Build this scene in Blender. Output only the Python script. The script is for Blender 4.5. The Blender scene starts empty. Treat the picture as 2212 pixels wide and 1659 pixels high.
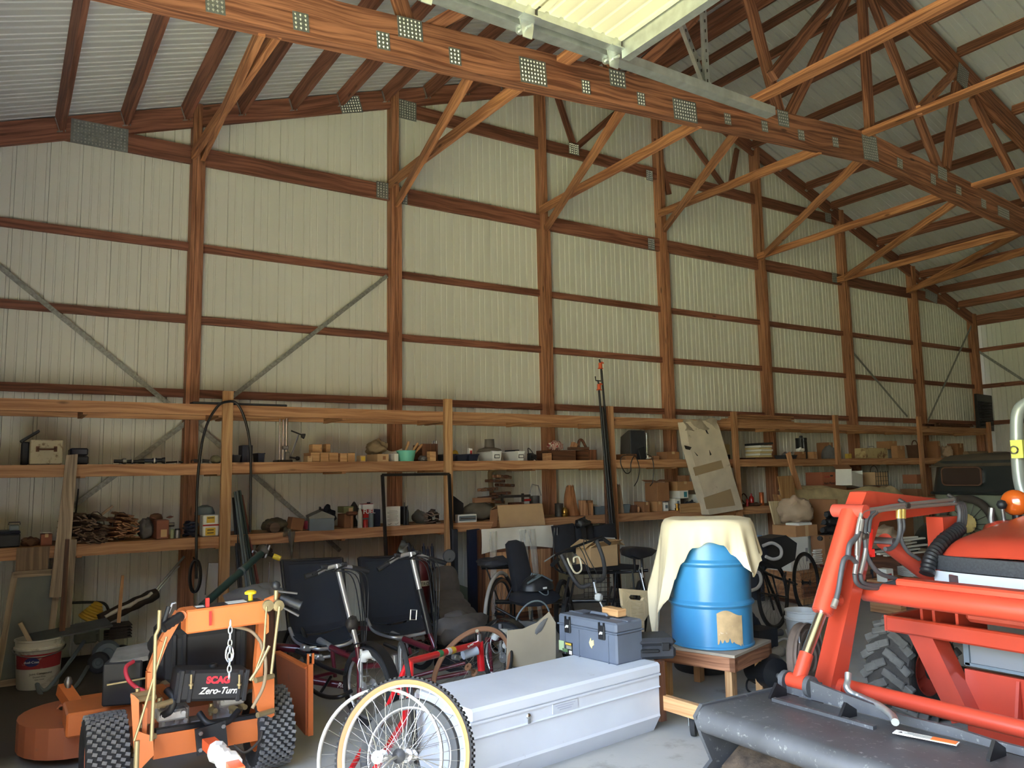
import bpy, math, random
import numpy as np
from mathutils import Vector as V, Matrix, Euler

# ---------------------------------------------------------------- camera, sky, sun, exposure
scene = bpy.context.scene
COL = scene.collection
FPX, YAW, PITCH, ROLL = 1700.97, 0.57621, 0.112886, -0.017584   # focal length in pixels of the 2212 px wide frame
EYE = V((0, 0, 1.6))
_f = V((math.sin(YAW)*math.cos(PITCH), math.cos(YAW)*math.cos(PITCH), math.sin(PITCH)))
_r = V((math.cos(YAW), -math.sin(YAW), 0)); _u = _r.cross(_f)
R_ = _r*math.cos(ROLL) + _u*math.sin(ROLL); U_ = _u*math.cos(ROLL) - _r*math.sin(ROLL)
cam = bpy.data.cameras.new('camera'); camo = bpy.data.objects.new('camera', cam); COL.objects.link(camo)
cam.sensor_fit = 'HORIZONTAL'; cam.sensor_width = 36; cam.lens = 36*FPX/2212; cam.clip_start = 0.05; cam.clip_end = 300
camo.matrix_world = Matrix(((R_.x, U_.x, -_f.x, EYE.x), (R_.y, U_.y, -_f.y, EYE.y), (R_.z, U_.z, -_f.z, EYE.z), (0, 0, 0, 1)))
scene.camera = camo
scene.view_settings.view_transform = 'Standard'; scene.view_settings.look = 'None'
scene.view_settings.gamma = 1; scene.view_settings.use_curve_mapping = False
scene.view_settings.exposure = EXPOSURE = 3.95
scene.cycles.use_denoising = True
scene.cycles.max_bounces = 8; scene.cycles.diffuse_bounces = 3; scene.cycles.sample_clamp_indirect = 6

wd = bpy.data.worlds.new('world'); scene.world = wd; wd.use_nodes = True
nt = wd.node_tree; bg = nt.nodes['Background']; sky = nt.nodes.new('ShaderNodeTexSky')
sky.sky_type = 'NISHITA'; sky.sun_disc = False; sky.sun_elevation = math.radians(62); sky.sun_rotation = math.radians(-80)
sky.air_density = 1.2; sky.dust_density = 2.0; sky.ozone_density = 1.0
nt.links.new(sky.outputs[0], bg.inputs[0]); bg.inputs[1].default_value = 0.22
sun = bpy.data.lights.new('sun', 'SUN'); suno = bpy.data.objects.new('sun', sun); COL.objects.link(suno)
sun.energy = 3.8; sun.angle = math.radians(1.5); sun.color = (1, .95, .86)
suno.rotation_euler = V((1.0, -0.25, -2.1)).to_track_quat('-Z', 'Y').to_euler()
suno.location = (-8, 2, 16)

# ---------------------------------------------------------------- pixel helpers (photograph pixel -> point on a plane of the place)
def ray(x, y): return _f + R_*((x-1106)/FPX) - U_*((y-829.5)/FPX)
def at_y(x, y, Y): d = ray(x, y); return EYE + d*(Y/d.y)
def at_z(x, y, Z): d = ray(x, y); return EYE + d*((Z-1.6)/d.z)
def at_x(x, y, X): d = ray(x, y); return EYE + d*(X/d.x)
def at_d(x, y, t): return EYE + ray(x, y)*t            # t = distance along the view axis

# ---------------------------------------------------------------- mesh helpers
rnd = random.Random(7)
class MB:
    def __init__(s): s.v = []; s.f = []; s.m = []; s.ax = []; s.cur = 0
    def add(s, vs, fs, ax=None):
        o = len(s.v); s.v += [tuple(p) for p in vs]
        a = tuple(ax) if ax is not None else (0, 0, 1); off = rnd.uniform(0, 50)
        for q in fs: s.f.append([i+o for i in q]); s.m.append(s.cur); s.ax.append((a, off))
        return s
    def mat(s, i): s.cur = i; return s
    def bar(s, p0, p1, w, h, up=(0, 0, 1), ch=0):
        """timber of section w (sideways) x h (along up) from p0 to p1"""
        p0, p1, up = V(p0), V(p1), V(up); d = (p1-p0).normalized()
        x = d.cross(up)
        if x.length < 1e-5: x = d.cross(V((1, 0, .1)))
        x.normalize(); z = x.cross(d)
        vs = [p + x*(sx*w/2) + z*(sz*h/2) for p in (p0, p1) for sx, sz in ((-1, -1), (1, -1), (1, 1), (-1, 1))]
        return s.add(vs, [(0, 1, 2, 3), (7, 6, 5, 4), (0, 4, 5, 1), (1, 5, 6, 2), (2, 6, 7, 3), (3, 7, 4, 0)], d)
    def box(s, c, size, rot=None, b=0, ax=None):
        """box centred at c; b = chamfer; rot = Euler tuple or 3x3"""
        hx, hy, hz = [q/2 for q in size]; c = V(c)
        Mx = rot if isinstance(rot, Matrix) else Euler(rot or (0, 0, 0)).to_matrix()
        if ax is None:
            k = max(range(3), key=lambda i: size[i]); ax = V([1 if i == k else 0 for i in range(3)])
        ax = Mx @ V(ax)
        if b <= 0:
            vs = [c + Mx @ V((sx*hx, sy*hy, sz*hz)) for sz in (-1, 1) for sx, sy in ((-1, -1), (1, -1), (1, 1), (-1, 1))]
            return s.add(vs, [(3, 2, 1, 0), (4, 5, 6, 7), (0, 1, 5, 4), (1, 2, 6, 5), (2, 3, 7, 6), (3, 0, 4, 7)], ax)
        b = min(b, hx*.95, hy*.95, hz*.95); vs = []; ix = {}
        for sx in (-1, 1):
            for sy in (-1, 1):
                for sz in (-1, 1):
                    for k in range(3):
                        q = [hx-b, hy-b, hz-b]; q[k] += b
                        ix[sx, sy, sz, k] = len(vs); vs.append(c + Mx @ V((q[0]*sx, q[1]*sy, q[2]*sz)))
        fs = []
        for k in range(3):
            i, j = (k+1) % 3, (k+2) % 3
            for sg in (-1, 1):
                loop = []
                for a, bb in ((-1, -1), (1, -1), (1, 1), (-1, 1)):
                    q = [0, 0, 0]; q[k] = sg; q[i] = a; q[j] = bb; loop.append(ix[q[0], q[1], q[2], k])
                fs.append(loop if sg > 0 else loop[::-1])
            for a in (-1, 1):
                for bb in (-1, 1):
                    def g(sk, kk):
                        q = [0, 0, 0]; q[k] = sk; q[i] = a; q[j] = bb; return ix[q[0], q[1], q[2], kk]
                    loop = [g(-1, i), g(1, i), g(1, j), g(-1, j)]
                    fs.append(loop if a*bb < 0 else loop[::-1])
        for sx in (-1, 1):
            for sy in (-1, 1):
                for sz in (-1, 1):
                    loop = [ix[sx, sy, sz, k] for k in range(3)]
                    fs.append(loop if sx*sy*sz > 0 else loop[::-1])
        return s.add(vs, fs, ax)
    def tube(s, pts, r, n=8, closed=False, caps=True):
        """round tube along points; r number or list"""
        P = [V(p) for p in pts]; N = len(P); rs = r if isinstance(r, (list, tuple)) else [r]*N
        vs = []; fs = []; prev = None
        for i, p in enumerate(P):
            if closed: t = P[(i+1) % N]-P[i-1]
            else: t = P[min(i+1, N-1)]-P[max(i-1, 0)]
            if t.length < 1e-9: t = V((0, 0, 1))
            t.normalize()
            if prev is None:
                a = V((0, 0, 1)) if abs(t.z) < .9 else V((1, 0, 0)); x = t.cross(a).normalized()
            else:
                x = prev - t*prev.dot(t); x = x.normalized() if x.length > 1e-6 else t.orthogonal().normalized()
            prev = x; y = t.cross(x)
            for k in range(n):
                th = 2*math.pi*k/n; vs.append(p + (x*math.cos(th)+y*math.sin(th))*rs[i])
        for i in range(N if closed else N-1):
            j = (i+1) % N
            for k in range(n):
                l = (k+1) % n; fs.append((i*n+k, i*n+l, j*n+l, j*n+k))
        if caps and not closed: fs += [tuple(range(n))[::-1], tuple((N-1)*n+k for k in range(n))]
        return s.add(vs, fs, (P[-1]-P[0]).normalized() if not closed and (P[-1]-P[0]).length > 1e-6 else None)
    def cyl(s, p0, p1, r0, r1=None, n=16): return s.tube([p0, p1], [r0, r0 if r1 is None else r1], n)
    def lathe(s, prof, n=24, c=(0, 0, 0), axis=(0, 0, 1), close=False):
        """revolve (radius, height) profile about axis through c"""
        A = V(axis).normalized(); x = A.orthogonal().normalized(); y = A.cross(x); c = V(c); vs = []; fs = []; m = len(prof)
        for k in range(n):
            th = 2*math.pi*k/n; d = x*math.cos(th)+y*math.sin(th)
            for r, h in prof: vs.append(c + d*r + A*h)
        for k in range(n):
            l = (k+1) % n
            for i in range(m if close else m-1):
                j = (i+1) % m; fs.append((k*m+i, l*m+i, l*m+j, k*m+j))
        return s.add(vs, fs, A)
    def ring(s, c, axis, R, r, n=40, k=8):
        A = V(axis).normalized(); x = A.orthogonal().normalized(); y = A.cross(x); c = V(c)
        return s.tube([c + (x*math.cos(2*math.pi*i/n)+y*math.sin(2*math.pi*i/n))*R for i in range(n)], r, k, closed=True)
    def prism(s, poly, p, x, y, t, ax=None):
        """polygon poly (2d) in the frame origin p, axes x,y, extruded by t along x cross y (centred)"""
        p, x, y = V(p), V(x).normalized(), V(y).normalized(); z = x.cross(y); n = len(poly)
        vs = [p + x*a + y*b + z*(sg*t/2) for sg in (-1, 1) for a, b in poly]
        fs = [tuple(range(n))[::-1], tuple(n+i for i in range(n))] + [(i, (i+1) % n, n+(i+1) % n, n+i) for i in range(n)]
        return s.add(vs, fs, ax or x)
    def grid(s, fn, nu, nv, th=0, wrap=False):
        """surface fn(u, v) u,v in 0..1; th = thickness along normal by finite difference"""
        nu1 = nu if wrap else nu+1
        P = [[V(fn(i/nu, j/nv)) for j in range(nv+1)] for i in range(nu1)]
        idx = lambda i, j: (i % nu1)*(nv+1)+j
        fs = [(idx(i, j), idx(i+1, j), idx(i+1, j+1), idx(i, j+1)) for i in range(nu) for j in range(nv)]
        vs = [p for row in P for p in row]
        if th:
            nor = []
            for i in range(nu1):
                for j in range(nv+1):
                    a = P[(i+1) % nu1 if wrap else min(i+1, nu1-1)][j]-P[(i-1) % nu1 if wrap else max(i-1, 0)][j]; b = P[i][min(j+1, nv)]-P[i][max(j-1, 0)]
                    c = a.cross(b); nor.append(c.normalized() if c.length > 1e-12 else V((0, 0, 1)))
            k = len(vs); vs = vs + [p - n_*th for p, n_ in zip(vs, nor)]
            fs = fs + [tuple(q+k for q in f_)[::-1] for f_ in fs]
            for j in range(nv):
                if not wrap:
                    fs.append((idx(0, j), idx(0, j+1), idx(0, j+1)+k, idx(0, j)+k)); a = nu1-1
                    fs.append((idx(a, j+1), idx(a, j), idx(a, j)+k, idx(a, j+1)+k))
            for i in range(nu):
                fs.append((idx(i+1, 0), idx(i, 0), idx(i, 0)+k, idx(i+1, 0)+k))
                fs.append((idx(i, nv), idx(i+1, nv), idx(i+1, nv)+k, idx(i, nv)+k))
        return s.add(vs, fs)
    def blob(s, c, size, seed=0, amp=.18, nu=14, nv=9, freq=2.3, flat=True, rz=0):
        """lumpy rounded heap or bag"""
        r = random.Random(seed); ph = [r.uniform(0, 6.3) for _ in range(8)]; c = V(c); cz, sz_ = math.cos(rz), math.sin(rz)
        def fn(u, v):
            th = 2*math.pi*u; la = (v-.5)*math.pi; d = V((math.cos(th)*math.cos(la), math.sin(th)*math.cos(la), math.sin(la)))
            k = 1+amp*(math.sin(freq*d.x*2+ph[0])*math.sin(freq*d.y*2+ph[1])+.6*math.sin(freq*4*d.x+ph[2])*math.cos(freq*3*d.z+ph[3])+.5*math.sin(freq*4*d.y+ph[4]+3*d.z))
            x, y, z = d.x*size[0]/2*k, d.y*size[1]/2*k, d.z*size[2]/2*k
            if flat and z < 0: z *= .96; x *= 1+.12*abs(d.z); y *= 1+.12*abs(d.z); z = max(z, -size[2]*.47)
            return c + V((x*cz-y*sz_, x*sz_+y*cz, z))
        return s.grid(fn, nu, nv, wrap=True)
    def mesh(s, name, mats, smooth=None):
        me = bpy.data.meshes.new(name); me.from_pydata(s.v, [], s.f)
        for m_ in (mats if isinstance(mats, (list, tuple)) else [mats]): me.materials.append(m_)
        if s.f:
            me.polygons.foreach_set('material_index', s.m)
            me.update()
            uv = me.uv_layers.new(name='uv'); co = np.array(s.v); buf = np.zeros((len(me.loops), 2))
            li = 0; nrm = np.zeros(len(s.f)*3); me.polygons.foreach_get('normal', nrm); nrm = nrm.reshape(-1, 3)
            for fi, q in enumerate(s.f):
                a, off = s.ax[fi]; a = np.array(a); n_ = nrm[fi]; b = np.cross(n_, a)
                if np.dot(b, b) < .05: a = np.array((1., 0, 0)) if abs(n_[0]) < .8 else np.array((0, 1., 0)); b = np.cross(n_, a)
                p = co[q]; k = len(q); buf[li:li+k, 0] = p@a+off; buf[li:li+k, 1] = p@b+off*1.7; li += k
            uv.data.foreach_set('uv', buf.ravel())
        if smooth:
            me.shade_smooth(); me.set_sharp_from_angle(angle=math.radians(smooth))
        return me
    def build(s, name, mats, parent=None, smooth=None, label=None, loc=None):
        o = bpy.data.objects.new(name, s.mesh(name, mats, smooth)); COL.objects.link(o)
        if parent is not None: o.parent = parent
        if label: o['label'] = label
        if loc is not None: o.location = loc
        return o
def tag(o, label, cat, group=None):
    o['label'] = label; o['category'] = cat
    if group: o['group'] = group
    return o
def thing(name, label, cat, loc=(0, 0, 0), rz=0, group=None, rot=None):
    o = bpy.data.objects.new(name, None); COL.objects.link(o); o.empty_display_size = .05
    o.location = loc; o.rotation_euler = rot or (0, 0, rz); return tag(o, label, cat, group)
def struct(o): o['kind'] = 'structure'; return o
def empty_struct(name): o = bpy.data.objects.new(name, None); COL.objects.link(o); return struct(o)
class Loc:
    """world -> local of an Empty with location and z rotation"""
    def __init__(s, loc, rz): s.l = V(loc); s.m = Matrix.Rotation(-rz, 3, 'Z')
    def __call__(s, p): return s.m @ (V(p)-s.l)
def arc(c, x, y, r, a0, a1, n):
    c, x, y = V(c), V(x).normalized(), V(y).normalized()
    return [c + x*(r*math.cos(a0+(a1-a0)*i/n)) + y*(r*math.sin(a0+(a1-a0)*i/n)) for i in range(n+1)]
def smoothpath(pts, k=5):
    """Catmull-Rom through points"""
    P = [V(p) for p in pts]; P = [P[0]*2-P[1]] + P + [P[-1]*2-P[-2]]; out = []
    for i in range(1, len(P)-2):
        a, b, c, d = P[i-1:i+3]
        for j in range(k):
            t = j/k; out.append(.5*((2*b)+(c-a)*t+(2*a-5*b+4*c-d)*t*t+(3*b-a-3*c+d)*t**3))
    return out + [P[-2]]

# ---------------------------------------------------------------- materials
def srgb(r, g, b): return tuple((c/255/12.92 if c/255 <= .04045 else ((c/255+.055)/1.055)**2.4) for c in (r, g, b))
MATS = {}
def mat(name, col, rough=.6, metal=0, noise=None, bump=None, dirt=None, spec=None, trans=0, alpha=None, coat=0):
    """principled; noise=(scale, amount) mottling; bump=(scale, strength); dirt=(scale, threshold, colour) patches"""
    if name in MATS: return MATS[name]
    m = bpy.data.materials.new(name); m.use_nodes = True; n = m.node_tree.nodes; L = m.node_tree.links; b = n['Principled BSDF']
    c = srgb(*col)+(1,); b.inputs['Roughness'].default_value = rough; b.inputs['Metallic'].default_value = metal
    if spec is not None: b.inputs['Specular IOR Level'].default_value = spec
    if coat: b.inputs['Coat Weight'].default_value = coat; b.inputs['Coat Roughness'].default_value = .15
    if trans: b.inputs['Transmission Weight'].default_value = trans
    if alpha is not None: b.inputs['Alpha'].default_value = alpha
    tc = n.new('ShaderNodeTexCoord'); src = None
    if noise:
        t = n.new('ShaderNodeTexNoise'); t.inputs['Scale'].default_value = noise[0]; t.inputs['Detail'].default_value = 5
        L.new(tc.outputs['Object'], t.inputs['Vector']); r = n.new('ShaderNodeMapRange')
        r.inputs[1].default_value = .3; r.inputs[2].default_value = .7; r.inputs[3].default_value = 1-noise[1]; r.inputs[4].default_value = 1+noise[1]
        L.new(t.outputs['Fac'], r.inputs[0]); x = n.new('ShaderNodeVectorMath'); x.operation = 'SCALE'; x.inputs[0].default_value = c[:3]
        L.new(r.outputs[0], x.inputs['Scale']); src = x.outputs[0]
    if dirt:
        t = n.new('ShaderNodeTexNoise'); t.inputs['Scale'].default_value = dirt[0]; t.inputs['Detail'].default_value = 8; t.inputs['Roughness'].default_value = .65
        L.new(tc.outputs['Object'], t.inputs['Vector']); r = n.new('ShaderNodeMapRange'); r.inputs[1].default_value = dirt[1]; r.inputs[2].default_value = dirt[1]+.12
        L.new(t.outputs['Fac'], r.inputs[0]); x = n.new('ShaderNodeMix'); x.data_type = 'RGBA'
        if src: L.new(src, x.inputs[6])
        else: x.inputs[6].default_value = c
        x.inputs[7].default_value = srgb(*dirt[2])+(1,); L.new(r.outputs[0], x.inputs[0]); src = x.outputs[2]
    if src: L.new(src, b.inputs['Base Color'])
    else: b.inputs['Base Color'].default_value = c
    if bump:
        t = n.new('ShaderNodeTexNoise'); t.inputs['Scale'].default_value = bump[0]; t.inputs['Detail'].default_value = 4
        L.new(tc.outputs['Object'], t.inputs['Vector']); bp = n.new('ShaderNodeBump'); bp.inputs['Strength'].default_value = bump[1]; bp.inputs['Distance'].default_value = .01
        L.new(t.outputs['Fac'], bp.inputs['Height']); L.new(bp.outputs[0], b.inputs['Normal'])
    MATS[name] = m; return m
def wood(name, light, dark, scale=1.0, knots=True, rough=.65, var=.25):
    m = bpy.data.materials.new(name); m.use_nodes = True; n = m.node_tree.nodes; L = m.node_tree.links; b = n['Principled BSDF']
    b.inputs['Roughness'].default_value = rough; uv = n.new('ShaderNodeUVMap'); uv.uv_map = 'uv'
    mp = n.new('ShaderNodeMapping'); mp.inputs['Scale'].default_value = (1.1*scale, 34*scale, 1); L.new(uv.outputs[0], mp.inputs[0])
    dn = n.new('ShaderNodeTexNoise'); dn.inputs['Scale'].default_value = 1.1; dn.inputs['Detail'].default_value = 2; L.new(uv.outputs[0], dn.inputs['Vector'])
    ad = n.new('ShaderNodeVectorMath'); ad.operation = 'MULTIPLY_ADD'; ad.inputs[1].default_value = (0, 5, 0); L.new(dn.outputs['Color'], ad.inputs[0]); L.new(mp.outputs[0], ad.inputs[2])
    t = n.new('ShaderNodeTexNoise'); t.inputs['Scale'].default_value = 1.0; t.inputs['Detail'].default_value = 6; t.inputs['Roughness'].default_value = .6; L.new(ad.outputs[0], t.inputs['Vector'])
    cr = n.new('ShaderNodeValToRGB'); cr.color_ramp.elements[0].position = .40; cr.color_ramp.elements[1].position = .60
    cr.color_ramp.elements[0].color = srgb(*dark)+(1,); cr.color_ramp.elements[1].color = srgb(*light)+(1,); L.new(t.outputs['Fac'], cr.inputs[0]); src = cr.outputs[0]
    # board to board variation
    vn = n.new('ShaderNodeTexNoise'); vn.inputs['Scale'].default_value = .35; vn.inputs['Detail'].default_value = 1; L.new(uv.outputs[0], vn.inputs['Vector'])
    r = n.new('ShaderNodeMapRange'); r.inputs[1].default_value = .3; r.inputs[2].default_value = .7; r.inputs[3].default_value = 1-var; r.inputs[4].default_value = 1+var; L.new(vn.outputs['Fac'], r.inputs[0])
    x = n.new('ShaderNodeVectorMath'); x.operation = 'SCALE'; L.new(src, x.inputs[0]); L.new(r.outputs[0], x.inputs['Scale']); src = x.outputs[0]
    if knots:
        mk = n.new('ShaderNodeMapping'); mk.inputs['Scale'].default_value = (1.6, 5, 1); L.new(uv.outputs[0], mk.inputs[0])
        vo = n.new('ShaderNodeTexVoronoi'); vo.inputs['Scale'].default_value = 1.0; L.new(mk.outputs[0], vo.inputs['Vector'])
        rk = n.new('ShaderNodeMapRange'); rk.inputs[1].default_value = .05; rk.inputs[2].default_value = .1; rk.inputs[3].default_value = .75; rk.inputs[4].default_value = 0; L.new(vo.outputs['Distance'], rk.inputs[0])
        mx = n.new('ShaderNodeMix'); mx.data_type = 'RGBA'; L.new(rk.outputs[0], mx.inputs[0]); L.new(src, mx.inputs[6]); mx.inputs[7].default_value = tuple(q*.28 for q in srgb(*dark))+(1,); src = mx.outputs[2]
    L.new(src, b.inputs['Base Color'])
    bp = n.new('ShaderNodeBump'); bp.inputs['Strength'].default_value = .12; bp.inputs['Distance'].default_value = .01; L.new(t.outputs['Fac'], bp.inputs['Height']); L.new(bp.outputs[0], b.inputs['Normal'])
    return m
W_FRAME = wood('framing_timber', (172, 116, 86), (104, 62, 44))
W_POST = wood('post_timber', (190, 134, 100), (136, 88, 62))
W_GIRT = wood('girt_timber', (156, 102, 80), (108, 66, 50))
W_SHELF = wood('shelf_lumber', (196, 148, 106), (158, 108, 72))
W_BRACE = wood('brace_timber', (204, 142, 98), (150, 94, 62))
W_OLD = wood('weathered_board', (172, 152, 128), (118, 100, 82), knots=False)
W_PINE = wood('pine_lumber', (206, 164, 116), (174, 126, 80))
W_PALE = wood('pale_board', (226, 204, 164), (206, 178, 132), knots=False)
W_DARK = wood('dark_stained_wood', (122, 78, 52), (74, 44, 30), knots=False)
W_PLY = wood('plywood', (190, 146, 96), (150, 104, 62), scale=.6, knots=False)
M_PANEL = mat('painted_steel_panel', (226, 226, 214), .45, noise=(.6, .04))
M_ROOF = mat('roof_steel_panel', (206, 208, 206), .5, noise=(.6, .04))
M_GALV = mat('galvanised_steel', (196, 202, 202), .34, .8, noise=(14, .14))
M_TOOTH = mat('connector_tooth_steel', (206, 208, 204), .3, .6)
M_PLATE = mat('connector_plate_steel', (140, 146, 144), .5, .6, noise=(30, .2))
M_BLACK = mat('black_plastic', (30, 31, 34), .5)
M_BLKMET = mat('black_painted_metal', (26, 27, 30), .35)
M_RUBBER = mat('tyre_rubber', (40, 40, 41), .85, noise=(20, .2), bump=(60, .2))
M_CHROME = mat('chrome', (205, 206, 208), .2, 1)
M_STEEL = mat('bare_steel', (150, 150, 150), .4, .9, noise=(12, .2))
M_IRON = mat('dark_iron', (70, 66, 62), .6, .6, noise=(12, .3))
M_RUST = mat('rusty_iron', (104, 72, 54), .85, .2, noise=(16, .35))
M_CARD = mat('cardboard', (176, 130, 88), .85, noise=(5, .1))
M_CARD2 = mat('cardboard_dark', (146, 102, 68), .85, noise=(5, .12))
M_CARD3 = mat('cardboard_pale', (198, 164, 122), .85, noise=(5, .08))
M_WHITE = mat('white_plastic', (226, 226, 220), .4)
M_PAPER = mat('white_carton', (226, 224, 214), .8, noise=(3, .06))
# ---------------------------------------------------------------- the barn
D = 8.42; BAY = 2.2; XP = [1.6+BAY*i for i in range(8)]; XL, XR, XC = -0.6, 17.06, 8.2; YF = -7.5
PX = [1.59, 3.82, 6.0, 8.18, 10.38, 12.61, 14.82, 16.98]
def roof(x): return 7.76-.341*abs(x-XC)
GIRTS = (.95, 1.70, 2.46, 3.22, 3.98); ZCH = 4.95

# floor: concrete slab, bare earth under the dark corner
m = MB(); m.box(((XL+XR)/2, (YF+D)/2, -.06), (XR-XL+.3, D-YF+.3, .12))
fm = mat('concrete_floor', (168, 168, 164), .75, noise=(1.2, .12), bump=(35, .08), dirt=(1.6, .60, (128, 124, 116)))
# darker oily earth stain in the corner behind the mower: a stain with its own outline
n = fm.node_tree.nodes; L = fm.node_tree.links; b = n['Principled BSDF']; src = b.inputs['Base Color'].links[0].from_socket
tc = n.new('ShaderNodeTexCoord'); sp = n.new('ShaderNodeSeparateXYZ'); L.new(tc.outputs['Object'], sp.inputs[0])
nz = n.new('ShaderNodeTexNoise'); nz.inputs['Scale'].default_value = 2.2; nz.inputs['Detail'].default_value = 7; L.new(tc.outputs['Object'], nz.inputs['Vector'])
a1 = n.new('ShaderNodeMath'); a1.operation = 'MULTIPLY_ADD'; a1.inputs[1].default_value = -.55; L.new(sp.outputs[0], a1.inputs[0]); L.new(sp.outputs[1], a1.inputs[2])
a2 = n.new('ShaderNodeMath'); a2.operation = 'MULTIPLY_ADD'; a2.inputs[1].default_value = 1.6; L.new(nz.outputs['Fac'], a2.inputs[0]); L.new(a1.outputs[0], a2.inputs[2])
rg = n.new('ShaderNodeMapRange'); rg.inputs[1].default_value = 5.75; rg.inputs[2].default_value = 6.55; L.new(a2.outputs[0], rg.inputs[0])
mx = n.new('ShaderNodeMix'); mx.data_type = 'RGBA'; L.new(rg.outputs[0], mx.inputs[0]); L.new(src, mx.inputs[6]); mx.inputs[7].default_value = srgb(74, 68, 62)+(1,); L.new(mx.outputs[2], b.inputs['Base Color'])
floor = struct(m.build('floor', fm))

# steel sheets: deep ribs pressed outward every 0.275 m, two shallow ones between
def sheet_profile(w=.825, step=.275, d=.026):
    pts = []
    for k in range(round(w/step)):
        s = k*step
        pts += [(s, 0), (s+.014, 0), (s+.02, d), (s+.044, d), (s+.05, 0)]
        for c in (.125, .20): pts += [(s+c-.011, 0), (s+c-.005, .008), (s+c+.005, .008), (s+c+.011, 0)]
    return pts + [(w, 0)]
PROF = sheet_profile()
wall = empty_struct('wall_back')
x = XL
while x < XR-.05:
    m = MB(); vs = []; fs = []; pts = [(min(x+s, XR), d) for s, d in PROF]
    for X, d in pts: vs += [(X, D+.045+d, 0), (X, D+.045+d, max(.1, roof(X)))]
    for i in range(len(pts)-1): fs.append((2*i, 2*i+2, 2*i+3, 2*i+1))
    m.add(vs, fs); m.build('wall_panel', M_PANEL, wall); x += .825
m = MB(); m.prism([(XL, 0), (XR, 0), (XR, roof(XR)), (XC, roof(XC)), (XL, roof(XL))], (0, D+.11, 0), (1, 0, 0), (0, 0, 1), .05)
m.build('outer_skin', M_PANEL, wall)
for i, X in enumerate(PX):                                        # wall posts: three laminated plies each
    m = MB(); top = roof(X)-.02; zc = ZCH-.12 if i not in (0, 7) else min(ZCH, top)
    if i == 7: X = XR-.07
    for k in range(3): m.bar((X+(k-1)*.043, D-.025-(.012 if k == 1 else 0), 0), (X+(k-1)*.043, D-.025-(.012 if k == 1 else 0), zc if k == 2 and i < 7 else top), .041, .15, (0, -1, 0))
    m.build('post', W_POST, wall)
xs = [XL]+PX[:-1]+[XR]
for z in GIRTS:
    for a, b in zip(xs[:-1], xs[1:]):
        m = MB(); m.bar((a, D+.015, z), (b, D+.015, z), .04, .082); m.build('girt', W_GIRT, wall)
# gable truss nailed against the posts
gt = thing('gable_truss', 'dark timber truss set against the ribbed back wall under the roof', 'truss')
for sg in (-1, 1):
    m = MB(); e = XL if sg < 0 else XR
    m.bar((XC, D-.045, roof(XC)-.13), (e, D-.045, roof(e)-.13), .05, .215); m.build('top_chord', W_GIRT, gt)
for a, b in zip([.1]+PX[:-1], PX[:-1]+[16.2]):
    m = MB(); m.bar((a, D-.02, ZCH), (b, D-.02, ZCH), .04, .19); m.build('bottom_chord', W_GIRT, gt)
m = MB(); m.bar((3.9, D-.02, 6.05), (12.5, D-.02, 6.05), .04, .165); m.build('collar_chord', W_GIRT, gt)
def gweb(p, q, w=.085):
    m = MB(); m.bar(at_y(*p, D-.03), at_y(*q, D-.03), .04, w, (0, -1, 0) if 0 else (0, 0, 1)); m.build('web', W_GIRT, gt)
for p, q in (((1203, 205), (1240, 318)), ((1330, 245), (1245, 318)), ((1478, 285), (1568, 410)), ((1592, 322), (1578, 400)), ((1415, 300), (1445, 420))): gweb(p, q)
def plate(parent, c, w, h, y, n=(0, -1, 0), sub=True, tilt=0):
    """pressed connector plate with rows of raised teeth"""
    m = MB(); X = V((math.cos(tilt), 0, math.sin(tilt))); Z = V((-math.sin(tilt), 0, math.cos(tilt))); c = V((c[0], y, c[1]))
    m.prism([(-w/2, -h/2), (w/2, -h/2), (w/2, h/2), (-w/2, h/2)], c, X, Z, .004)
    k, l = max(2, round(w/.034)), max(2, round(h/.034))
    for i in range(k):
        for j in range(l):
            p = c + X*((i+.5)/k-.5)*w*.94 + Z*((j+.5)/l-.5)*h*.94 + V((0, -.002, 0)); r = .0095
            m.mat(1); m.add([p+X*r+Z*r*.4, p+Z*r*1.3, p-X*r+Z*r*.4, p-Z*r*1.1, p+V((0, -.007, 0))+Z*.003], [(0, 1, 4), (1, 2, 4), (2, 3, 4), (3, 0, 4)])
    return m.build('connector_plate', [M_PLATE, M_TOOTH], parent)
def gplate(px, py, w, h, tilt=0): q = at_y(px, py, D-.075); plate(gt, (q.x, q.z), w, h, D-.075, tilt=tilt)
for a in ((216, 293, .50, .24), (757, 226, .27, .2, .3), (880, 238, .24, .24), (826, 411, .15, .2), (1240, 322, .18, .16), (1403, 379, .13, .16), (1407, 527, .13, .17), (1789, 470, .17, .17), (1803, 600, .14, .17), (2012, 640, .42, .2, -.2), (872, 424, .1, .2)): gplate(*a)

# galvanised diagonal wall straps
strap = mat('strap_steel', (150, 152, 146), .5, .3, noise=(40, .3))
def wstrap(p, q, y=D-.012):
    m = MB(); a, b = at_y(*p, y), at_y(*q, y); m.bar(a, b, .006, .045); 
    m.build('brace_strap', strap, wall)
for p, q in (((-60, 528), (404, 905)), ((404, 912), (150, 1100)), ((836, 596), (424, 918)), ((424, 918), (735, 1190)), ((1843, 762), (1960, 900)), ((2100, 700), (1995, 930))): wstrap(p, q, D-.035)

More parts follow.
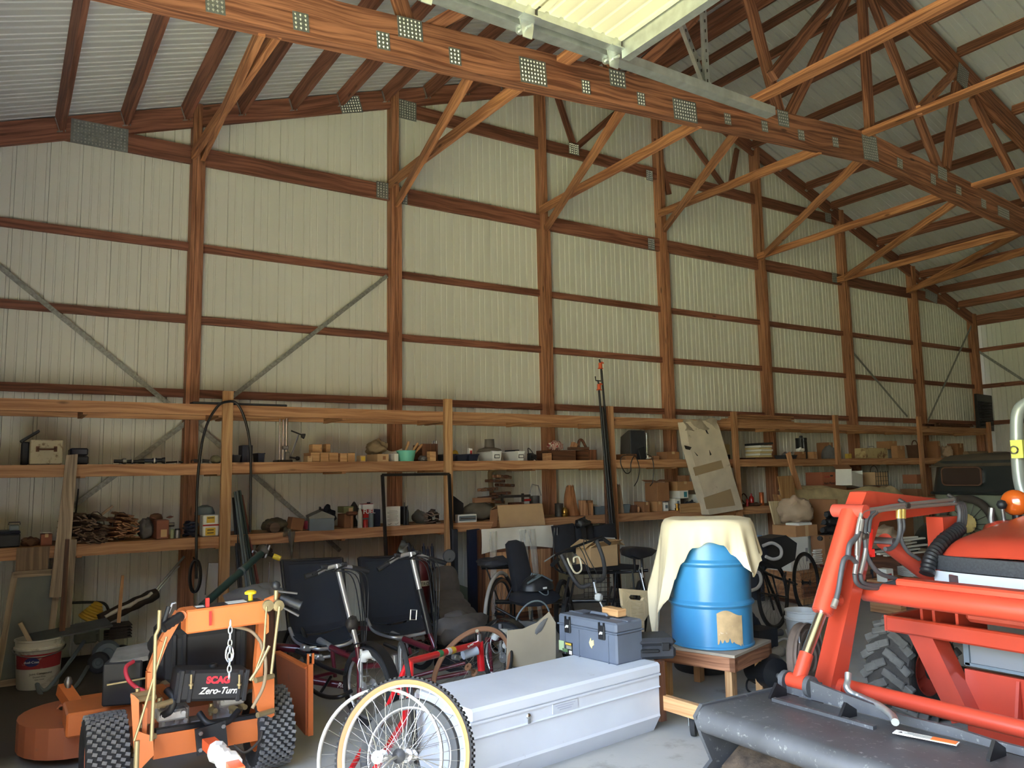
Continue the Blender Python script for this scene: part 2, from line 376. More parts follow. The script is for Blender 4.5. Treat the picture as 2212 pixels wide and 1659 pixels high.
# right eave wall
wr = empty_struct('wall_right'); y = D+.05
while y > YF:
    m = MB(); vs = []; fs = []
    for s, d in PROF: vs += [(XR+.05+d, y-s, 0), (XR+.05+d, y-s, roof(XR)+.02)]
    for i in range(len(PROF)-1): fs.append((2*i, 2*i+2, 2*i+3, 2*i+1))
    m.add(vs, fs); m.build('wall_panel', M_PANEL, wr); y -= .825
m = MB(); m.box((XR+.11, (D+YF)/2, roof(XR)/2), (.05, D-YF, roof(XR))); m.build('outer_skin', M_PANEL, wr)
for y in (5.0, 1.6, -1.8, -5.2):
    m = MB(); m.bar((XR-.03, y, 0), (XR-.03, y, roof(XR)), .13, .14, (1, 0, 0)); m.build('post', W_POST, wr)
for z in GIRTS:
    m = MB(); m.bar((XR+.02, D, z), (XR+.02, YF, z), .04, .085); m.build('girt', W_GIRT, wr)
m = MB(); m.bar((XR-.02, D, roof(XR)-.13), (XR-.02, YF, roof(XR)-.13), .05, .22); m.build('header', W_GIRT, wr)
m = MB(); m.bar((XR-.04, D-.1, 3.95), (XR-.04, 4.9, 1.0), .006, .05); m.build('brace_strap', strap, wr)

# left eave wall with the drive-through door opening the light comes from, and the wall behind the camera
wl = empty_struct('wall_left')
DOORS = [(-1.3, 3.25)]; ZD = 3.7
for a, b, z0, z1 in ((3.25, D+.1, 0, 5), (YF, -1.3, 0, 5), (-1.3, 3.25, ZD, 5)):
    z1 = min(z1, roof(XL)-.01); m = MB(); m.box((XL-.06, (a+b)/2, (z0+z1)/2), (.05, b-a, z1-z0)); m.build('wall_sheet', M_PANEL, wl)
    for y in np.arange(a+.14, b, .275):
        m = MB(); m.box((XL-.03, y, (z0+z1)/2), (.016, .03, z1-z0)); m.build('panel_rib', M_PANEL, wl)
for z in GIRTS:
    m = MB(); m.bar((XL, 3.4, z), (XL, D, z), .04, .085); m.build('girt', W_GIRT, wl)
for y in (3.32, 5.0, 6.7): m = MB(); m.bar((XL+.03, y, 0), (XL+.03, y, roof(XL)-.05), .13, .14, (1, 0, 0)); m.build('post', W_POST, wl)
wf = empty_struct('wall_front')
m = MB(); m.prism([(XL-.1, 0), (XR+.1, 0), (XR+.1, roof(XR)), (XC, roof(XC)), (XL-.1, roof(XL))], (0, YF-.05, 0), (1, 0, 0), (0, 0, 1), .06); m.build('wall_sheet', W_PLY, wf)

# ceiling: steel roof sheets on purlins, both slopes
ce = empty_struct('ceiling')
for sg in (-1, 1):
    e = XL-.5 if sg < 0 else XR+.5; y = D+.12; n_ = V((sg*.341, 0, 1)).normalized()
    while y > YF:
        m = MB(); vs = []; fs = []
        for s, d in PROF:
            for X in (XC, e): p = V((X, y-s, roof(X))); vs.append(p + n_*d)
        for i in range(len(PROF)-1): fs.append((2*i, 2*i+1, 2*i+3, 2*i+2))
        m.add(vs, fs); m.build('roof_panel', M_ROOF, ce); y -= .825
    m = MB(); a = V((XC, 0, roof(XC)))+n_*.06; b = V((e, 0, roof(e)))+n_*.06
    m.bar((a.x, (D+YF)/2, a.z), (b.x, (D+YF)/2, b.z), D-YF+.3, .04, n_); m.build('roof_deck', M_ROOF, ce)
TR = [D-.06, 5.0, 1.6, -1.8, -5.2]
def yspans():
    for a, b in zip(TR[:-1], TR[1:]): yield a-.03, b+.07
PUR = [-.25+.556*k for k in range(15)]
hang = MB()
for sg in (-1, 1):
    n_ = V((sg*.341, 0, 1)).normalized()
    for X in (PUR + [7.98] if sg < 0 else [8.5]+[8.94+.68*k for k in range(13)]):
        for k, (a, b) in enumerate(yspans()):
            if k > 2: continue
            p = V((X, 0, roof(X)))-n_*.085
            m = MB(); m.bar((p.x, a, p.z), (p.x, b, p.z), .045, .15, n_); m.build('purlin', W_GIRT if k == 0 else W_FRAME, ce)
            if k == 0:
                m = MB()
                for s_ in (-1, 1): m.bar((p.x+s_*.026, a-.03, p.z-.02), (p.x+s_*.026, a+.0, p.z-.02), .004, .12, n_)
                m.bar((p.x, a-.01, p.z-.078), (p.x, a+.04, p.z-.078), .05, .004, n_); m.build('purlin_hanger', M_GALV, ce)

# the triple-ply scissor truss crossing the picture, with its webs, plates and braces
Y2 = 5.0
t2 = thing('roof_truss', 'heavy triple timber truss crossing the ceiling in front, with many toothed plates', 'truss')
def zb(x): return 5.05-.0765*abs(x-8.1)
for e in (XL, XR):
    m = MB(); dx = e-8.1
    for zz, wv in ((.078, .152), (.234, .156)):
        m.bar((8.1, Y2, zb(8.1)+zz), (e, Y2, zb(e)+zz), .12, wv)
    m.build('bottom_chord', W_FRAME, t2)
    m = MB(); m.bar((XC, Y2, roof(XC)-.29), (e, Y2, roof(e)-.29), .12, .24); m.build('top_chord', W_FRAME, t2)
def web(p, q, w=.10, y=Y2, t=.075, parent=None):
    m = MB(); m.bar(at_y(*p, y), at_y(*q, y), t, w, (0, 0, 1)); m.build('web', W_FRAME, parent or t2)
for p, q in (((885, 70), (842, -60)), ((905, 75), (1040, 0)), ((1040, 0), (1160, -80)), ((1330, 178), (1285, 40)), ((1345, 178), (1492, 45)), ((1492, 45), (1560, -60)),
             ((1688, 262), (1612, -20)), ((1698, 262), (1836, -20)), ((1880, 300), (1860, -30)), ((2030, 372), (1880, -10)), ((2043, 365), (2066, 180)), ((2100, 210), (2216, 430))): web(p, q)
web((1668, 165), (1806, -10), y=4.5)
def p2(px, py, w, h, tilt=None):
    y = Y2-.064; q = at_y(px, py, y); tl = math.atan(.0765)*(1 if q.x < 8.1 else -1) if tilt is None else tilt; plate(t2, (q.x, q.z), w, h, y, tilt=tl)
for a in ((465, 8, .12, .13), (650, 47, .11, .13), (828, 88, .10, .13), (886, 62, .20, .16), (983, 122, .10, .13), (1152, 155, .26, .21), (1266, 188, .09, .12), (1334, 170, .18, .15), (1385, 214, .09, .12), (1480, 239, .30, .2), (1572, 257, .09, .11), (1652, 273, .09, .11), (1692, 256, .17, .17), (1731, 292, .10, .11), (1805, 307, .1, .11), (1880, 320, .28, .29), (1944, 353, .11, .12), (2016, 387, .11, .13), (2036, 375, .2, .16), (2071, 411, .12, .11), (2125, 440, .12, .12), (2168, 460, .3, .14)): p2(*a)
q = at_y(2080, 165, Y2-.064); plate(t2, (q.x, q.z), .25, .3, Y2-.064, tilt=-.33)
# knee braces from the wall posts up to the truss
for i, (p, q1, q2) in enumerate((((425, 335), (566, 78), (602, 80)), ((848, 398), (1022, 165), (1130, 192)), ((1172, 455), (1350, 238), (1512, 275)), ((1428, 462), (1595, 290), (1772, 332)), ((1640, 555), (1868, 345), (2050, 425)), ((1812, 605), (2085, 430), (2230, 500)), ((1962, 628), (2260, 480), (2240, 540)))):
    a = at_y(*p, D-.13)
    for j, (q, dz) in enumerate(((q1, -.22 if i in (1, 2, 3) else 0), (q2, 0))):
        b = at_y(*q, Y2+.02); b.z += .05; sd = .06 if j == 0 else -.03
        m = MB(); m.bar((a.x+sd, a.y, a.z+dz), (b.x, b.y, b.z), .045, .10, (0, 0, 1)); m.build('knee_brace', W_BRACE, t2)
# lateral ties lying on the bottom chords, running out towards the camera
for p, q in (((1592, 236), (2092, -8)), ((1862, 292), (2230, 168)), ((1210, 136), (1290, 66)), ((2096, 404), (2230, 360))):
    a = at_y(*p, Y2-.02); z = a.z; b = at_z(*q, z)
    if b.y < 1.0 or b.y > Y2: b = a + (b-a).normalized()*3.3
    m = MB(); m.bar((a.x, a.y+.1, z), (a.x, 1.6, z), .13, .045); m.build('lateral_tie', W_BRACE, t2)
m = MB(); m.bar(at_y(1985, 238, 4.3), at_y(2062, 155, 4.9), .045, .1); m.build('lateral_tie', W_BRACE, t2)
m = MB(); m.box((XL-3.6, -5.4, 2.6), (7, .2, 5.2)); struct(m.build('added_shade_wall', W_DARK))  # added wall, out of view: blocks daylight so the left corner stays dim
# sunlit yard outside the doors
m = MB(); m.box((-25, -3, -.13), (48.6, 70, .1)); gm = mat('sunlit_gravel_and_grass', (176, 178, 128), .95, noise=(.3, .25)); o = struct(m.build('ground', gm))
# ---------------------------------------------------------------- overhead door, track
dt = thing('door_track', 'galvanised overhead door track hanging below the roof trusses', 'track', (1.9, 3.44, 4.1))
m = MB(); x0, x1 = -2.4, 2.56                                       # C-shaped rail along x
m.prism([(-.035, 0), (.035, 0), (.035, .008), (.03, .008), (.03, .004), (-.031, .004), (-.031, .055), (-.01, .07), (-.012, .075), (-.036, .058)], (0.08, 0, -.03), (0, 1, 0), (0, 0, 1), 4.96, ax=(1, 0, 0)); m.build('rail', M_GALV, dt, 30)
m = MB(); m.prism([(-.003, 0), (.003, 0), (.003, .09), (-.003, .09)], (0.08, .04, -.03), (0, 1, 0), (0, 0, 1), 4.96, ax=(1, 0, 0)); m.build('backing_angle', M_GALV, dt)
for dx in (1.92, 1.74):                                             # perforated angle hangers up to the purlins
    top = V((1.98 if dx > 1.8 else 1.45, 0, 1.9)); b = V((1.98, .05, .05)); top.y = .05 if dx > 1.8 else .35
    m = MB(); m.bar(b, top, .004, .042, (1, 0, 0)); m.bar(b+V((0, .02, 0)), top+V((0, .02, 0)), .042, .004, (1, 0, 0)); m.build('hanger', M_GALV, dt)
    h = MB(); n_ = 26
    for k in range(n_): h.box(b.lerp(top, (k+.7)/n_)+V((-.004, 0, 0)), (.006, .016, .02))
    h.build('slot', M_IRON, dt)['kind'] = 'stuff'
M_DOOR = mat('door_panel_cream', (204, 198, 170), .45)
od = thing('overhead_door', 'cream ribbed sectional door pulled up flat under the roof', 'door', (1.2, 1.2, 4.13))
for k in range(4):
    xa, xb = 1.78-.62*(k+1), 1.78-.62*k
    m = MB(); pts = []; s = xa+.01
    while s < xb-.02:
        pts += [(s, 0), (s+.045, 0), (s+.05, .012), (s+.075, .012), (s+.08, 0)]; s += .1
    pts.append((xb-.005, 0)); vs = []; fs = []
    for X, z in pts: vs += [(X, -3.6, z), (X, 2.12, z)]
    for i in range(len(pts)-1): fs.append((2*i, 2*i+1, 2*i+3, 2*i+2))
    m.add(vs, fs); m.box(((xa+xb)/2, -.74, .045), (xb-xa-.01, 5.7, .05)); m.build('door_section', M_DOOR, od)
    m = MB(); m.bar((xa+.01, 2.15, -.01), (xb-.01, 2.15, -.01), .06, .07); m.build('end_stile', M_GALV, od)
    m = MB(); X = xb-.03                                            # hinge with roller stem
    m.prism([(-.05, 0), (.05, 0), (.03, -.11), (-.03, -.11)], (X, 2.17, -.04), (1, 0, 0), (0, 0, 1), .006); m.box((X, 2.14, -.045), (.11, .06, .008))
    m.cyl((X, 2.12, -.1), (X, 2.24, -.07), .008); m.cyl((X, 2.235, -.07), (X, 2.25, -.068), .024, n=12); m.build('roller_hinge', M_GALV, od, 40)
m = MB(); m.prism([(0, 0), (.055, 0), (.055, .006), (.006, .006), (.006, .14), (0, .14)], (1.785, -.74, -.10), (1, 0, 0), (0, 0, 1), 5.75); m.build('bottom_rail', M_GALV, od)

# ---------------------------------------------------------------- lumber shelving along the back wall
YS = D-.75                                                          # front face of the rails
def zat(px, py): return at_y(px, py, YS).z
Z3, Z2, Z1 = 2.245, 1.70, 1.045                                     # tops of the three rails
ZTOP = [(zat(435, 874)+zat(785, 885)+zat(1450, 904)+zat(1700, 911))/4, (zat(435, 999)+zat(785, 999.6)+zat(1450, 993))/3, (zat(435, 1160)+zat(785, 1140)+zat(1300, 1113))/3]
Z3, Z2, Z1 = ZTOP
sh = thing('lumber_shelving', 'long three-level lumber shelving built along the back wall', 'shelving', (8, YS, 0))
SL = Loc((8, YS, 0), 0)
UP = [(489, 1000, 845, 0), (968, 985, 862, 0), (1325, 975, 878, -.06), (1592, 970, 890, -.05), (1811, 965, 897, -.05), (1990, 960, 900, -.03), (2137, 940, 912, 0)]
ux = []
for px, py, ty, lean in UP:
    p = at_y(px, py, YS-.03); zt = at_y(px, ty, YS-.03).z; ux.append(p.x)
    m = MB(); m.bar(SL((p.x+lean*.0, YS-.03, 0)), SL((p.x+lean*(zt-1.7), YS-.03, zt)), .092, .045, (0, 1, 0)); m.build('upright', W_PINE if px < 1000 else W_SHELF, sh)
xa = [XL+.03]+ux+[XR-.1]
for zt in (Z3, Z2, Z1):
    for a, b in zip(xa[:-1], xa[1:]):
        if a > 15: continue
        dz = rnd.uniform(-.006, .006); b = min(b, 16.2)
        m = MB(); m.bar(SL((a, YS+.015, zt-.05+dz)), SL((b, YS+.015, zt-.05+dz)), .04, .10); m.build('rail', W_SHELF, sh)
        m = MB(); m.bar(SL((a, D-.14, zt-.06)), SL((b, D-.14, zt-.06)), .04, .09); m.build('ledger', W_SHELF, sh)
        for t in (.02, .5, .98):
            X = a+(b-a)*t; m = MB(); m.bar(SL((X, YS+.03, zt-.075)), SL((X, D-.15, zt-.075)), .04, .085); m.build('joist', W_SHELF, sh)
        if zt != Z3:
            for k in range(4):
                y = YS+.05+k*.15; m = MB(); m.box(SL(((a+b)/2, y+.07, zt-.012)), (b-a-.005, .142, .02)); m.build('shelf_board', W_PLY, sh)
ZD2, ZD1 = Z2+.0, Z1+.0

# ---------------------------------------------------------------- builders for the things on it
def rect(x0, y0, x1, y1, d, Y):
    ym = (y0+y1)/2; xm = (x0+x1)/2
    a = at_y(x0, ym, Y+(d if x0 > 160 else 0)).x; b = at_y(x1, ym, Y).x
    if b-a < .04: a = b-.04-.3*d
    return a, b, at_y(xm, y1, Y).z, at_y(xm, y0, Y+d*.3).z
def item(name, label, cat, px, d, back=.07, z=None, rz=0, group=None):
    """thing on a shelf from its outline in the photograph; returns Empty, w, d, h (local: base centre, front -y)"""
    Y = YS+back; a, b, zb, zt = rect(*px, d, Y)
    if z is not None: zb = z
    t = thing(name, label, cat, ((a+b)/2, Y+d/2, zb), rz, group)
    return t, b-a, d, max(zt-zb, .02)
def part(t, name, m, mt, smooth=None, label=None): return m.build(name, mt, t, smooth, label)
def carton(label, px, d, mt=None, back=.07, z=None, rz=0, flaps=0, tape=True, name='carton', cat='box', mark=None, group=None):
    t, w, d, h = item(name, label, cat, px, d, back, z, rz, group); mt = mt or M_CARD
    m = MB(); m.box((0, 0, h/2), (w, d, h), b=.004); part(t, 'body', m, mt)
    if flaps:
        for sg in (-1, 1):
            m = MB(); m.box((sg*(w/2+.02), 0, h+.02), (w*.35, d*.95, .005), (0, sg*-.9 if flaps == 1 else sg*-.35, 0)); part(t, 'flap', m, mt)
    elif tape:
        m = MB(); m.box((0, -.001, h*.86), (min(.05, w*.3), d+.004, h*.3)); m.box((0, 0, h+.0005), (min(.05, w*.3), d, .002)); part(t, 'tape_strip', m, M_CARD3 if mt is not M_CARD3 else M_CARD)
    if mark:
        m = MB(); m.box((w*mark[0], -d/2-.001, h*mark[1]), (w*mark[2], .002, h*mark[3])); part(t, 'printed_label', m, mark[4])
    return t, w, d, h
def block(label, px, d=.12, back=.07, z=None, mt=None, name='wood_block', cat='block', group=None, rz=0):
    Y = YS+back; a, b, zb, zt = rect(*px, d, Y); zb = zb if z is None else z; m = MB(); h = max(.03, zt-zb); m.box((0, 0, h/2), (b-a, d, h), b=.003)
    o = m.build(name, mt or W_PINE); o.location = ((a+b)/2, Y+d/2, zb); o.rotation_euler = (0, 0, rz); return tag(o, label, cat, group)
def solid(name, label, cat, prof, px, mt, back=.1, z=None, n=20, lid=None, group=None):
    """turned thing: prof = [(r 0..1, h 0..1)] scaled to the outline; lid=(material, profile)"""
    Y = YS+back; x0, y0, x1, y1 = px; w = at_y(x1, (y0+y1)/2, Y).x-at_y(x0, (y0+y1)/2, Y).x; w *= math.cos(math.atan2(at_y(x0, y0, Y).x, Y))**(2 if x0 > 900 else 1); w = max(w, .03)
    c = at_y((x0+x1)/2, y1, Y); zb = c.z if z is None else z; h = max(.03, at_y((x0+x1)/2, y0, Y).z-zb)
    t = thing(name, label, cat, (c.x, Y+w*.2, zb), 0, group); m = MB(); m.lathe([(r*w/2, q*h) for r, q in prof], n); part(t, 'body', m, mt, 40)
    if lid: m = MB(); m.lathe([(r*w/2, q*h) for r, q in lid[1]], n); part(t, lid[2] if len(lid) > 2 else 'lid', m, lid[0], 40)
    return t, w, h
CAN = [(0, 0), (.97, 0), (1, .02), (1, .05), (.97, .07), (.97, .92), (1, .94), (1, .97), (.96, .98), (.9, .95), (0, .95)]
BOTTLE = [(0, 0), (.95, 0), (1, .04), (1, .6), (.8, .72), (.4, .82), (.36, .9), (.36, 1), (0, 1)]
def lumpy(name, label, cat, px, d, mt, back=.08, z=None, seed=1, amp=.16, rz=0):
    Y = YS+back; a, b, zb, zt = rect(*px, d, Y); zb = zb if z is None else z; h = zt-zb; m = MB(); m.blob((0, 0, h*.47), (b-a, d, h*1.02), seed, amp, 22, 14, rz=0)
    o = m.build(name, mt, smooth=60); o.location = ((a+b)/2, Y+d/2, zb); o.rotation_euler = (0, 0, rz); return tag(o, label, cat)
def subempty(parent, name): o = bpy.data.objects.new(name, None); COL.objects.link(o); o.parent = parent; o.empty_display_size = .05; return o
def tray(t, w, d, h, mt, name='body', taper=.86, wall=.006, rim=.012, lip=True):
    m = MB(); a, b = w/2, d/2; q = taper
    o = [(-a*q, -b*q, 0), (a*q, -b*q, 0), (a*q, b*q, 0), (-a*q, b*q, 0), (-a, -b, h), (a, -b, h), (a, b, h), (-a, b, h)]
    i = [(x*(1-wall/a), y*(1-wall/b), z if z else wall) for x, y, z in o]
    fs = [(3, 2, 1, 0)]+[(k, (k+1) % 4, (k+1) % 4+4, k+4) for k in range(4)]+[(8, 9, 10, 11)]+[((k+1) % 4+8, k+8, k+12, (k+1) % 4+12) for k in range(4)]+[(k+4, (k+1) % 4+4, (k+1) % 4+12, k+12) for k in range(4)]
    m.add(o+i, fs)
    if lip: m.tube([(-a, -b, h), (a, -b, h), (a, b, h), (-a, b, h)], rim/2, 6, closed=True)
    return part(t, name, m, mt)
def bundle(label, px, d, mt, n, seed, back=.02, z=None, rz=0, sl=(.35, .05, .008)):
    """tied bundle of thin wooden shakes, seen from the cut ends"""
    r = random.Random(seed); t, w, d, h = item('shingle_bundle', label, 'bundle', px, d, back, z, rz)
    m = MB(); ph = r.uniform(-.15, .15); q = 0
    while q < n:
        u = r.uniform(-.5, .5); top = 1-1.5*u*u; v = r.uniform(.03, 1)*top; q += 1
        m.box((u*w*.9, r.uniform(-.07, .0)+.1, .012+v*(h-.02)), (sl[1]*r.uniform(.7, 1.2), sl[0]*r.uniform(.9, 1.05), sl[2]*1.2), (r.uniform(-.06, .1)+.1*u, r.choice((0, 0, .25, -.25, .6))+r.uniform(-.2, .2)+ph, .12*u+r.uniform(-.06, .06)), ax=(0, 1, 0))
    o = part(t, 'shakes', m, mt); o['kind'] = 'stuff'
    m = MB(); m.tube([(math.cos(a)*w*.44, .04, h*.48+math.sin(a)*h*.5) for a in [2*math.pi*i/14 for i in range(14)]], .004, 5, closed=True); part(t, 'tie_wire', m, M_IRON)
    return t
M_DUSTBLK = mat('dusty_black', (44, 46, 52), .7, noise=(10, .2)); M_NAVY = mat('navy_plastic', (34, 40, 58), .5); M_TAN = mat('tan_canvas', (150, 130, 100), .95, noise=(8, .15))
M_BROWNPAPER = mat('brown_paper', (150, 98, 60), .85, noise=(9, .15)); M_GREYMET = mat('grey_enamel', (104, 116, 122), .5, noise=(8, .1)); M_BRASS = mat('brass', (180, 140, 70), .3, .9)
M_RED = mat('red_paint', (168, 36, 34), .4); M_YEL = mat('yellow_print', (214, 178, 60), .6); M_TEAL = mat('turquoise_plastic', (122, 208, 182), .4); M_GLASS = mat('clear_glass', (235, 240, 235), .03, trans=1)
M_OLIVE = mat('olive_canvas', (184, 164, 120), .95, noise=(7, .2)); M_LEATHER = mat('brown_leather', (92, 62, 44), .7, noise=(12, .2)); M_GREYCLOTH = mat('grey_cloth', (100, 98, 96), .95, noise=(9, .2))
M_BEIGEBAG = mat('beige_bag', (176, 152, 126), .85, noise=(6, .12)); M_INK = mat('black_ink', (32, 30, 30), .7)
M_OLDPAINT = mat('crackled_cream_paint', (176, 166, 140), .8, dirt=(22, .55, (112, 96, 74)))
def txt(body, size, parent, loc, rot, mt, ext=.001, name='lettering', align='CENTER', shear=0, sx=1, bold=0):
    c = bpy.data.curves.new(name, 'FONT'); c.body = body; c.size = size; c.extrude = ext; c.align_x = align; c.align_y = 'CENTER'; c.shear = shear; c.offset = bold; c.materials.append(mt)
    tmp = bpy.data.objects.new(name, c); me = bpy.data.meshes.new_from_object(tmp); bpy.data.objects.remove(tmp)
    if not me.materials: me.materials.append(mt)
    o = bpy.data.objects.new(name, me); COL.objects.link(o); o.parent = parent; o.location = loc; o.rotation_euler = rot; o.scale = (sx, 1, 1); return o
FRONT = (math.pi/2, 0, 0)

# ---- middle shelf, from the left
t, w, d, h = item('painted_wooden_chest', 'crackled cream painted wooden chest with iron handle on middle shelf', 'chest', (64, 951, 136, 1003), .36, .03, ZD2)
m = MB(); m.box((0, 0, h/2), (w, d, h), b=.008); part(t, 'body', m, M_OLDPAINT)
m = MB(); m.tube(smoothpath([(-.06, -d/2-.004, h*.62), (-.05, -d/2-.03, h*.6), (.05, -d/2-.03, h*.6), (.06, -d/2-.004, h*.62)], 4), .007, 6); m.box((-.065, -d/2-.003, h*.62), (.025, .006, .045)); m.box((.065, -d/2-.003, h*.62), (.025, .006, .045)); part(t, 'handle', m, M_RUST)
t, w, d, h = item('dark_case', 'dark open case with tilted lid behind the cream chest', 'case', (46, 955, 63, 1003), .3, .2, ZD2)
m = MB(); m.box((0, 0, h*.5), (w, d, h), b=.01); part(t, 'body', m, M_DUSTBLK)
m = MB(); m.box((.03, -.02, h+.05), (.16, d*.9, .02), (0, -.62, 0)); part(t, 'lid', m, M_DUSTBLK)
t, w, d, h = item('power_tool_case', 'dark flat power tool case right of the cream chest', 'case', (150, 968, 192, 1001), .26, .1, ZD2)
m = MB(); m.box((0, 0, h*.25), (w, d, h*.5), b=.01); part(t, 'base', m, M_DUSTBLK); m = MB(); m.box((0, 0, h*.76), (w*.94, d*.95, h*.46), b=.012); part(t, 'lid', m, M_NAVY); m = MB(); m.tube([(-.04, -d/2, h*.5), (-.04, -d/2-.03, h*.5), (.04, -d/2-.03, h*.5), (.04, -d/2, h*.5)], .006, 6); part(t, 'handle', m, M_BLACK)
def lying(name, label, cat, p0, p1, back, r, mt, bands=()):
    a, b = at_y(*p0, YS+back), at_y(*p1, YS+back); L_ = b.x-a.x; t = thing(name, label, cat, ((a.x+b.x)/2, YS+back, ZD2 if abs(a.z-Z2) < .3 else ZD1)); m = MB()
    m.lathe([(0, -L_/2), (r*.8, -L_/2), (r*.8, L_*.1), (r*1.1, L_*.2), (r*1.25, L_/2), (0, L_/2)], 12, (0, 0, r*1.25), (1, 0, 0)); part(t, 'body', m, mt, 40)
    for k, bm in bands: m = MB(); m.cyl((k*L_-.006, 0, r*1.25), (k*L_+.006, 0, r*1.25), r*1.3, n=12); part(t, 'band', m, bm, 40)
    return t
lying('flashlight', 'black flashlight with pale band lying on middle shelf left of post', 'flashlight', (246, 994), (272, 994), .12, .02, M_BLACK, ((.3, M_STEEL), (.42, M_STEEL)))
lying('grease_gun', 'black grease gun tube lying along the middle shelf', 'grease gun', (274, 994), (312, 994), .12, .018, M_BLACK, ((-.2, M_STEEL),))
lying('spray_lamp', 'dark blue torch with a white ring on middle shelf', 'torch', (312, 993), (338, 993), .1, .022, M_NAVY, ((.3, M_WHITE),))
lying('foam_tube', 'short black foam tube next to the blue torch', 'tube', (338, 992), (356, 992), .1, .024, M_BLACK)
t, w, d, h = item('pliers', 'black handled pliers lying near the first wall post', 'pliers', (358, 985, 400, 1000), .1, .06, ZD2)
m = MB()
for sg in (-1, 1): m.tube(smoothpath([(-w*.5, sg*.03, .012), (-.02, sg*.035, .014), (.02, 0, .016), (w*.42, -sg*.008, .014)], 4), .008, 6)
part(t, 'handles', m, M_BLACK); m = MB(); m.cyl((.02, 0, .004), (.02, 0, .026), .014, n=10); part(t, 'pivot', m, M_STEEL)
t, w, d, h = item('safety_glasses', 'black safety glasses on middle shelf under the wire hoop', 'glasses', (414, 985, 452, 1000), .12, .05, ZD2)
for sg in (-1, 1):
    m = MB(); m.prism([(-.03, -.015), (.03, -.018), (.034, .012), (-.03, .018)], (sg*.036, -.05, .022), (1, 0, 0), (0, 0, 1), .004); part(t, 'lens', m, M_BLACK)
    m = MB(); m.tube([(sg*.07, -.05, .03), (sg*.07, .06, .03), (sg*.066, .08, .012)], .004, 5); part(t, 'temple', m, M_BLACK)
lumpy('canvas_pouch', 'round khaki canvas pouch beside the first shelf upright', 'pouch', (452, 983, 482, 1001), .12, mat('khaki_cloth', (128, 122, 96), .95, noise=(12, .2)), .04, ZD2, 3, .08)
carton('dark blue cube shaped box right of the first shelf upright', (515, 962, 546, 992), .14, M_NAVY, .14, ZD2, tape=False, name='dark_box', mark=(0, .5, .04, 1.0, M_DUSTBLK))
t, w, d, h = item('plastic_bin', 'dark open plastic bin on middle shelf behind the wire hoop', 'bin', (546, 980, 572, 998), .2, .1, ZD2); tray(t, w, d, h, M_NAVY)
t, w, d, h = item('plastic_bin', 'low dark bin directly behind the first shelf upright', 'bin', (502, 984, 520, 999), .2, .06, ZD2); tray(t, w, d, h, M_DUSTBLK)
t, w, d, h = item('drill_stand', 'drill stand with two chrome columns standing on middle shelf', 'drill stand', (592, 903, 640, 998), .2, .14, ZD2)
m = MB(); m.box((-.02, 0, .015), (.15, .18, .03), b=.006); part(t, 'base', m, M_BLKMET)
for dx, r, hh in ((-.055, .009, h*.98), (.012, .016, h), (-.02, .012, h*.97)): m = MB(); m.cyl((dx, 0, .03), (dx, 0, hh), r, n=12); part(t, 'column', m, M_CHROME, 40)
m = MB(); m.box((.0, 0, h*.34), (.06, .06, .04), b=.008); m.box((.012, -.02, h*.14), (.05, .05, .1), b=.008); part(t, 'clamp', m, M_STEEL); m = MB(); m.cyl((.03, -.03, .06), (.12, -.03, .045), .008); m.lathe([(0, -.02), (.02, -.015), (.022, 0), (.015, .02), (0, .024)], 10, (.12, -.03, .045), (1, 0, 0)); part(t, 'feed_handle', m, M_BLACK, 40)
t, w, d, h = item('bench_lamp', 'thin jointed bench lamp arm with small black head', 'lamp', (622, 929, 656, 985), .1, .3, ZD2)
m = MB(); m.cyl((-.07, 0, 0), (-.07, 0, .03), .03); m.tube([(-.07, 0, .03), (.03, 0, h*.9)], .006, 6); m.tube([(-.05, .01, .03), (.04, .01, h*.9)], .004, 6); part(t, 'arm', m, M_STEEL); m = MB(); m.tube([(-.05, 0, h*.98), (.06, 0, h*.86)], .008, 6); m.lathe([(0, 0), (.02, 0), (.03, .03), (0, .03)], 12, (.06, 0, h*.84), (1, 0, -.3)); part(t, 'lamp_head', m, M_BLACK, 40)
block('long pine block lying on top of the row of small blocks', (667, 960, 696, 978), .12, .16, z=ZD2+.105); block('cube pine offcut on top of the block row next to the long one', (696, 959, 714, 978), .12, .16, z=ZD2+.105)
for k, (a, b, w_) in enumerate(((676, 693, 'darker'), (694, 712, 'striped'), (714, 731, 'pale knotty'))): block(w_+' wooden block of the lower row carrying a long block' if k < 2 else 'pale wooden block third in the lower row of blocks', (a, 978, b, 998), .22, .05, ZD2)
block('twin grained wooden block right of the pale block', (733, 979, 750, 997), .12, .04, ZD2); block('last wooden block of the row before the yellow tin', (750, 979, 767, 997), .12, .04, ZD2)
carton('small tan carton at the left end of the block row', (657, 985, 675, 998), .1, M_CARD3, .02, ZD2)
carton('small cardboard packet with yellow label left of long carton', (770, 984, 790, 997), .1, M_CARD3, .02, ZD2, tape=False, mark=(.05, .5, .7, .6, M_YEL))
block('short end grain wooden block beside the yellow label packet', (751, 978, 767, 996), .1, .2, ZD2)
c1 = carton('long low cardboard carton with dark oval mark on middle shelf', (791, 981, 840, 996), .3, M_CARD3, .02, ZD2, tape=False, mark=(.1, .5, .25, .45, M_CARD2))
lumpy('canvas_bag', 'crumpled pale canvas bag lying on a long low carton', 'bag', (785, 950, 842, 981), .28, M_TAN, .08, ZD2+c1[3], 5, .22)
carton('small white foam block next to the turquoise bowl', (840, 980, 861, 996), .14, M_PAPER, .02, ZD2, tape=False, name='foam_block', cat='block')
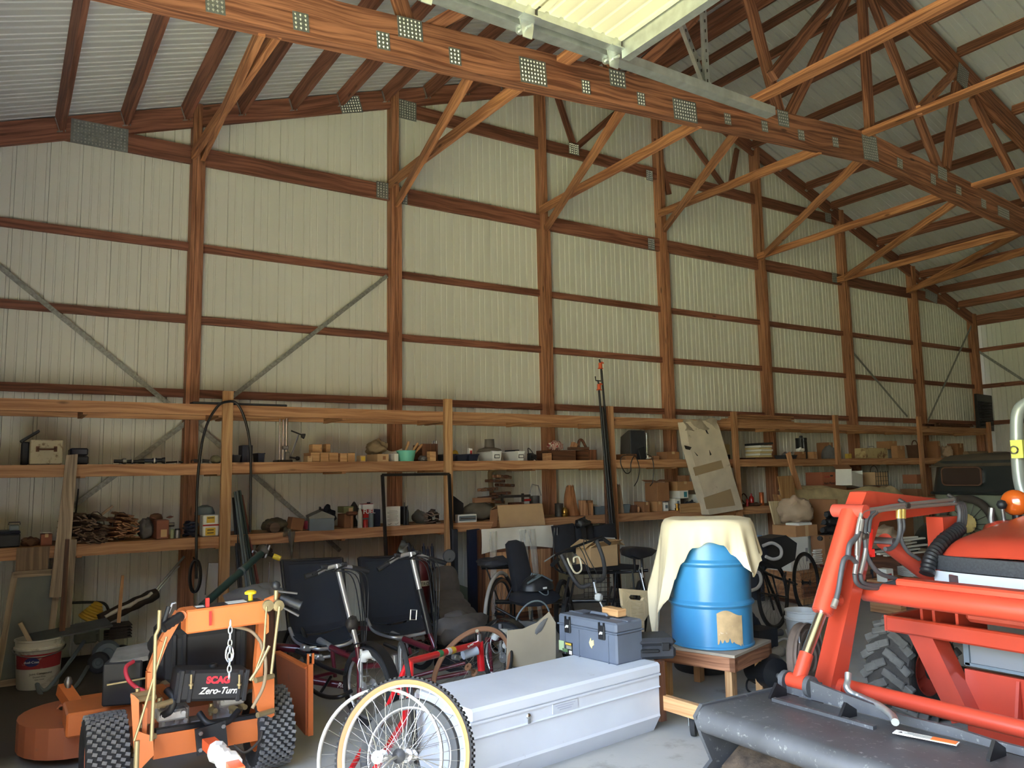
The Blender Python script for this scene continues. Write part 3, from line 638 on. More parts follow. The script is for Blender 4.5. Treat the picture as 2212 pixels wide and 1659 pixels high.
m = MB(); p = at_y(858, 982, YS+.2); m.grid(lambda u, v: (-.12+.24*u, .02*math.sin(3*u)+.08*v, .05+.12*v+.02*math.sin(5*u+2*v)), 8, 5, .003); tag(m.build('newspaper', M_PAPER, smooth=50, loc=(p.x, YS+.25, ZD2-.03)), 'folded newspaper sheet standing behind the turquoise bowl', 'newspaper')
t, w, h = solid('turquoise_bowl', 'turquoise plastic bowl full of tool handles on middle shelf', 'bowl', [(0, .02), (.72, 0), (.76, .06), (.94, .93), (1.02, .97), (1.02, 1), (.92, .98), (.74, .1), (0, .08)], (859, 973, 903, 996), M_TEAL, .06, ZD2, 28)
for dx, tl, lab in ((-.03, .3, 'leftmost wooden chisel handle standing in the turquoise bowl'), (.04, .55, 'middle wooden chisel handle leaning in the turquoise bowl'), (.07, .7, 'most tilted wooden chisel handle in the turquoise bowl')):
    m = MB(); m.lathe([(0, 0), (.014, .01), (.011, .08), (.016, .15), (.012, .17), (0, .17)], 10, (0, 0, 0)); o = m.build('wooden_chisel', W_PINE, smooth=40); o.location = (t.location.x+dx, t.location.y, ZD2+.06); o.rotation_euler = (.2, tl, 0); tag(o, lab, 'chisel', 'chisels in the turquoise bowl')
t, w, d, h = item('wooden_tote', 'brown wooden tool tote with metal knobs right of the turquoise bowl', 'tote', (893, 959, 945, 994), .22, .1, ZD2)
for y in (-d/2, d/2): m = MB(); m.box((0, y, h*.5), (w, .015, h if y < 0 else h*.9)); part(t, 'side_board', m, W_DARK)
m = MB(); m.box((0, 0, .01), (w, d, .02)); part(t, 'bottom_board', m, W_DARK)
for k in range(3): m = MB(); m.lathe([(0, 0), (.008, 0), (.012, .025), (.008, .035), (0, .035)], 8, (w*(.15+k*.13), -d/2, h)); part(t, 'knob', m, M_STEEL, 40)
block('short square wooden tube block in front of the brown tote', (925, 975, 942, 995), .12, .02, ZD2)
lumpy('grey_rag', 'grey dusty rag in front of the brown wooden tote', 'rag', (900, 984, 925, 995), .12, M_GREYCLOTH, .02, ZD2, 8, .2)
for lab, px in (('navy flat tray behind the second shelf upright', (944, 979, 985, 993)), ('navy flat tray with a yellow ball resting on it', (985, 980, 1010, 992)), ('navy tray directly left of the white bins', (1011, 979, 1034, 992))):
    t, w, d, h = item('tool_tray', lab, 'tray', px, .28, .04, ZD2); tray(t, w, d, h*.8, M_NAVY, rim=.02)
p = at_y(984, 976, YS+.12); m = MB(); m.lathe([(0, -.045), (.03, -.034), (.045, 0), (.03, .034), (0, .045)], 16); o = m.build('yellow_ball', M_YEL, smooth=60, loc=(p.x, YS+.14, ZD2+.085)); tag(o, 'yellow ball sitting in a navy tray right of upright', 'ball')
carton('small white and red packet standing on a navy tray', (1009, 968, 1021, 980), .05, M_PAPER, .1, ZD2+.06, tape=False, name='packet', mark=(0, .45, .6, .5, M_RED))
for k, (px, lab) in enumerate((((1032, 976, 1084, 992), 'white storage bin with label holder under a grey duct collar'), ((1086, 976, 1133, 992), 'white storage bin with label holder under a black lid'))):
    t, w, d, h = item('storage_bin', lab, 'bin', px, .34, .03, ZD2); tray(t, w, d, h, M_WHITE, taper=.9, rim=.018)
    m = MB(); m.box((0, -d*.475, h*.5), (.07, .008, h*.4)); part(t, 'label_holder', m, M_BLACK); m = MB(); m.box((0, -d*.475-.005, h*.5), (.055, .004, h*.25)); part(t, 'label_card', m, M_PAPER)
    if k == 1: m = MB(); m.box((-.02, 0, h+.012), (w*.7, d*.7, .022), b=.006); part(t, 'lid', m, M_DUSTBLK)
    else: BIN = t.location.copy(); BINH = h
m = MB(); m.lathe([(0, .0), (.15, 0), (.13, .03), (.06, .05), (.055, .14), (.058, .145), (.05, .145), (.048, .05), (0, .05)], 20); tag(m.build('duct_collar', mat('dusty_grey_steel', (112, 104, 94), .7, .3, noise=(9, .2)), smooth=35, loc=(BIN.x, BIN.y, ZD2+BINH+.003)), 'grey sheet metal duct collar resting on a white bin', 'duct')
t, w, d, h = item('field_camera', 'tangle of a black camera with strap right of the white bins', 'camera', (1133, 968, 1159, 991), .14, .06, ZD2)
m = MB(); m.box((0, 0, h*.32), (w*.75, .08, h*.6), b=.01); m.cyl((0, -.04, h*.32), (0, -.09, h*.32), .03); part(t, 'body', m, M_BLACK, 40); m = MB(); m.tube(smoothpath([(-w*.35, 0, h*.4), (-.02, .02, h*1.0), (w*.3, 0, h*.7), (w*.45, -.04, .02), (.05, -.07, .01)], 5), .006, 6); part(t, 'strap', m, M_BLACK)
def wbox(label, px, d, back, mt=W_DARK, z=None, open_=True):
    t, w, d, h = item('wooden_box', label, 'box', px, d, back, ZD2 if z is None else z)
    for y in (-d/2, d/2): m = MB(); m.box((0, y, h/2), (w, .014, h)); part(t, 'side_board', m, mt)
    for x in (-w/2+.007, w/2-.007): m = MB(); m.box((x, 0, h/2), (.014, d-.015, h)); part(t, 'end_board', m, mt)
    m = MB(); m.box((0, 0, .008 if open_ else h-.005), (w-.02, d-.02, .012)); part(t, 'bottom_board' if open_ else 'top_board', m, mt)
    return t, w, d, h
b1 = wbox('long brown wooden box carrying a red striped cloth', (1159, 973, 1243, 992), .26, .06, open_=False); b2 = wbox('shorter brown wooden box carrying a hand plane', (1244, 972, 1288, 991), .26, .06, open_=False)
block('small square wooden block in front of the long brown box', (1177, 979, 1192, 992), .1, .01, ZD2, W_SHELF)
M_STRIPE = bpy.data.materials.new('striped_cloth'); M_STRIPE.use_nodes = True; n = M_STRIPE.node_tree.nodes; L = M_STRIPE.node_tree.links
wv = n.new('ShaderNodeTexWave'); wv.inputs['Scale'].default_value = 16; wv.inputs['Distortion'].default_value = 2; tc = n.new('ShaderNodeTexCoord'); L.new(tc.outputs['Object'], wv.inputs[0]); cr = n.new('ShaderNodeValToRGB'); cr.color_ramp.elements[0].color = srgb(150, 50, 48)+(1,); cr.color_ramp.elements[1].color = srgb(216, 200, 180)+(1,); cr.color_ramp.elements[0].position = .4; cr.color_ramp.elements[1].position = .55; L.new(wv.outputs[0], cr.inputs[0]); L.new(cr.outputs[0], n['Principled BSDF'].inputs['Base Color'])
lumpy('striped_cloth', 'crumpled red and white striped cloth on a wooden box', 'cloth', (1180, 952, 1218, 973), .16, M_STRIPE, .1, ZD2+b1[3], 4, .25)
t, w, d, h = item('hand_plane', 'dark wooden hand plane lying on the shorter wooden box', 'hand plane', (1222, 950, 1276, 972), .1, .12, ZD2+b2[3])
m = MB(); m.box((0, 0, .02), (w*.95, .07, .035), b=.006); part(t, 'body', m, M_LEATHER); m = MB(); m.tube(smoothpath([(w*.0, 0, .03), (w*.05, 0, h*.9), (w*.2, 0, h*.95), (w*.38, 0, .03)], 5), .018, 8); part(t, 'tote_handle', m, W_DARK, 40); m = MB(); m.box((-w*.22, 0, h*.42), (.07, .06, h*.6), (0, .4, 0), b=.004); part(t, 'blade_wedge', m, W_SHELF)
t, w, d, h = item('monitor', 'dark grey angular old monitor seen from behind on middle shelf', 'monitor', (1326, 930, 1398, 990), .3, .1, ZD2)
bw = w*.42
m = MB(); m.add([(-bw, -.14, 0), (bw, -.14, 0), (bw*.86, -.12, h), (-bw*1.0, -.12, h), (-bw*.6, .12, h*.1), (bw*.6, .12, h*.1), (bw*.5, .1, h*.8), (-bw*.6, .1, h*.8)], [(0, 1, 2, 3), (7, 6, 5, 4), (0, 4, 5, 1), (1, 5, 6, 2), (2, 6, 7, 3), (3, 7, 4, 0)]); part(t, 'housing', m, mat('dark_grey_plastic', (76, 72, 68), .55))
m = MB(); m.box((0, -.145, h*.5), (bw*1.9, .012, h*.97), (0, 0, 0), b=.004); part(t, 'bezel', m, M_DUSTBLK); m = MB(); m.box((bw*.45, -.155, h*.22), (bw*.8, .02, h*.4), (0, -.3, 0), b=.004); part(t, 'vent_cover', m, M_BLACK)
carton('flat wooden topped packet below the dark monitor', (1330, 981, 1376, 992), .2, M_CARD2, .02, ZD2, tape=False, name='flat_packet')
t, w, h = solid('oil_lamp', 'tall glass oil lamp with white saucer base right of monitor', 'lamp', [(0, .02), (1, .06), (1, .09), (.3, .1), (.25, .18), (.3, .2), (0, .2)], (1389, 935, 1412, 987), M_WHITE, .1, ZD2)
m = MB(); m.lathe([(.3*w/2, h*.2), (.5*w/2, h*.45), (.55*w/2, h*.6), (.4*w/2, h), (.37*w/2, h), (.52*w/2, h*.6), (.47*w/2, h*.45), (.27*w/2, h*.2)], 20); part(t, 'glass_chimney', m, M_GLASS, 60)
for lab, pts in (('thin black cable looping down below the middle shelf left', [(1372, 983), (1345, 985), (1341, 1002), (1352, 1022), (1362, 1018), (1363, 1000), (1372, 985), (1381, 1010), (1378, 1035), (1370, 1050)]), ('thin black cable hanging from middle shelf onto a carton', [(1398, 982), (1408, 988), (1412, 1010), (1410, 1040), (1404, 1050)])):
    m = MB(); m.tube(smoothpath([at_y(*q, YS-.02+.002*i) for i, q in enumerate(pts)], 5), .006, 6); tag(m.build('hanging_cable', M_BLACK, smooth=60), lab, 'cable')
block('flat wooden offcut lying right of the oil lamp', (1417, 985, 1424, 993), .2, .04, ZD2, W_SHELF); carton('low brown carton between oil lamp and tall white carton', (1418, 976, 1468, 992), .2, M_CARD2, .05, ZD2)
t, w, d, h = item('paper_box', 'pale box lid showing left of the fourth shelf upright', 'box', (1548, 960, 1577, 978), .26, .1, ZD2+.07); m = MB(); m.box((0, 0, h/2), (w, d, h), b=.005); part(t, 'body', m, mat('manila', (206, 184, 132), .8)); m = MB(); m.box((0, 0, -.035), (w*1.02, d, .065), b=.005); part(t, 'base', m, M_DUSTBLK)
t, w, d, h = item('record_stack', 'stack of pale paper folders with a black binder on top', 'stack', (1606, 955, 1670, 986), .3, .08, ZD2+.03)
for k in range(6): m = MB(); m.box((rnd.uniform(-.02, .02), rnd.uniform(-.02, .02), h*(.06+.13*k)), (w*.9, d*.9, h*.115), (0, 0, rnd.uniform(-.08, .08))); part(t, 'folder', m, M_PAPER if k % 2 else mat('manila', (206, 184, 132), .8))
m = MB(); m.box((.02, 0, h*.88), (w, d, h*.14), (0, -.06, .1), b=.006); part(t, 'binder', m, M_BLACK)
m = MB(); a, b, zb, zt = rect(1598, 985, 1672, 993, .3, YS+.06); m.box((0, 0, .013), (b-a, .3, .026)); tag(m.build('serving_board', W_DARK, loc=((a+b)/2, YS+.22, ZD2)), 'flat brown board under the stack of pale folders', 'board')
t, w, d, h = item('headlamp_pair', 'pair of old round headlamps lying in a dark tray', 'headlamp', (1672, 976, 1722, 992), .2, .04, ZD2); tray(t, w, d, h*.5, M_DUSTBLK)
for k in (-.28, .28): m = MB(); m.lathe([(0, -.05), (.04, -.04), (.055, 0), (.06, .01), (.05, .015), (0, .025)], 16, (w*k, -.06, .05), (0, -1, .2)); part(t, 'reflector', m, M_CHROME, 40)
t, w, h = solid('black_stockpot', 'tall black pot with a column on middle shelf right', 'pot', [(0, 0), (.95, 0), (1, .05), (1, .9), (1.03, .95), (1, 1), (.3, 1), (.3, 1.1), (0, 1.12)], (1716, 946, 1757, 984), M_BLACK, .2, ZD2)
m = MB(); m.cyl((-.1, -.12, .0), (-.1, -.12, h*.95), .035); m.ring((-.1, -.12, h*.8), (0, 0, 1), .037, .006, 16, 6); part(t, 'flue', m, M_BLKMET, 40)
carton('small carton left of two below the black pot', (1712, 976, 1741, 992), .14, M_CARD2, .04, ZD2); carton('small carton right of two below the black pot', (1741, 976, 1765, 992), .14, M_CARD, .04, ZD2)
lumpy('crumpled_paper', 'white crumpled paper lying before the black pot', 'paper', (1717, 967, 1740, 977), .1, M_PAPER, .05, ZD2+.1, 6, .25)
lumpy('grey_cloth_roll', 'grey folded cloth roll hanging over the middle shelf edge', 'cloth', (1770, 962, 1812, 1000), .25, M_GREYCLOTH, -.02, None, 9, .12)
carton('brown carton behind the grey folded cloth roll', (1764, 956, 1800, 985), .2, M_CARD2, .3, ZD2)
carton('little yellow box right of the fifth shelf upright', (1825, 980, 1840, 991), .06, mat('yellow_carton', (190, 160, 70), .8), .03, ZD2, tape=False)
t, w, d, h = item('metal_file_box', 'wide pale rusty metal box on the right of middle shelf', 'box', (1846, 968, 1918, 991), .2, .06, ZD2); m = MB(); m.box((0, 0, h/2), (w, d, h), b=.006); part(t, 'body', m, mat('rusty_white_tin', (190, 168, 120), .6, dirt=(7, .52, (120, 82, 50)))); m = MB(); m.tube([(-.08, 0, h), (-.08, 0, h+.03), (.08, 0, h+.03), (.08, 0, h)], .006, 6); part(t, 'handle', m, M_STEEL)
carton('brown carton on top of the pale rusty metal box', (1893, 953, 1938, 969), .25, M_CARD, .3, ZD2+.16); carton('upright brown carton right of the pale rusty metal box', (1925, 963, 1955, 988), .12, M_CARD, .06, ZD2)
t, w, d, h = item('wicker_basket', 'dark basket with tall hoop handle left of the sixth upright', 'basket', (1958, 962, 1996, 988), .2, .1, ZD2); tray(t, w, d, h, M_LEATHER, rim=.025); m = MB(); m.tube(arc((0, 0, h), (1, 0, 0), (0, 0, 1), w*.42, 0, math.pi, 12), .01, 6); part(t, 'hoop_handle', m, M_LEATHER)
carton('tall brown carton right of the sixth shelf upright', (2003, 953, 2032, 987), .2, M_CARD2, .1, ZD2); carton('reddish brown carton above the old car roof', (2046, 958, 2082, 985), .2, M_CARD2, .2, ZD2)
lumpy('old_shoe_pile', 'pale heap of rags above the old car roof', 'rags', (2030, 963, 2062, 984), .2, M_BEIGEBAG, .06, ZD2, 12, .25)
for k, (px, lab) in enumerate((((2082, 968, 2140, 980), 'rolled tan rug on the shelf left above the car roof'), ((2120, 966, 2182, 982), 'rolled tan rug ending at the right edge above car roof'))):
    a, b, zb, zt = rect(*px, .1, YS+.08+.14*k); m = MB(); r = .06; L_ = max(.5, b-a)
    m.cyl((-L_/2, 0, r), (L_/2, 0, r), r, n=16); m.tube([(-L_/2-.001, math.cos(q)*r*q/13, r+math.sin(q)*r*q/13) for q in [i*.5 for i in range(24)]], .004, 4); tag(m.build('rolled_rug', M_TAN, smooth=40, loc=((a+b)/2, YS+.15+.14*k, ZD2)), lab, 'rug')

# ---- top shelf
m = MB(); a, b, zb, zt = rect(410, 868, 620, 878, .12, YS+.03); m.box((0, 0, .012), (b-a, .14, .024), b=.006); tag(m.build('black_trim_strip', M_DUSTBLK, loc=((a+b)/2, YS+.09, Z3)), 'long flat black strip lying on the top rail at left', 'strip')
for k in range(5):
    m = MB(); L_ = 1.5-.08*k; m.box((0, 0, 0), (L_, .11, .018)); tag(m.build('lath_board', W_SHELF, loc=(at_y(1618, 905, YS+.1).x+.04*k+.2, YS+.1+(k % 2)*.05, Z3+.012+k*.019)), ('lowest','second from bottom','middle','second from top','topmost')[k]+' thin wooden lath of the stack on the top rail', 'lath', 'laths stacked on the top rail')
m = MB()
r = random.Random(4)
for k in range(9): m.tube([(r.uniform(-.7, -.5), r.uniform(-.2, .2), .03+k*.006), (r.uniform(.4, .8), r.uniform(-.2, .2), .03+k*.006)], .018, 6)
tag(m.build('pipe_bundle', M_RUST, loc=(at_y(2045, 906, YS+.3).x, YS+.32, Z3)), 'bundle of dark rusty pipes on the top shelf far right', 'pipes')
t, w, d, h = item('louvre_panel', 'tall black louvred panel standing on the top shelf far right', 'panel', (2094, 852, 2160, 915), .2, .35, Z3); w *= .75
m = MB(); m.box((0, .02, h/2), (w, .05, h), (0, .03, 0)); part(t, 'frame', m, M_BLKMET)
for k in range(16): m = MB(); m.box((0, -.015, h*(.12+.045*k)), (w*.85, .035, .012), (.5, 0, 0)); part(t, 'louvre', m, M_BLKMET)
m = MB(); m.tube(smoothpath([at_y(*q, YS+.5) for q in ((2148, 868), (2162, 870), (2174, 884), (2177, 900), (2172, 915))], 5), .035, 10); tag(m.build('curved_pipe', M_RUST, smooth=60), 'curved rusty pipe beside the black louvred panel', 'pipe')
# ---------------------------------------------------------------- lower shelf, from the left
Z = ZD1
t, w, d, h = item('metal_toolbox', 'dusty dark metal toolbox at the left end of the lower shelf', 'toolbox', (-20, 1147, 44, 1182), .3, .05, Z); m = MB(); m.box((0, 0, h*.4), (w, d, h*.8), b=.01); part(t, 'body', m, M_DUSTBLK); m = MB(); m.box((0, 0, h*.9), (w*1.01, d*1.01, h*.2), b=.015); part(t, 'lid', m, M_NAVY)
t, w, d, h = item('battery_charger', 'small blue grey charger box on top of the leftmost dark toolbox', 'charger', (20, 1134, 42, 1148), .14, .1, Z+.125); m = MB(); m.box((0, 0, h/2), (w, d, h), b=.008); part(t, 'body', m, M_GREYMET); m = MB(); m.tube([(-.04, 0, h), (-.04, 0, h+.02), (.04, 0, h+.02), (.04, 0, h)], .005, 5); part(t, 'handle', m, M_BLACK)
lumpy('leather_pouch', 'brown leather tool pouch left of the tall leaning plank', 'pouch', (46, 1160, 84, 1180), .16, M_LEATHER, .03, Z, 21, .2)
c = carton('small reddish brown carton with paper on top behind tall plank', (88, 1153, 113, 1178), .14, mat('red_brown_card', (136, 84, 66), .85), .04, Z)
m = MB(); m.box((0, 0, .004), (.08, .05, .006), (.05, .1, .4)); tag(m.build('paper_slip', M_PAPER, loc=(c[0].location.x, c[0].location.y, Z+c[3]+.004)), 'white paper slip lying on the reddish brown carton', 'paper')
W_SHAKE = wood('cedar_shake', (128, 104, 84), (84, 66, 52), knots=False); W_SHAKE2 = wood('cedar_shake_fresh', (176, 128, 92), (120, 86, 62), knots=False)
bundle('grey brown shingle bundle closest to the tall leaning plank', (152, 1108, 192, 1165), .42, W_SHAKE, 42, 1, -.06, Z, .3)
bundle('middle grey shingle bundle sagging behind two others', (180, 1105, 238, 1162), .4, W_SHAKE, 44, 2, .12, Z, .2)
bundle('large shingle bundle with fresh orange cut ends', (236, 1106, 296, 1164), .42, W_SHAKE2, 56, 3, .0, Z, .25)
bundle('low loose shingle bundle hanging over the shelf edge', (170, 1150, 228, 1185), .4, W_SHAKE, 26, 5, -.12, Z-.02, .45)
m = MB(); m.bar((0, 0, 0), (.03, .12, .34), .11, .012, (1, 0, .2)); tag(m.build('slate_board', M_DUSTBLK, loc=(at_y(160, 1110, YS+.45).x, YS+.4, Z+.1)), 'dark board standing upright behind the leftmost shingle bundle', 'board')
m = MB(); a = at_y(196, 1130, YS+.4); b = at_y(244, 1093, YS+.4); m.bar(a, b, .03, .02); tag(m.build('lath_stick', W_OLD), 'single thin stick poking up behind the shingle bundles', 'stick')
lumpy('dark_cloth_bundle', 'dark bundled cloth right of the shingle bundles', 'cloth', (296, 1120, 335, 1158), .22, M_GREYCLOTH, .12, Z, 23, .2)
c = carton('brown carton with raised flap and pale label left of wall post', (331, 1123, 365, 1158), .18, mat('red_brown_card', (136, 84, 66), .85), .04, Z, flaps=2, mark=(.1, .3, .5, .4, M_CARD3))
t, w, h = solid('bench_motor', 'rust red bench motor lying behind brown flapped carton', 'motor', [(0, 0), (.9, 0), (1, .1), (1, .8), (.8, .95), (.3, 1), (0, 1)], (322, 1109, 352, 1140), M_RUST, .3, Z)
m = MB(); m.cyl((0, 0, h*.5), (.16, 0, h*.5), .02); part(t, 'shaft', m, M_STEEL)
solid('glass_jar', 'small jar with dark lid in front of the first wall post', 'jar', [(0, 0), (.95, 0), (1, .05), (1, .75), (.8, .85), (0, .85)], (377, 1142, 390, 1157), M_STEEL, .05, Z, lid=(M_BLACK, [(0, .84), (.86, .84), (.86, 1), (0, 1)]))
solid('tin_can', 'pale green tin left of the small jar', 'can', CAN, (368, 1143, 377, 1157), mat('pale_green_tin', (140, 150, 118), .5), .05, Z)
t, w, d, h = item('coiled_strap', 'heap of coiled dark straps below the first wall post', 'strap', (392, 1128, 432, 1156), .2, .05, Z)
for k in range(5): m = MB(); m.tube([(math.cos(q)*w*.42+rnd.uniform(-.01, .01), math.sin(q)*d*.4, .02+.025*k+.012*math.sin(q*2+k)) for q in [i*.45 for i in range(14)]], .012, 6, closed=True); part(t, 'coil', m, M_NAVY, 50)
t, w, d, h = item('fuel_tin', 'square white tin with yellow and red printed bands', 'tin', (431, 1112, 473, 1157), .14, .04, Z)
m = MB(); m.box((0, 0, h/2), (w, d, h), b=.008); part(t, 'body', m, M_WHITE)
for zz, hh, mm, ww in ((.78, .3, M_YEL, .5), (.52, .07, M_RED, 1.0), (.22, .36, M_YEL, .62)): m = MB(); m.box((-w*.02 if ww < 1 else 0, -d/2-.001, h*zz), (w*ww, .003, h*hh)); part(t, 'printed_band', m, mm)
for zz in (.86, .16, .3): m = MB(); m.box((-w*.02, -d/2-.003, h*zz), (w*.4, .002, h*.04)); part(t, 'printed_line', m, M_INK)
m = MB(); m.lathe([(0, 0), (.09, 0), (.09, .02), (.07, .07), (.02, .09), (0, .09)], 18); tag(m.build('domed_cover', M_GREYMET, smooth=40, loc=(t.location.x-.01, t.location.y+.16, Z+h*.98)), 'grey domed lid above the white and yellow tin', 'lid'); 
m = MB(); m.box((0, 0, h*.49), (.16, .12, h*.98), b=.01); tag(m.build('cardboard_box', M_CARD2, loc=(t.location.x-.01, t.location.y+.17, Z)), 'dark carton under the grey domed lid', 'box')
lumpy('khaki_duffel', 'khaki canvas duffel lying right of the first shelf upright', 'bag', (560, 1119, 630, 1152), .3, mat('khaki_dark', (92, 86, 66), .95, noise=(9, .2)), .1, Z, 31, .16)
m = MB(); m.cyl((0, -.07, .05), (0, .07, .05), .05, n=14); tag(m.build('cork_roll', W_SHAKE, smooth=40, loc=(at_y(590, 1140, YS+.05).x, YS+.06, Z)), 'round brown roll end in front of the khaki duffel', 'roll')
m = MB(); m.box((0, 0, .07), (.13, .12, .12), (0, .2, .1), b=.004); tag(m.build('small_carton', M_CARD2, loc=(at_y(642, 1130, YS+.06).x, YS+.12, Z)), 'tilted brown carton between khaki duffel and grey toolbox', 'box')
m = MB(); m.lathe([(0, -.045), (.03, -.034), (.045, 0), (.03, .034), (0, .045)], 16); tag(m.build('pink_ball', mat('pink_rubber', (186, 70, 96), .6), smooth=60, loc=(at_y(664, 1135, YS+.2).x, YS+.24, Z+.046)), 'pinkish ball half hidden left of the grey peaked toolbox', 'ball')
t, w, d, h = item('peaked_toolbox', 'grey blue metal toolbox with a peaked lid on lower shelf', 'toolbox', (656, 1103, 727, 1148), .3, .02, Z, -.25)
w = .24; d = .42
m = MB(); m.prism([(-w/2, 0), (w/2, 0), (w/2, h*.62), (-w/2, h*.62)], (0, 0, 0), (1, 0, 0), (0, 0, 1), d, ax=(0, 1, 0)); part(t, 'body', m, M_GREYMET)
m = MB(); m.prism([(-w/2-.004, h*.63), (w/2+.004, h*.63), (w/2+.004, h*.72), (0, h), (-w/2-.004, h*.72)], (0, 0, 0), (1, 0, 0), (0, 0, 1), d+.008, ax=(0, 1, 0)); part(t, 'lid', m, mat('dusty_grey_enamel', (128, 128, 118), .7, noise=(7, .15)))
m = MB(); m.tube([(0, -.07, h), (0, -.06, h+.03), (0, .06, h+.03), (0, .07, h)], .007, 6); part(t, 'handle', m, M_BLACK)
lumpy('dark_cable_heap', 'dark tangle of cables behind the grey peaked toolbox', 'cable', (684, 1094, 728, 1112), .2, M_DUSTBLK, .4, Z+.02, 33, .25)
carton('green and brown sided carton behind the red fuel can', (729, 1094, 764, 1110), .18, mat('dull_green_card', (110, 116, 78), .85), .2, Z+.15, tape=False, mark=(.2, .5, .4, .6, M_CARD3)); carton('plain brown carton under the green sided carton', (729, 1110, 764, 1144), .2, M_CARD2, .18, Z, tape=False)
t, w, d, h = item('wooden_mallet', 'wooden mallet standing head up left of the red fuel can', 'mallet', (752, 1105, 768, 1140), .1, .05, Z); m = MB(); m.cyl((0, 0, 0), (0, 0, h*.8), .014); part(t, 'handle', m, W_SHELF); m = MB(); m.box((0, 0, h*.88), (.11, .06, h*.24), b=.01); part(t, 'head', m, W_DARK)
t, w, h = solid('vise_head', 'dark knobbly iron vise on the shelf behind the mallet', 'vise', [(0, 0), (.9, 0), (.8, .2), (.4, .35), (.5, .5), (.9, .6), (.8, .8), (.3, .95), (0, 1)], (756, 1083, 776, 1130), M_IRON, .3, Z); m = MB(); m.cyl((-.09, 0, h*.7), (.09, 0, h*.7), .01); part(t, 'handle', m, M_STEEL)
t, w, d, h = item('fuel_can', 'red and white rectangular can printed FUEL on lower shelf', 'can', (776, 1085, 807, 1133), .1, .12, Z)
m = MB(); m.box((0, 0, h*.47), (w, d, h*.94), b=.006); part(t, 'body', m, M_RED); m = MB(); m.box((0, -.0, h*.82), (w*1.01, d*1.01, h*.2)); part(t, 'white_band', m, M_WHITE); m = MB(); m.box((0, 0, h*.2), (w*1.01, d*1.01, h*.35)); part(t, 'blue_band', m, M_GREYMET); m = MB(); m.cyl((w*.2, 0, h*.94), (w*.2, 0, h), .018); part(t, 'cap', m, M_BLACK, 40)
txt('FUEL', .062, t, (w*.08, -d/2-.003, h*.62), FRONT, M_WHITE, bold=.001)
t, w, h = solid('bottle', 'slim pale bottle with white cap in front of the FUEL can', 'bottle', BOTTLE, (773, 1093, 784, 1138), mat('pale_bottle', (190, 186, 170), .4), .03, Z, lid=(M_WHITE, [(0, .9), (.45, .9), (.45, 1.06), (0, 1.06)], 'cap'))
solid('spray_can', 'blue labelled can right in front of the FUEL can', 'can', CAN, (797, 1108, 808, 1135), M_GREYMET, .03, Z); solid('small_tin', 'low red tin between the bottle and the blue can', 'tin', CAN, (785, 1122, 796, 1136), M_RED, .03, Z)
carton('dark blue box right of the FUEL can', (806, 1100, 822, 1132), .14, M_NAVY, .14, Z, tape=False)
t, w, d, h = item('instruction_card', 'white printed instruction box standing behind the black frame', 'box', (829, 1094, 865, 1134), .05, .08, Z); m = MB(); m.box((0, 0, h/2), (w, d, h), b=.004); part(t, 'body', m, M_PAPER)
for k in range(9): m = MB(); m.box((-.006 if k % 3 else 0, -d/2-.001, h*(.78-.065*k)), (w*(.72 if k % 3 else .55), .002, h*.018)); part(t, 'printed_line', m, mat('faded_ink', (120, 118, 112), .7))
for sg in (-.25, .22): m = MB(); m.tube([(w*(sg-.1), -d/2-.002, h*.1), (w*sg, -d/2-.002, h*.07), (w*(sg+.14), -d/2-.002, h*.15)], .002, 4); part(t, 'check_mark', m, M_INK)
carton('black box behind the white instruction box', (862, 1094, 880, 1130), .12, M_DUSTBLK, .2, Z, tape=False)
for k, px in enumerate(((871, 1085, 877, 1125), (878, 1092, 883, 1122))): solid('slim_bottle', ('taller', 'shorter')[k]+' thin black bottle behind the black steel frame', 'bottle', BOTTLE, px, M_BLACK, .12, Z)
lumpy('grey_tarp', 'grey folded tarp lying left of the second shelf upright', 'tarp', (884, 1103, 925, 1128), .3, mat('grey_tarp', (96, 94, 84), .8, noise=(5, .15)), .15, Z, 41, .15)
bundle('dark fanned shingle bundle beside the second shelf upright', (905, 1102, 962, 1132), .36, W_SHAKE, 24, 9, -.04, Z, -.5)
# right of the second upright
m = MB(); m.grid(lambda u, v: (.22*u-.1, .12*math.sin(u*2.2), v*.3*(1-.35*u*u)), 10, 6, .008); tag(m.build('bent_steel_sheet', M_DUSTBLK, smooth=50, loc=(at_y(995, 1090, YS+.2).x, YS+.25, Z)), 'curved dark panel standing right of the second upright', 'panel')
t, w, d, h = item('light_fixture', 'white framed tube light fixture on the lower shelf edge', 'light fixture', (984, 1111, 1031, 1126), .07, -.01, Z); m = MB(); m.box((0, .012, h/2), (w, d, h), b=.004); part(t, 'housing', m, M_WHITE); m = MB(); m.box((0, -d/2+.01, h/2), (w*.88, .01, h*.6)); part(t, 'recess', m, M_GREYMET); m = MB(); m.cyl((-w*.38, -d/2, h*.5), (w*.4, -d/2, h*.5), .008); part(t, 'tube', m, M_STEEL, 40)
lumpy('canvas_tool_roll', 'grey canvas wrapped bundle behind the white light fixture', 'bundle', (992, 1083, 1080, 1122), .3, mat('grey_canvas', (104, 96, 82), .95, noise=(6, .2)), .15, Z, 44, .1)
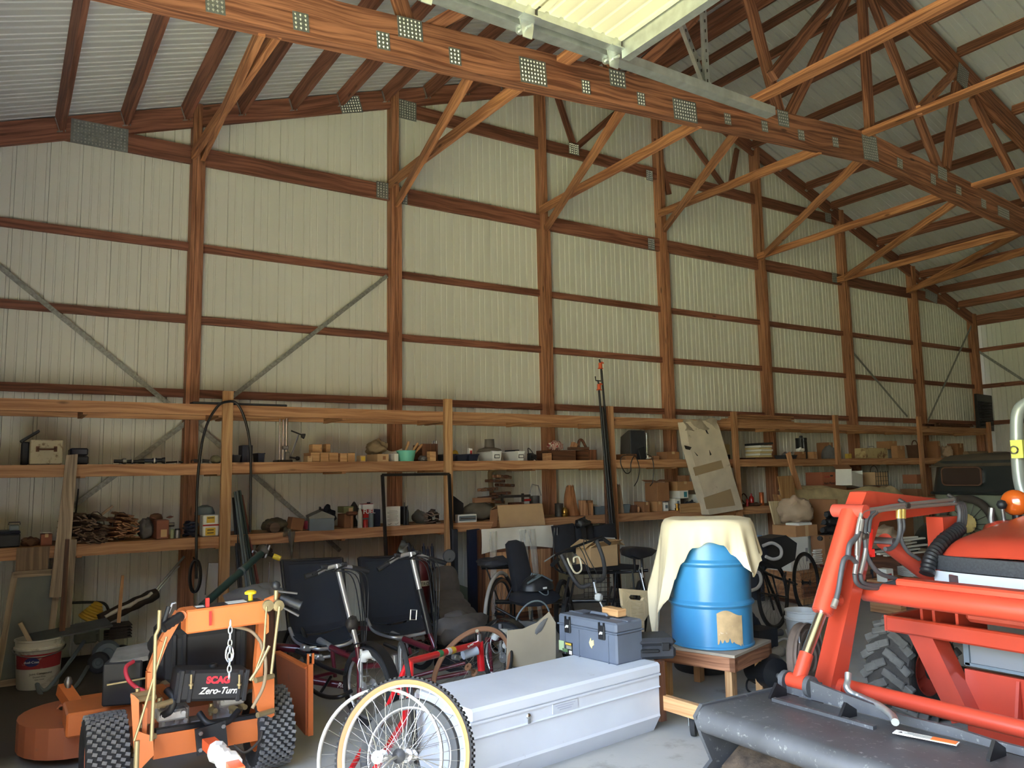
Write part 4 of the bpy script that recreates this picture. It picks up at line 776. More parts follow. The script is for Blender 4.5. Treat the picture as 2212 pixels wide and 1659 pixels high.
for k in range(7):
    px = 1052+rnd.uniform(0, 42); py = 1030+k*9; p = at_y(px, py, YS+.3+.05*(k % 3)); t = thing('hand_screw_clamp', ('lowest', 'second lowest', 'third lowest', 'middle', 'third highest', 'second highest', 'topmost')[6-k]+' wooden hand screw clamp in the pile beyond the second upright', 'clamp', (p.x, p.y, max(p.z, Z+.1)), 0, 'hand screw clamps piled on the lower shelf', (0, rnd.uniform(-.12, .12), rnd.uniform(-.3, .3)))
    for s_ in (-1, 1): m = MB(); m.box((0, s_*.035, 0), (.24, .03, .034), b=.006); part(t, 'jaw', m, W_DARK if k % 3 else W_SHAKE2)
    for s_ in (-1, 1):
        m = MB(); m.cyl((s_*.06, -.09, 0), (s_*.06, .09, 0), .006, n=8); part(t, 'screw', m, M_STEEL); m = MB(); m.lathe([(0, 0), (.014, .01), (.017, .05), (.012, .09), (0, .1)], 8, (s_*.06, s_*.08, 0), (0, s_, 0)); part(t, 'handle', m, W_DARK, 40)
t, w, d, h = item('bar_clamp', 'bar clamp with red handle lying across the clamp pile', 'clamp', (1075, 1052, 1148, 1065), .05, .15, Z+.24); m = MB(); m.box((0, 0, .02), (w, .012, .03)); part(t, 'bar', m, M_IRON); m = MB(); m.box((-w*.4, 0, 0), (.02, .03, .1)); m.box((w*.25, 0, 0), (.02, .03, .1)); part(t, 'jaw', m, M_IRON); m = MB(); m.cyl((w*.26, 0, -.03), (w*.5, 0, -.03), .014); part(t, 'handle', m, M_RED, 40)
for k, dx in enumerate((-.18, .02, .2)): m = MB(); m.box((0, 0, .05+.02*k), (.16, .12, .1+.04*k), b=.004); tag(m.build('wooden_stand', W_DARK if k != 1 else W_SHAKE, loc=(at_y(1090, 1090, YS+.3).x+dx, YS+.36, Z)), ('left', 'middle', 'right')[k]+' dark wooden block under the clamp pile', 'block', 'blocks under the clamp pile')
block('small light brown wooden bar on the grey canvas bundle', (1020, 1075, 1062, 1083), .06, .2, z=Z+.2, mt=W_SHAKE2)
t, w, d, h = item('fibre_pipe_bend', 'pale bent pipe standing behind the clamp pile', 'pipe', (1052, 1013, 1075, 1060), .1, .45, Z+.15); m = MB(); m.tube(smoothpath([(.03, 0, h), (-.03, 0, h*.9), (-.02, 0, h*.5), (.0, 0, 0), (.0, 0, -.15)], 5), .03, 10); part(t, 'body', m, M_TAN, 50)
t = thing('cardboard_sheet', 'large opened cardboard box tilted over the shelf edge in front', 'box', at_y(1130, 1138, YS-.06), 0, None, (-.22, 0, .0)); m = MB(); w = .62; m.box((0, 0, .13), (w, .012, .25)); part(t, 'front_panel', m, M_CARD3); m = MB(); m.box((-w/2-.035, .05, .12), (.012, .1, .22), (0, .35, .5)); m.box((w/2-.01, .1, .12), (.01, .2, .22)); part(t, 'side_flap', m, M_CARD2); m = MB(); m.box((0, .11, .25), (w*.96, .2, .008), (-.1, 0, 0)); part(t, 'top_panel', m, M_CARD)
t, w, h = solid('cooking_pot', 'dull metal pot with upright handle behind the cardboard sheet', 'pot', [(0, 0), (.95, .0), (1, .05), (1, .97), (1.04, 1), (.96, .97), (.94, .1), (0, .08)], (1144, 1071, 1171, 1100), M_STEEL, .3, Z+.08); m = MB(); m.tube([(-.08, 0, h), (-.03, 0, h+.14), (.06, 0, h+.12), (.1, 0, h)], .008, 6); part(t, 'handle', m, M_STEEL)
solid('round_tin', 'dull round tin left of the crumpled brown paper bag', 'tin', CAN, (1198, 1087, 1222, 1105), M_IRON, .12, Z); 
t, w, h = solid('brass_lantern', 'small brass lantern base in front of the brown paper bag', 'lantern', [(0, 0), (.9, 0), (1, .05), (1, .3), (.7, .35), (.95, .42), (.95, .75), (.6, .9), (.65, 1), (0, 1)], (1213, 1096, 1230, 1114), M_BRASS, .02, Z)
t, w, d, h = item('paper_bag', 'crumpled tall brown paper bag on the lower shelf', 'bag', (1212, 1050, 1258, 1111), .16, .08, Z)
def bagf(u, v):
    a = 2*math.pi*u; k = 1-.45*v**2+.06*math.sin(7*a+5*v); return (w*.42*math.cos(a)*k+.05*v*v-.07*v, d*.5*math.sin(a)*k, h*v*(1+.06*math.sin(5*a)))
m = MB(); m.grid(bagf, 18, 8, wrap=True); part(t, 'body', m, M_BROWNPAPER)
t, w, d, h = item('wooden_stand', 'small open wooden frame right of the brown paper bag', 'frame', (1251, 1081, 1280, 1110), .14, .04, Z)
for s_ in (-1, 1): m = MB(); m.box((s_*w*.42, 0, h/2), (.035, d, h)); part(t, 'side', m, W_SHELF)
m = MB(); m.box((0, 0, h-.015), (w, d, .03)); part(t, 'top', m, W_SHELF)
t, w, d, h = item('galvanised_tray', 'grey metal tray with papers left of the black poles', 'tray', (1281, 1090, 1308, 1108), .24, .06, Z); tray(t, w*1.25, d, h*.8, M_GREYMET); m = MB(); m.box((0, 0, h*.8), (w*.7, d*.6, .006), (.2, -.2, .1)); part(t, 'papers', m, M_PAPER)
t, w, d, h = item('paper_sack', 'beige paper sack with open crumpled top behind third upright', 'sack', (1322, 1048, 1352, 1106), .2, .1, Z); m = MB(); w *= 1.1; m.grid(bagf, 18, 8, wrap=True); part(t, 'body', m, M_BEIGEBAG)
t, w, d, h = item('galvanised_tray', 'low grey metal tray right of the third upright', 'tray', (1346, 1090, 1362, 1106), .2, .08, Z); tray(t, w, d, h, M_GREYMET)
block('small reddish wooden block standing left of carton pile', (1363, 1091, 1377, 1107), .08, .04, Z, W_DARK); c1 = carton('brown carton of a stack, bottom left under two others', (1381, 1084, 1404, 1107), .2, M_CARD2, .05, Z); c2 = carton('brown carton of a stack, bottom right next to white packet', (1404, 1083, 1431, 1106), .2, M_CARD, .05, Z)
carton('large brown carton with lid on top of two cartons', (1393, 1042, 1446, 1083), .24, M_CARD2, .06, Z+c1[3], flaps=2)
solid('twine_ball', 'small brown twine ball between block and cartons', 'twine', [(0, 0), (.7, .1), (1, .5), (.7, .9), (0, 1)], (1376, 1094, 1385, 1107), W_SHAKE2, .04, Z)
carton('small white packet with dark print beside the stacked cartons', (1432, 1085, 1444, 1103), .1, M_PAPER, .05, Z, tape=False, mark=(0, .5, .6, .4, M_GREYMET))
w1 = carton('white carton with blue label below a similar carton', (1445, 1077, 1470, 1105), .2, M_PAPER, .1, Z, tape=False, mark=(.1, .6, .4, .4, M_GREYMET)); w2 = carton('white carton with teal label under a long brown carton', (1446, 1060, 1487, 1077), .2, M_PAPER, .12, Z+w1[3], tape=False, mark=(.15, .5, .35, .7, mat('teal_print', (70, 140, 150), .6)))
carton('long tan carton lying on the teal labelled white carton', (1440, 1040, 1498, 1060), .2, M_CARD, .14, Z+w1[3]+w2[3]); carton('small dark carton on top of the long tan carton', (1463, 1027, 1490, 1039), .16, M_CARD2, .2, Z+w1[3]+w2[3]+.11, tape=False)
carton('white carton printed with dark shapes behind the brass tap', (1487, 1068, 1515, 1100), .2, M_PAPER, .2, Z, tape=False, mark=(.15, .5, .4, .5, M_DUSTBLK))
t, w, h = solid('brass_valve', 'shiny brass valve in front of the white cartons', 'valve', [(0, 0), (1, 0), (1, .35), (.6, .4), (.6, .8), (.9, .85), (.9, 1), (0, 1)], (1457, 1088, 1472, 1103), M_BRASS, .02, Z)
lumpy('dark_work_gloves', 'dark work gloves lying right of the brass valve', 'gloves', (1476, 1082, 1508, 1102), .16, M_DUSTBLK, .06, Z, 51, .25)
m = MB(); a = at_y(1468, 1102, YS-.02); b = at_y(1560, 1100, YS-.02); m.box((0, 0, .06), (b.x-a.x, .018, .12), (.12, 0, 0)); tag(m.build('plywood_offcut', W_PINE, loc=((a.x+b.x)/2, YS-.035, Z-.03)), 'pale plywood offcut leaning at the shelf edge above the drum', 'plywood')
carton('navy blue box with white tag right of the plywood offcut', (1556, 1090, 1596, 1110), .16, mat('navy_card', (38, 46, 88), .6), -.03, Z, tape=False, mark=(.1, .5, .18, .2, M_WHITE))
solid('copper_can', 'orange copper coloured can right of the fourth upright', 'can', CAN, (1639, 1063, 1656, 1090), mat('copper_tin', (186, 100, 56), .4, .4), .12, Z); solid('red_jar', 'shiny red jar left of the copper coloured can', 'jar', BOTTLE, (1617, 1066, 1634, 1090), mat('red_glass', (170, 34, 30), .15), .15, Z); solid('red_jar', 'low red tin beside the fourth shelf upright', 'tin', CAN, (1611, 1078, 1620, 1092), M_RED, .06, Z)
lumpy('tool_scatter', 'scatter of small red and steel tools around the jars', 'tools', (1610, 1086, 1650, 1096), .16, M_RUST, .03, Z, 53, .3)
m = MB(); m.tube(smoothpath([(0, 0, 0), (.05, 0, .08), (0, .02, .16), (-.06, .02, .1), (-.02, 0, .02)], 4), .008, 6); tag(m.build('wire_coil', M_RUST, loc=(at_y(1613, 1080, YS+.3).x, YS+.33, Z+.01)), 'rusty wire loop standing behind the red jars', 'wire')
lumpy('plastic_wrap', 'clear crumpled plastic wrap hanging off the lower shelf', 'plastic', (606, 1140, 630, 1160), .12, mat('cloudy_plastic', (190, 190, 176), .2, trans=.75), -.05, None, 55, .3)
m = MB(); p = at_y(630, 1148, YS-.03); m.grid(lambda u, v: (.05*math.sin(2*u*3)*(1-v*.75)+.09*(u-.5)*(1-.8*v), -.02+.02*math.sin(7*u), -.26*v), 8, 8, .002); tag(m.build('plastic_film', MATS['cloudy_plastic'], smooth=60, loc=p), 'clear plastic film strip dangling below the shelf edge', 'plastic')
# ---------------------------------------------------------------- orange walk-behind mower, seen from behind
M_ORANGE = mat('orange_mower_paint', (214, 118, 62), .42, noise=(5, .07)); M_DKORANGE = mat('dusty_orange_paint', (178, 104, 70), .65, dirt=(6, .58, (134, 104, 86)))
M_TANROD = mat('zinc_yellow_rod', (164, 148, 110), .4, .5); M_ALU = mat('cast_aluminium', (190, 192, 194), .5, .4, noise=(18, .15))
M_TANK = mat('black_poly_tank', (38, 39, 42), .55, noise=(4, .15)); M_WRAP = mat('white_plastic_wrap', (226, 222, 214), .5)
ML = V((.92, 4.62, 0)); mw = thing('walk_behind_mower', 'orange walk-behind mower with black tank and wide tread tyres', 'mower', ML)
def G(px, py, Y): return at_y(px, py, Y)-ML
def tyre(parent, c, ax, R, w, mt=M_RUBBER, name='tyre', rim=.55, rimm=None, tread=0, tw=.8):
    c, A = V(c), V(ax).normalized(); a = w/2; m = MB()
    m.lathe([(R*rim, -a*.75), (R*.8, -a), (R*.93, -a*.95), (R*.985, -a*.75), (R, 0), (R*.985, a*.75), (R*.93, a*.95), (R*.8, a), (R*rim, a*.75)], 36, c, A)
    t = part(parent, name, m, mt, 40)
    if rimm:
        m = MB(); m.lathe([(0, -a*.3), (R*.2, -a*.35), (R*.3, -a*.1), (R*rim*.9, -a*.2), (R*rim, -a*.78), (R*rim*1.04, -a*.78), (R*rim*1.04, a*.78), (R*rim, a*.78), (R*rim*.9, a*.2), (R*.3, a*.1), (R*.2, a*.35), (0, a*.3)], 28, c, A); part(parent, 'wheel_hub', m, rimm, 40)
    return t, c, A
def treadblocks(parent, c, A, R, w, rows, n, bl, bw, skew=.35, h=.012, mt=None):
    x = A.orthogonal().normalized(); y = A.cross(x); m = MB()
    for r in range(rows):
        u = ((r+.5)/rows-.5)
        for k in range(n):
            th = 2*math.pi*(k+(.5 if r % 2 else 0))/n; d = x*math.cos(th)+y*math.sin(th); tg = A.cross(d)
            c0 = c+d*(R-abs(u)**2*R*.10)+A*(u*w); a = (A*math.cos(skew)+tg*math.sin(skew)*(1 if r % 2 else 1))
            b = d.cross(a); Mx = Matrix((a, b, d)).transposed(); m.box(c0, (bl, bw, h*2), Mx)
    o = part(parent, 'tread', m, mt or mat('tread_rubber', (112, 112, 112), .85, noise=(30, .25))); o['kind'] = 'stuff'
for sx in (-.41, .41):
    wh = subempty(mw, 'drive_wheel'); t, c, A = tyre(wh, (sx, 0, .215), (1, 0, 0), .205, .2, rimm=M_ORANGE, tread=1); treadblocks(wh, c, A, .203, .185, 9, 30, .0215, .016, .3)
m = MB(); m.cyl((-.4, 0, .215), (.4, 0, .215), .03); part(mw, 'axle', m, M_IRON, 40)
# cutting deck and its raised front
m = MB(); poly = []
for a in range(13): q = math.pi/2+math.pi*a/12; poly.append((-.47+.3*math.cos(q), .95+.34*math.sin(q)))
poly += [(.55, .62), (.62, .75), (.62, 1.2), (.5, 1.29)]
m.prism(poly, (0, 0, .14), (1, 0, 0), (0, 1, 0), .17); part(mw, 'deck', m, M_DKORANGE)
m = MB(); m.box((-.30, .62, .27), (.5, .3, .13), b=.01); m.box((-.2, .9, .24), (.5, .5, .05)); part(mw, 'deck_frame', m, M_ORANGE)
m = MB(); m.lathe([(0, 0), (.045, 0), (.05, .01), (.05, .05), (.045, .058), (0, .058)], 20, G(203, 1543, 5.25)); part(mw, 'spindle_cap', m, M_BLACK, 40)
m = MB(); m.bar(G(136, 1487, 5.75), G(180, 1552, 5.45), .07, .07); part(mw, 'caster_arm', m, M_ORANGE)
p = G(147, 1486, 5.7); m = MB(); m.cyl(p+V((0, 0, -.1)), p+V((0, 0, .06)), .016); m.lathe([(0, 0), (.022, 0), (.024, .02), (.012, .045), (0, .05)], 12, p+V((0, 0, .02))); part(mw, 'caster_pin', m, M_STEEL, 40)
m = MB(); m.tube([p+V((-.07, 0, -.36)), p+V((-.07, 0, -.14)), p+V((-.04, 0, -.1)), p+V((.06, 0, -.1)), p+V((.08, 0, -.14)), p+V((.08, 0, -.36))], .012, 8); part(mw, 'caster_fork', m, M_DKORANGE, 40)
tyre(mw, (p.x+.005, p.y, .12), (1, 0, 0), .12, .1, M_BLACK, 'caster_wheel')
# battery box
a = G(230, 1526, 5.0); m = MB(); m.box((a.x+.11, .45, a.z+.12), (.2, .26, .23), (0, 0, -.35), b=.008); part(mw, 'battery_case', m, M_TANK)
m = MB(); m.box((a.x+.13, .45, a.z+.25), (.2, .24, .025), (.15, -.12, -.3)); part(mw, 'battery_lid', m, mat('dusty_grey_lid', (128, 126, 122), .8, noise=(12, .2))); m = MB(); m.bar((a.x-.01, .31, a.z+.13), (a.x+.2, .28, a.z+.145), .008, .008); part(mw, 'hold_down_strap', m, M_TANROD)
m = MB(); m.tube(smoothpath([G(288, 1429, 4.9), G(272, 1442, 4.85), G(276, 1466, 4.8), (G(295, 1485, 4.8)), G(325, 1497, 4.75)], 6), .011, 8); part(mw, 'battery_cable', m, mat('red_cable', (206, 62, 80), .5), 60)
# upright frame and handle bar
for pts, Y in ((((388, 1322), (352, 1385), (326, 1450), (322, 1560)), 4.42), (((566, 1300), (562, 1380), (557, 1440), (556, 1520)), 4.42)):
    m = MB()
    for (x0, y0), (x1, y1) in zip(pts[:-1], pts[1:]): m.bar(G(x0, y0, Y), G(x1, y1, Y), .055, .04, (1, 0, 0))
    part(mw, 'upright', m, M_ORANGE)
a, b = G(402, 1345, 4.25), G(575, 1322, 4.25); d = (b-a); L_ = d.length; X = d.normalized(); Zv = V((0, 0, 1)); Yv = Zv.cross(X).normalized(); Zv = X.cross(Yv)
Mx = Matrix((X, Yv, Zv)).transposed(); mid = (a+b)/2
m = MB(); m.box(mid+Yv*.07, (L_, .14, .115), Mx, b=.008); part(mw, 'console', m, M_ORANGE)
top = mid+Yv*.07+Zv*.058
m = MB(); m.box(top+X*.02, (L_*.82, .1, .003), Mx); part(mw, 'control_plate', m, mat('black_decal', (40, 40, 44), .4))
m = MB(); m.box(top+X*.06+Zv*.002, (L_*.24, .08, .003), Mx); m.box(top-X*.12+Zv*.002, (L_*.1, .04, .003), Mx); part(mw, 'decal', m, M_WHITE)
m = MB(); m.lathe([(0, 0), (.012, 0), (.012, .03), (.03, .035), (.03, .045), (.018, .052), (0, .052)], 16, top+X*.135, Zv); part(mw, 'choke_knob', m, mat('yellow_knob', (240, 206, 40), .4), 40)
m = MB(); m.box(top-X*.09+Zv*.02-Yv*.04, (.016, .02, .05), Mx); m.box(top-X*.085-Yv*.085-Zv*.05, (.012, .004, .07), Mx); part(mw, 'ignition_key', m, mat('red_tag', (216, 44, 36), .5))
for s_, g0, g1 in ((-1, (392, 1330), (352, 1356)), (1, (604, 1291), (650, 1309))):
    p, q = G(*g0, 4.25), G(*g1, 4.2); m = MB(); m.cyl(G(392, 1322, 4.3) if s_ < 0 else G(575, 1302, 4.3), p, .024); part(mw, 'handle_tube', m, M_ORANGE, 40)
    m = MB(); n_ = 9; m.tube([p.lerp(q, k/n_) for k in range(n_+1)], [.022+.004*(k % 2) for k in range(n_+1)], 12); part(mw, 'grip', m, M_BLACK, 50)
for pts, r, mt in ((((596, 1296), (597, 1275)), .012, M_TANROD), (((600, 1277), (642, 1282)), .006, M_STEEL), (((604, 1308), (645, 1330)), .007, M_STEEL), (((352, 1365), (356, 1338), (365, 1310)), .012, M_BLACK), (((365, 1325), (372, 1304), (380, 1302)), .006, M_STEEL)):
    m = MB(); m.tube([G(*q, 4.22) for q in pts], r, 8); part(mw, 'lever', m, mt, 50)
m = MB(); m.lathe([(0, -.025), (.018, -.018), (.025, 0), (.018, .018), (0, .025)], 14, G(596, 1265, 4.22)); part(mw, 'lever_knob', m, M_BLACK, 60)
for px in (578, 600): m = MB(); m.lathe([(0, 0), (.03, 0), (.028, .02), (0, .024)], 12, G(px, 1308, 4.2), (0, -1, 0)); part(mw, 'linkage_plate', m, M_TANROD, 40)
for pts, r in ((((345, 1318), (343, 1358), (336, 1372), (333, 1480), (327, 1600)), .009), (((604, 1310), (595, 1380), (586, 1455)), .008), (((360, 1375), (330, 1470), (303, 1560), (290, 1600)), .006), (((576, 1310), (570, 1400), (545, 1470)), .006), (((296, 1600), (294, 1659)), .012), (((582, 1395), (560, 1440), (540, 1470)), .008)):
    m = MB(); m.tube([G(*q, 4.15) for q in pts], r, 8); part(mw, 'control_rod', m, M_TANROD, 50)
m = MB(); m.tube(smoothpath([G(500, 1352, 4.3), G(540, 1362, 4.3), G(562, 1385, 4.3), G(566, 1400, 4.3), G(574, 1428, 4.25), G(570, 1480, 4.25), G(545, 1530, 4.25)], 5), .009, 7); part(mw, 'wiring_loom', m, mat('brown_loom', (150, 130, 104), .7), 60)
# black engine cover and tank with lettering
m = MB(); a, b = G(362, 1366, 4.75), G(535, 1460, 4.75); w, h = b.x-a.x, a.z-b.z
m.box(((a.x+b.x)/2, .38, (a.z+b.z)/2), (w, .5, h), b=.04)
for k in (.08, .2, .8, .93): m.box((a.x+w*k, .125, (a.z+b.z)/2), (.03, .02, h*.92), b=.008)
part(mw, 'engine_cover', m, M_TANK)
m = MB(); m.blob((a.x+.02, .42, (a.z+b.z)/2-.03), (.16, .4, h*.9), 3, .02, flat=False); part(mw, 'air_duct', m, M_TANK, 60)
a, b = G(379, 1486, 4.42), G(536, 1482, 4.42); d = b-a; X = d.normalized(); Zv = V((0, 0, 1)); Yv = Zv.cross(X).normalized(); Zv = X.cross(Yv); Mx = Matrix((X, Yv, Zv)).transposed(); mid = (a+b)/2+V((0, 0, .008)); L_ = d.length
m = MB(); m.box(mid+Yv*.07, (L_, .16, .155), Mx, b=.015)
for k in (-.44, -.3, .37, .46): m.box(mid-Yv*.012+X*L_*k, (.022, .012, .16), Mx, b=.004)
part(mw, 'fuel_tank', m, M_TANK)
p = G(460, 1440, 4.5); m = MB(); m.lathe([(0, 0), (.03, 0), (.03, .03), (.022, .034), (.022, .05), (.01, .055), (0, .055)], 14, p+V((0, 0, -.035))); part(mw, 'tank_cap', m, M_BLACK, 40)
ang = math.atan2(X.z, X.x)
def face_txt(s, size, off, up, mt, **k):
    o = txt(s, size, mw, mid-Yv*.013+X*off+Zv*up, (0, 0, 0), mt, **k); o.rotation_euler = Matrix((X, Zv, -Yv)).transposed().to_euler()
    return o
face_txt('SCAG', .046, .022, .028, mat('red_lettering', (214, 52, 66), .5), bold=.003); face_txt('Zero-Turn', .046, .03, -.025, M_WHITE, shear=.35, bold=.001, sx=.95)
for px in (413, 517):
    m = MB(); p = G(px, 1466, 4.39); m.cyl(p+V((0, 0, -.05)), p+V((0, 0, .02)), .006); m.cyl(p+V((0, 0, -.035)), p+V((0, 0, -.025)), .012); part(mw, 'tank_bolt', m, M_TANROD)
m = MB(); p0, p1 = G(498, 1340, 4.17), G(495, 1466, 4.17)
for k in range(9):
    c = p0.lerp(p1, (k+.5)/9); hl = (p0-p1).length/9*.62; ax = V((1, 0, 0)) if k % 2 else V((0, 1, 0))
    m.tube([c+ax*.009*math.cos(q)+V((0, 0, 1))*hl*math.sin(q) for q in [2*math.pi*i/12 for i in range(12)]], .003, 6, closed=True)
part(mw, 'chain', m, M_GALV, 50)
m = MB(); c = G(496, 1412, 4.17); m.tube([c+V((.018*math.cos(q), 0, .04*math.sin(q))) for q in [2*math.pi*i/14 for i in range(14)]], .005, 6, closed=True); part(mw, 'snap_hook', m, M_CHROME, 50)
# pumps, hoses and rear frame
for px0, px1, py0, py1, Y in ((352, 408, 1532, 1590, 4.55), (340, 405, 1540, 1552, 4.5), (470, 520, 1512, 1560, 4.6), (478, 530, 1505, 1520, 4.55), (365, 390, 1575, 1600, 4.5), (410, 440, 1560, 1585, 4.6)):
    a, b = G(px0, py0, Y), G(px1, py1, Y); m = MB(); m.box(((a.x+b.x)/2, a.y+.06, (a.z+b.z)/2), (b.x-a.x, .12, a.z-b.z), b=.01)
    for k in range(3): m.cyl((a.x+(b.x-a.x)*(k+.5)/3, a.y, (a.z+b.z)/2+.01), (a.x+(b.x-a.x)*(k+.5)/3, a.y-.02, (a.z+b.z)/2+.01), .012, n=8)
    part(mw, 'hydro_pump', m, M_ALU, 30)
m = MB(); m.tube(smoothpath([G(360, 1490, 4.5), G(376, 1510, 4.45), G(368, 1535, 4.45), G(352, 1545, 4.5)], 6), .018, 9); m.tube(smoothpath([G(430, 1540, 4.5), G(450, 1562, 4.45), G(490, 1560, 4.45), G(515, 1535, 4.5)], 6), .016, 9); part(mw, 'hose', m, M_BLACK, 60)
for px, py in ((345, 1520), (456, 1532), (500, 1528), (520, 1524), (297, 1500), (308, 1558), (352, 1546), (290, 1620), (560, 1530)):
    m = MB(); p = G(px, py, 4.58); m.cyl(p, p+V((.012, -.05, .0)), .018, .014, n=10); m.cyl(p+V((.0, 0, -.03)), p+V((0, 0, .03)), .012, n=8); part(mw, 'fitting', m, M_TANROD, 40)
a, b = G(330, 1612, 4.45), G(560, 1572, 4.5); m = MB(); m.bar(a, b, .05, .115); part(mw, 'rear_beam', m, M_ORANGE); m = MB(); m.bar(a+V((.01, .0, .07)), b+V((0, .0, .066)), .04, .02); part(mw, 'rear_bumper', m, M_BLKMET)
for poly, Y in ((((282, 1498), (290, 1502), (300, 1512), (300, 1640), (290, 1640)), 4.3), (((300, 1580), (330, 1590), (332, 1630), (305, 1659), (300, 1659)), 4.3), (((308, 1520), (318, 1530), (316, 1600), (306, 1600)), 4.35), (((545, 1470), (558, 1462), (592, 1456), (592, 1545), (585, 1550), (556, 1535)), 4.4), (((575, 1318), (580, 1330), (580, 1365), (574, 1370), (570, 1340)), 4.2)):
    pts = [G(*q, Y) for q in poly]; m = MB(); m.prism([(q.x, q.z) for q in pts[::-1]], (0, pts[0].y, 0), (1, 0, 0), (0, 0, 1), .012); part(mw, 'side_bracket', m, M_ORANGE)
for p, q in (((285, 1503), (325, 1496)), ((290, 1512), (335, 1506)), ((335, 1525), (370, 1515)), ((300, 1598), (335, 1590)), ((556, 1545), (590, 1535)), ((552, 1470), (590, 1460))): m = MB(); m.cyl(G(*p, 4.33), G(*q, 4.38), .014); part(mw, 'cross_rod', m, M_TANROD, 40)
a = G(423, 1600, 4.38); m = MB(); m.box((a.x+.075, a.y, a.z+.0), (.15, .015, .13), (0, -.12, 0)); part(mw, 'hitch_plate', m, M_BLKMET)
for dx, dz in ((.02, .035), (.13, .05), (.02, -.045)): m = MB(); m.cyl((a.x+dx, a.y-.02, a.z+dz), (a.x+dx, a.y, a.z+dz), .011, n=6); part(mw, 'bolt', m, M_STEEL)
h0, h1, h2 = G(450, 1605, 4.3), G(482, 1632, 4.0), G(515, 1670, 3.6); m = MB(); m.bar(h0, h1, .06, .05); m.bar(h1, h2, .055, .045); part(mw, 'hitch_arm', m, mat('orange_red_paint', (232, 96, 52), .4))
m = MB(); r = random.Random(2); m.tube([h0.lerp(h2, .3+.06*k)+V((r.uniform(-.006, .006), 0, r.uniform(-.006, .006))) for k in range(9)], [.04+.012*r.random() for k in range(9)], 9); part(mw, 'plastic_wrap', m, M_WRAP, 30)
# discharge chute panel
n0, n1, f1, f0 = G(664, 1588, 4.75), G(664, 1442, 4.75), G(599, 1408, 5.2), G(606, 1520, 5.2); d = (f1-n1); d.z = 0; X = d.normalized()
m = MB(); t = V((-X.y, X.x, 0))*.012
m.add([n0+t, n1+t, f1+t, f0+t, n0-t, n1-t, f1-t, f0-t], [(0, 1, 2, 3), (7, 6, 5, 4), (0, 4, 5, 1), (1, 5, 6, 2), (2, 6, 7, 3), (3, 7, 4, 0)]); part(mw, 'discharge_chute', m, M_DKORANGE)
m = MB(); m.bar(n1, f1, .035, .012); m.bar(n0+V((.012, -.01, 0)), n1+V((.012, -.01, .02)), .03, .03, (1, 0, 0)); m.box(n1+V((0, -.01, .05)), (.012, .012, .06)); m.box(n1+V((.03, -.01, .05)), (.012, .012, .06)); part(mw, 'chute_flange', m, M_ORANGE)
p = f1.lerp(n1, .35)+V((0, 0, -.12)); m = MB(); m.prism([(-.05, -.055), (.05, -.055), (.05, .055), (-.05, .055)], p-t*1.2+V((-.004, -.004, 0)), -X, (0, 0, 1), .004); part(mw, 'warning_label', m, M_PAPER); m = MB(); m.prism([(-.05, .03), (.05, .03), (.05, .055), (-.05, .055)], p-t*1.2+V((-.006, -.006, 0)), -X, (0, 0, 1), .004); part(mw, 'label_header', m, M_RED)
m = MB(); m.tube(smoothpath([G(505, 1610, 4.4), G(530, 1625, 4.38), G(560, 1600, 4.4), G(566, 1580, 4.42)], 5), .007, 6); part(mw, 'linkage_spring', m, M_IRON)

# ---------------------------------------------------------------- dark left corner
def standing(name, label, cat, poly, Y, th, mt, lean=0, grain=(0, 0, 1)):
    """board or panel leaning: outline in the photo on plane Y, thickness th; leans back about its foot"""
    pts = [at_y(*q, Y) for q in poly]; zb = min(p.z for p in pts); c = sum(pts, V())/len(pts); m = MB()
    m.prism([(p.x-c.x, p.z-zb) for p in pts], (0, 0, 0), (1, 0, 0), (0, 0, 1), th, ax=grain); o = m.build(name, mt); o.location = (c.x, Y, zb); o.rotation_euler = (lean, 0, 0); return tag(o, label, cat) if label else o
# joint compound bucket
p = at_z(82, 1486, 0); bk = thing('joint_compound_bucket', 'stained white joint compound bucket with red label in left corner', 'bucket', (p.x, p.y+.07, 0)); bk.scale = (1.12, 1.12, 1.0)
W_BUCK = mat('stained_white_plastic', (206, 202, 190), .6, dirt=(7, .56, (142, 130, 112)))
BUCK = [(0, 0), (.125, 0), (.13, .01), (.146, .29), (.15, .295), (.158, .3), (.158, .315), (.148, .32), (.15, .36), (.156, .365), (.156, .375), (.146, .375), (.14, .36), (.124, .015), (0, .012)]
m = MB(); m.lathe(BUCK, 32); part(bk, 'body', m, W_BUCK, 40)
a0 = math.atan2(-p.y, -p.x)
def wrap(r, z0, z1, a, b, n=14, taper=.055): return lambda u, v: ((r+taper*(z0+(z1-z0)*v))*math.cos(a+(b-a)*u), (r+taper*(z0+(z1-z0)*v))*math.sin(a+(b-a)*u), z0+(z1-z0)*v)
m = MB(); m.grid(wrap(.1315, .16, .27, a0-1.2, a0+1.2), 18, 3); part(bk, 'red_label', m, mat('faded_red_label', (150, 44, 52), .7, dirt=(9, .6, (200, 190, 176))), 60)
m = MB(); m.grid(lambda u, v: ((.1335+.055*.215)*math.cos(a0-.35+.045*math.cos(2*math.pi*u)*v/.16), (.1335+.055*.215)*math.sin(a0-.35+.32*math.cos(2*math.pi*u)*v), .215+.032*math.sin(2*math.pi*u)*v), 20, 3)
m = MB(); fn = wrap(.1335, 0, 1, 0, 1)
def oval(u, v): a = a0-.3+.33*v*math.cos(2*math.pi*u); z = .215+.034*v*math.sin(2*math.pi*u); r = .1328+.055*z; return (r*math.cos(a), r*math.sin(a), z)
m.grid(oval, 22, 3); part(bk, 'blue_oval', m, mat('navy_oval', (40, 44, 104), .6), 60)
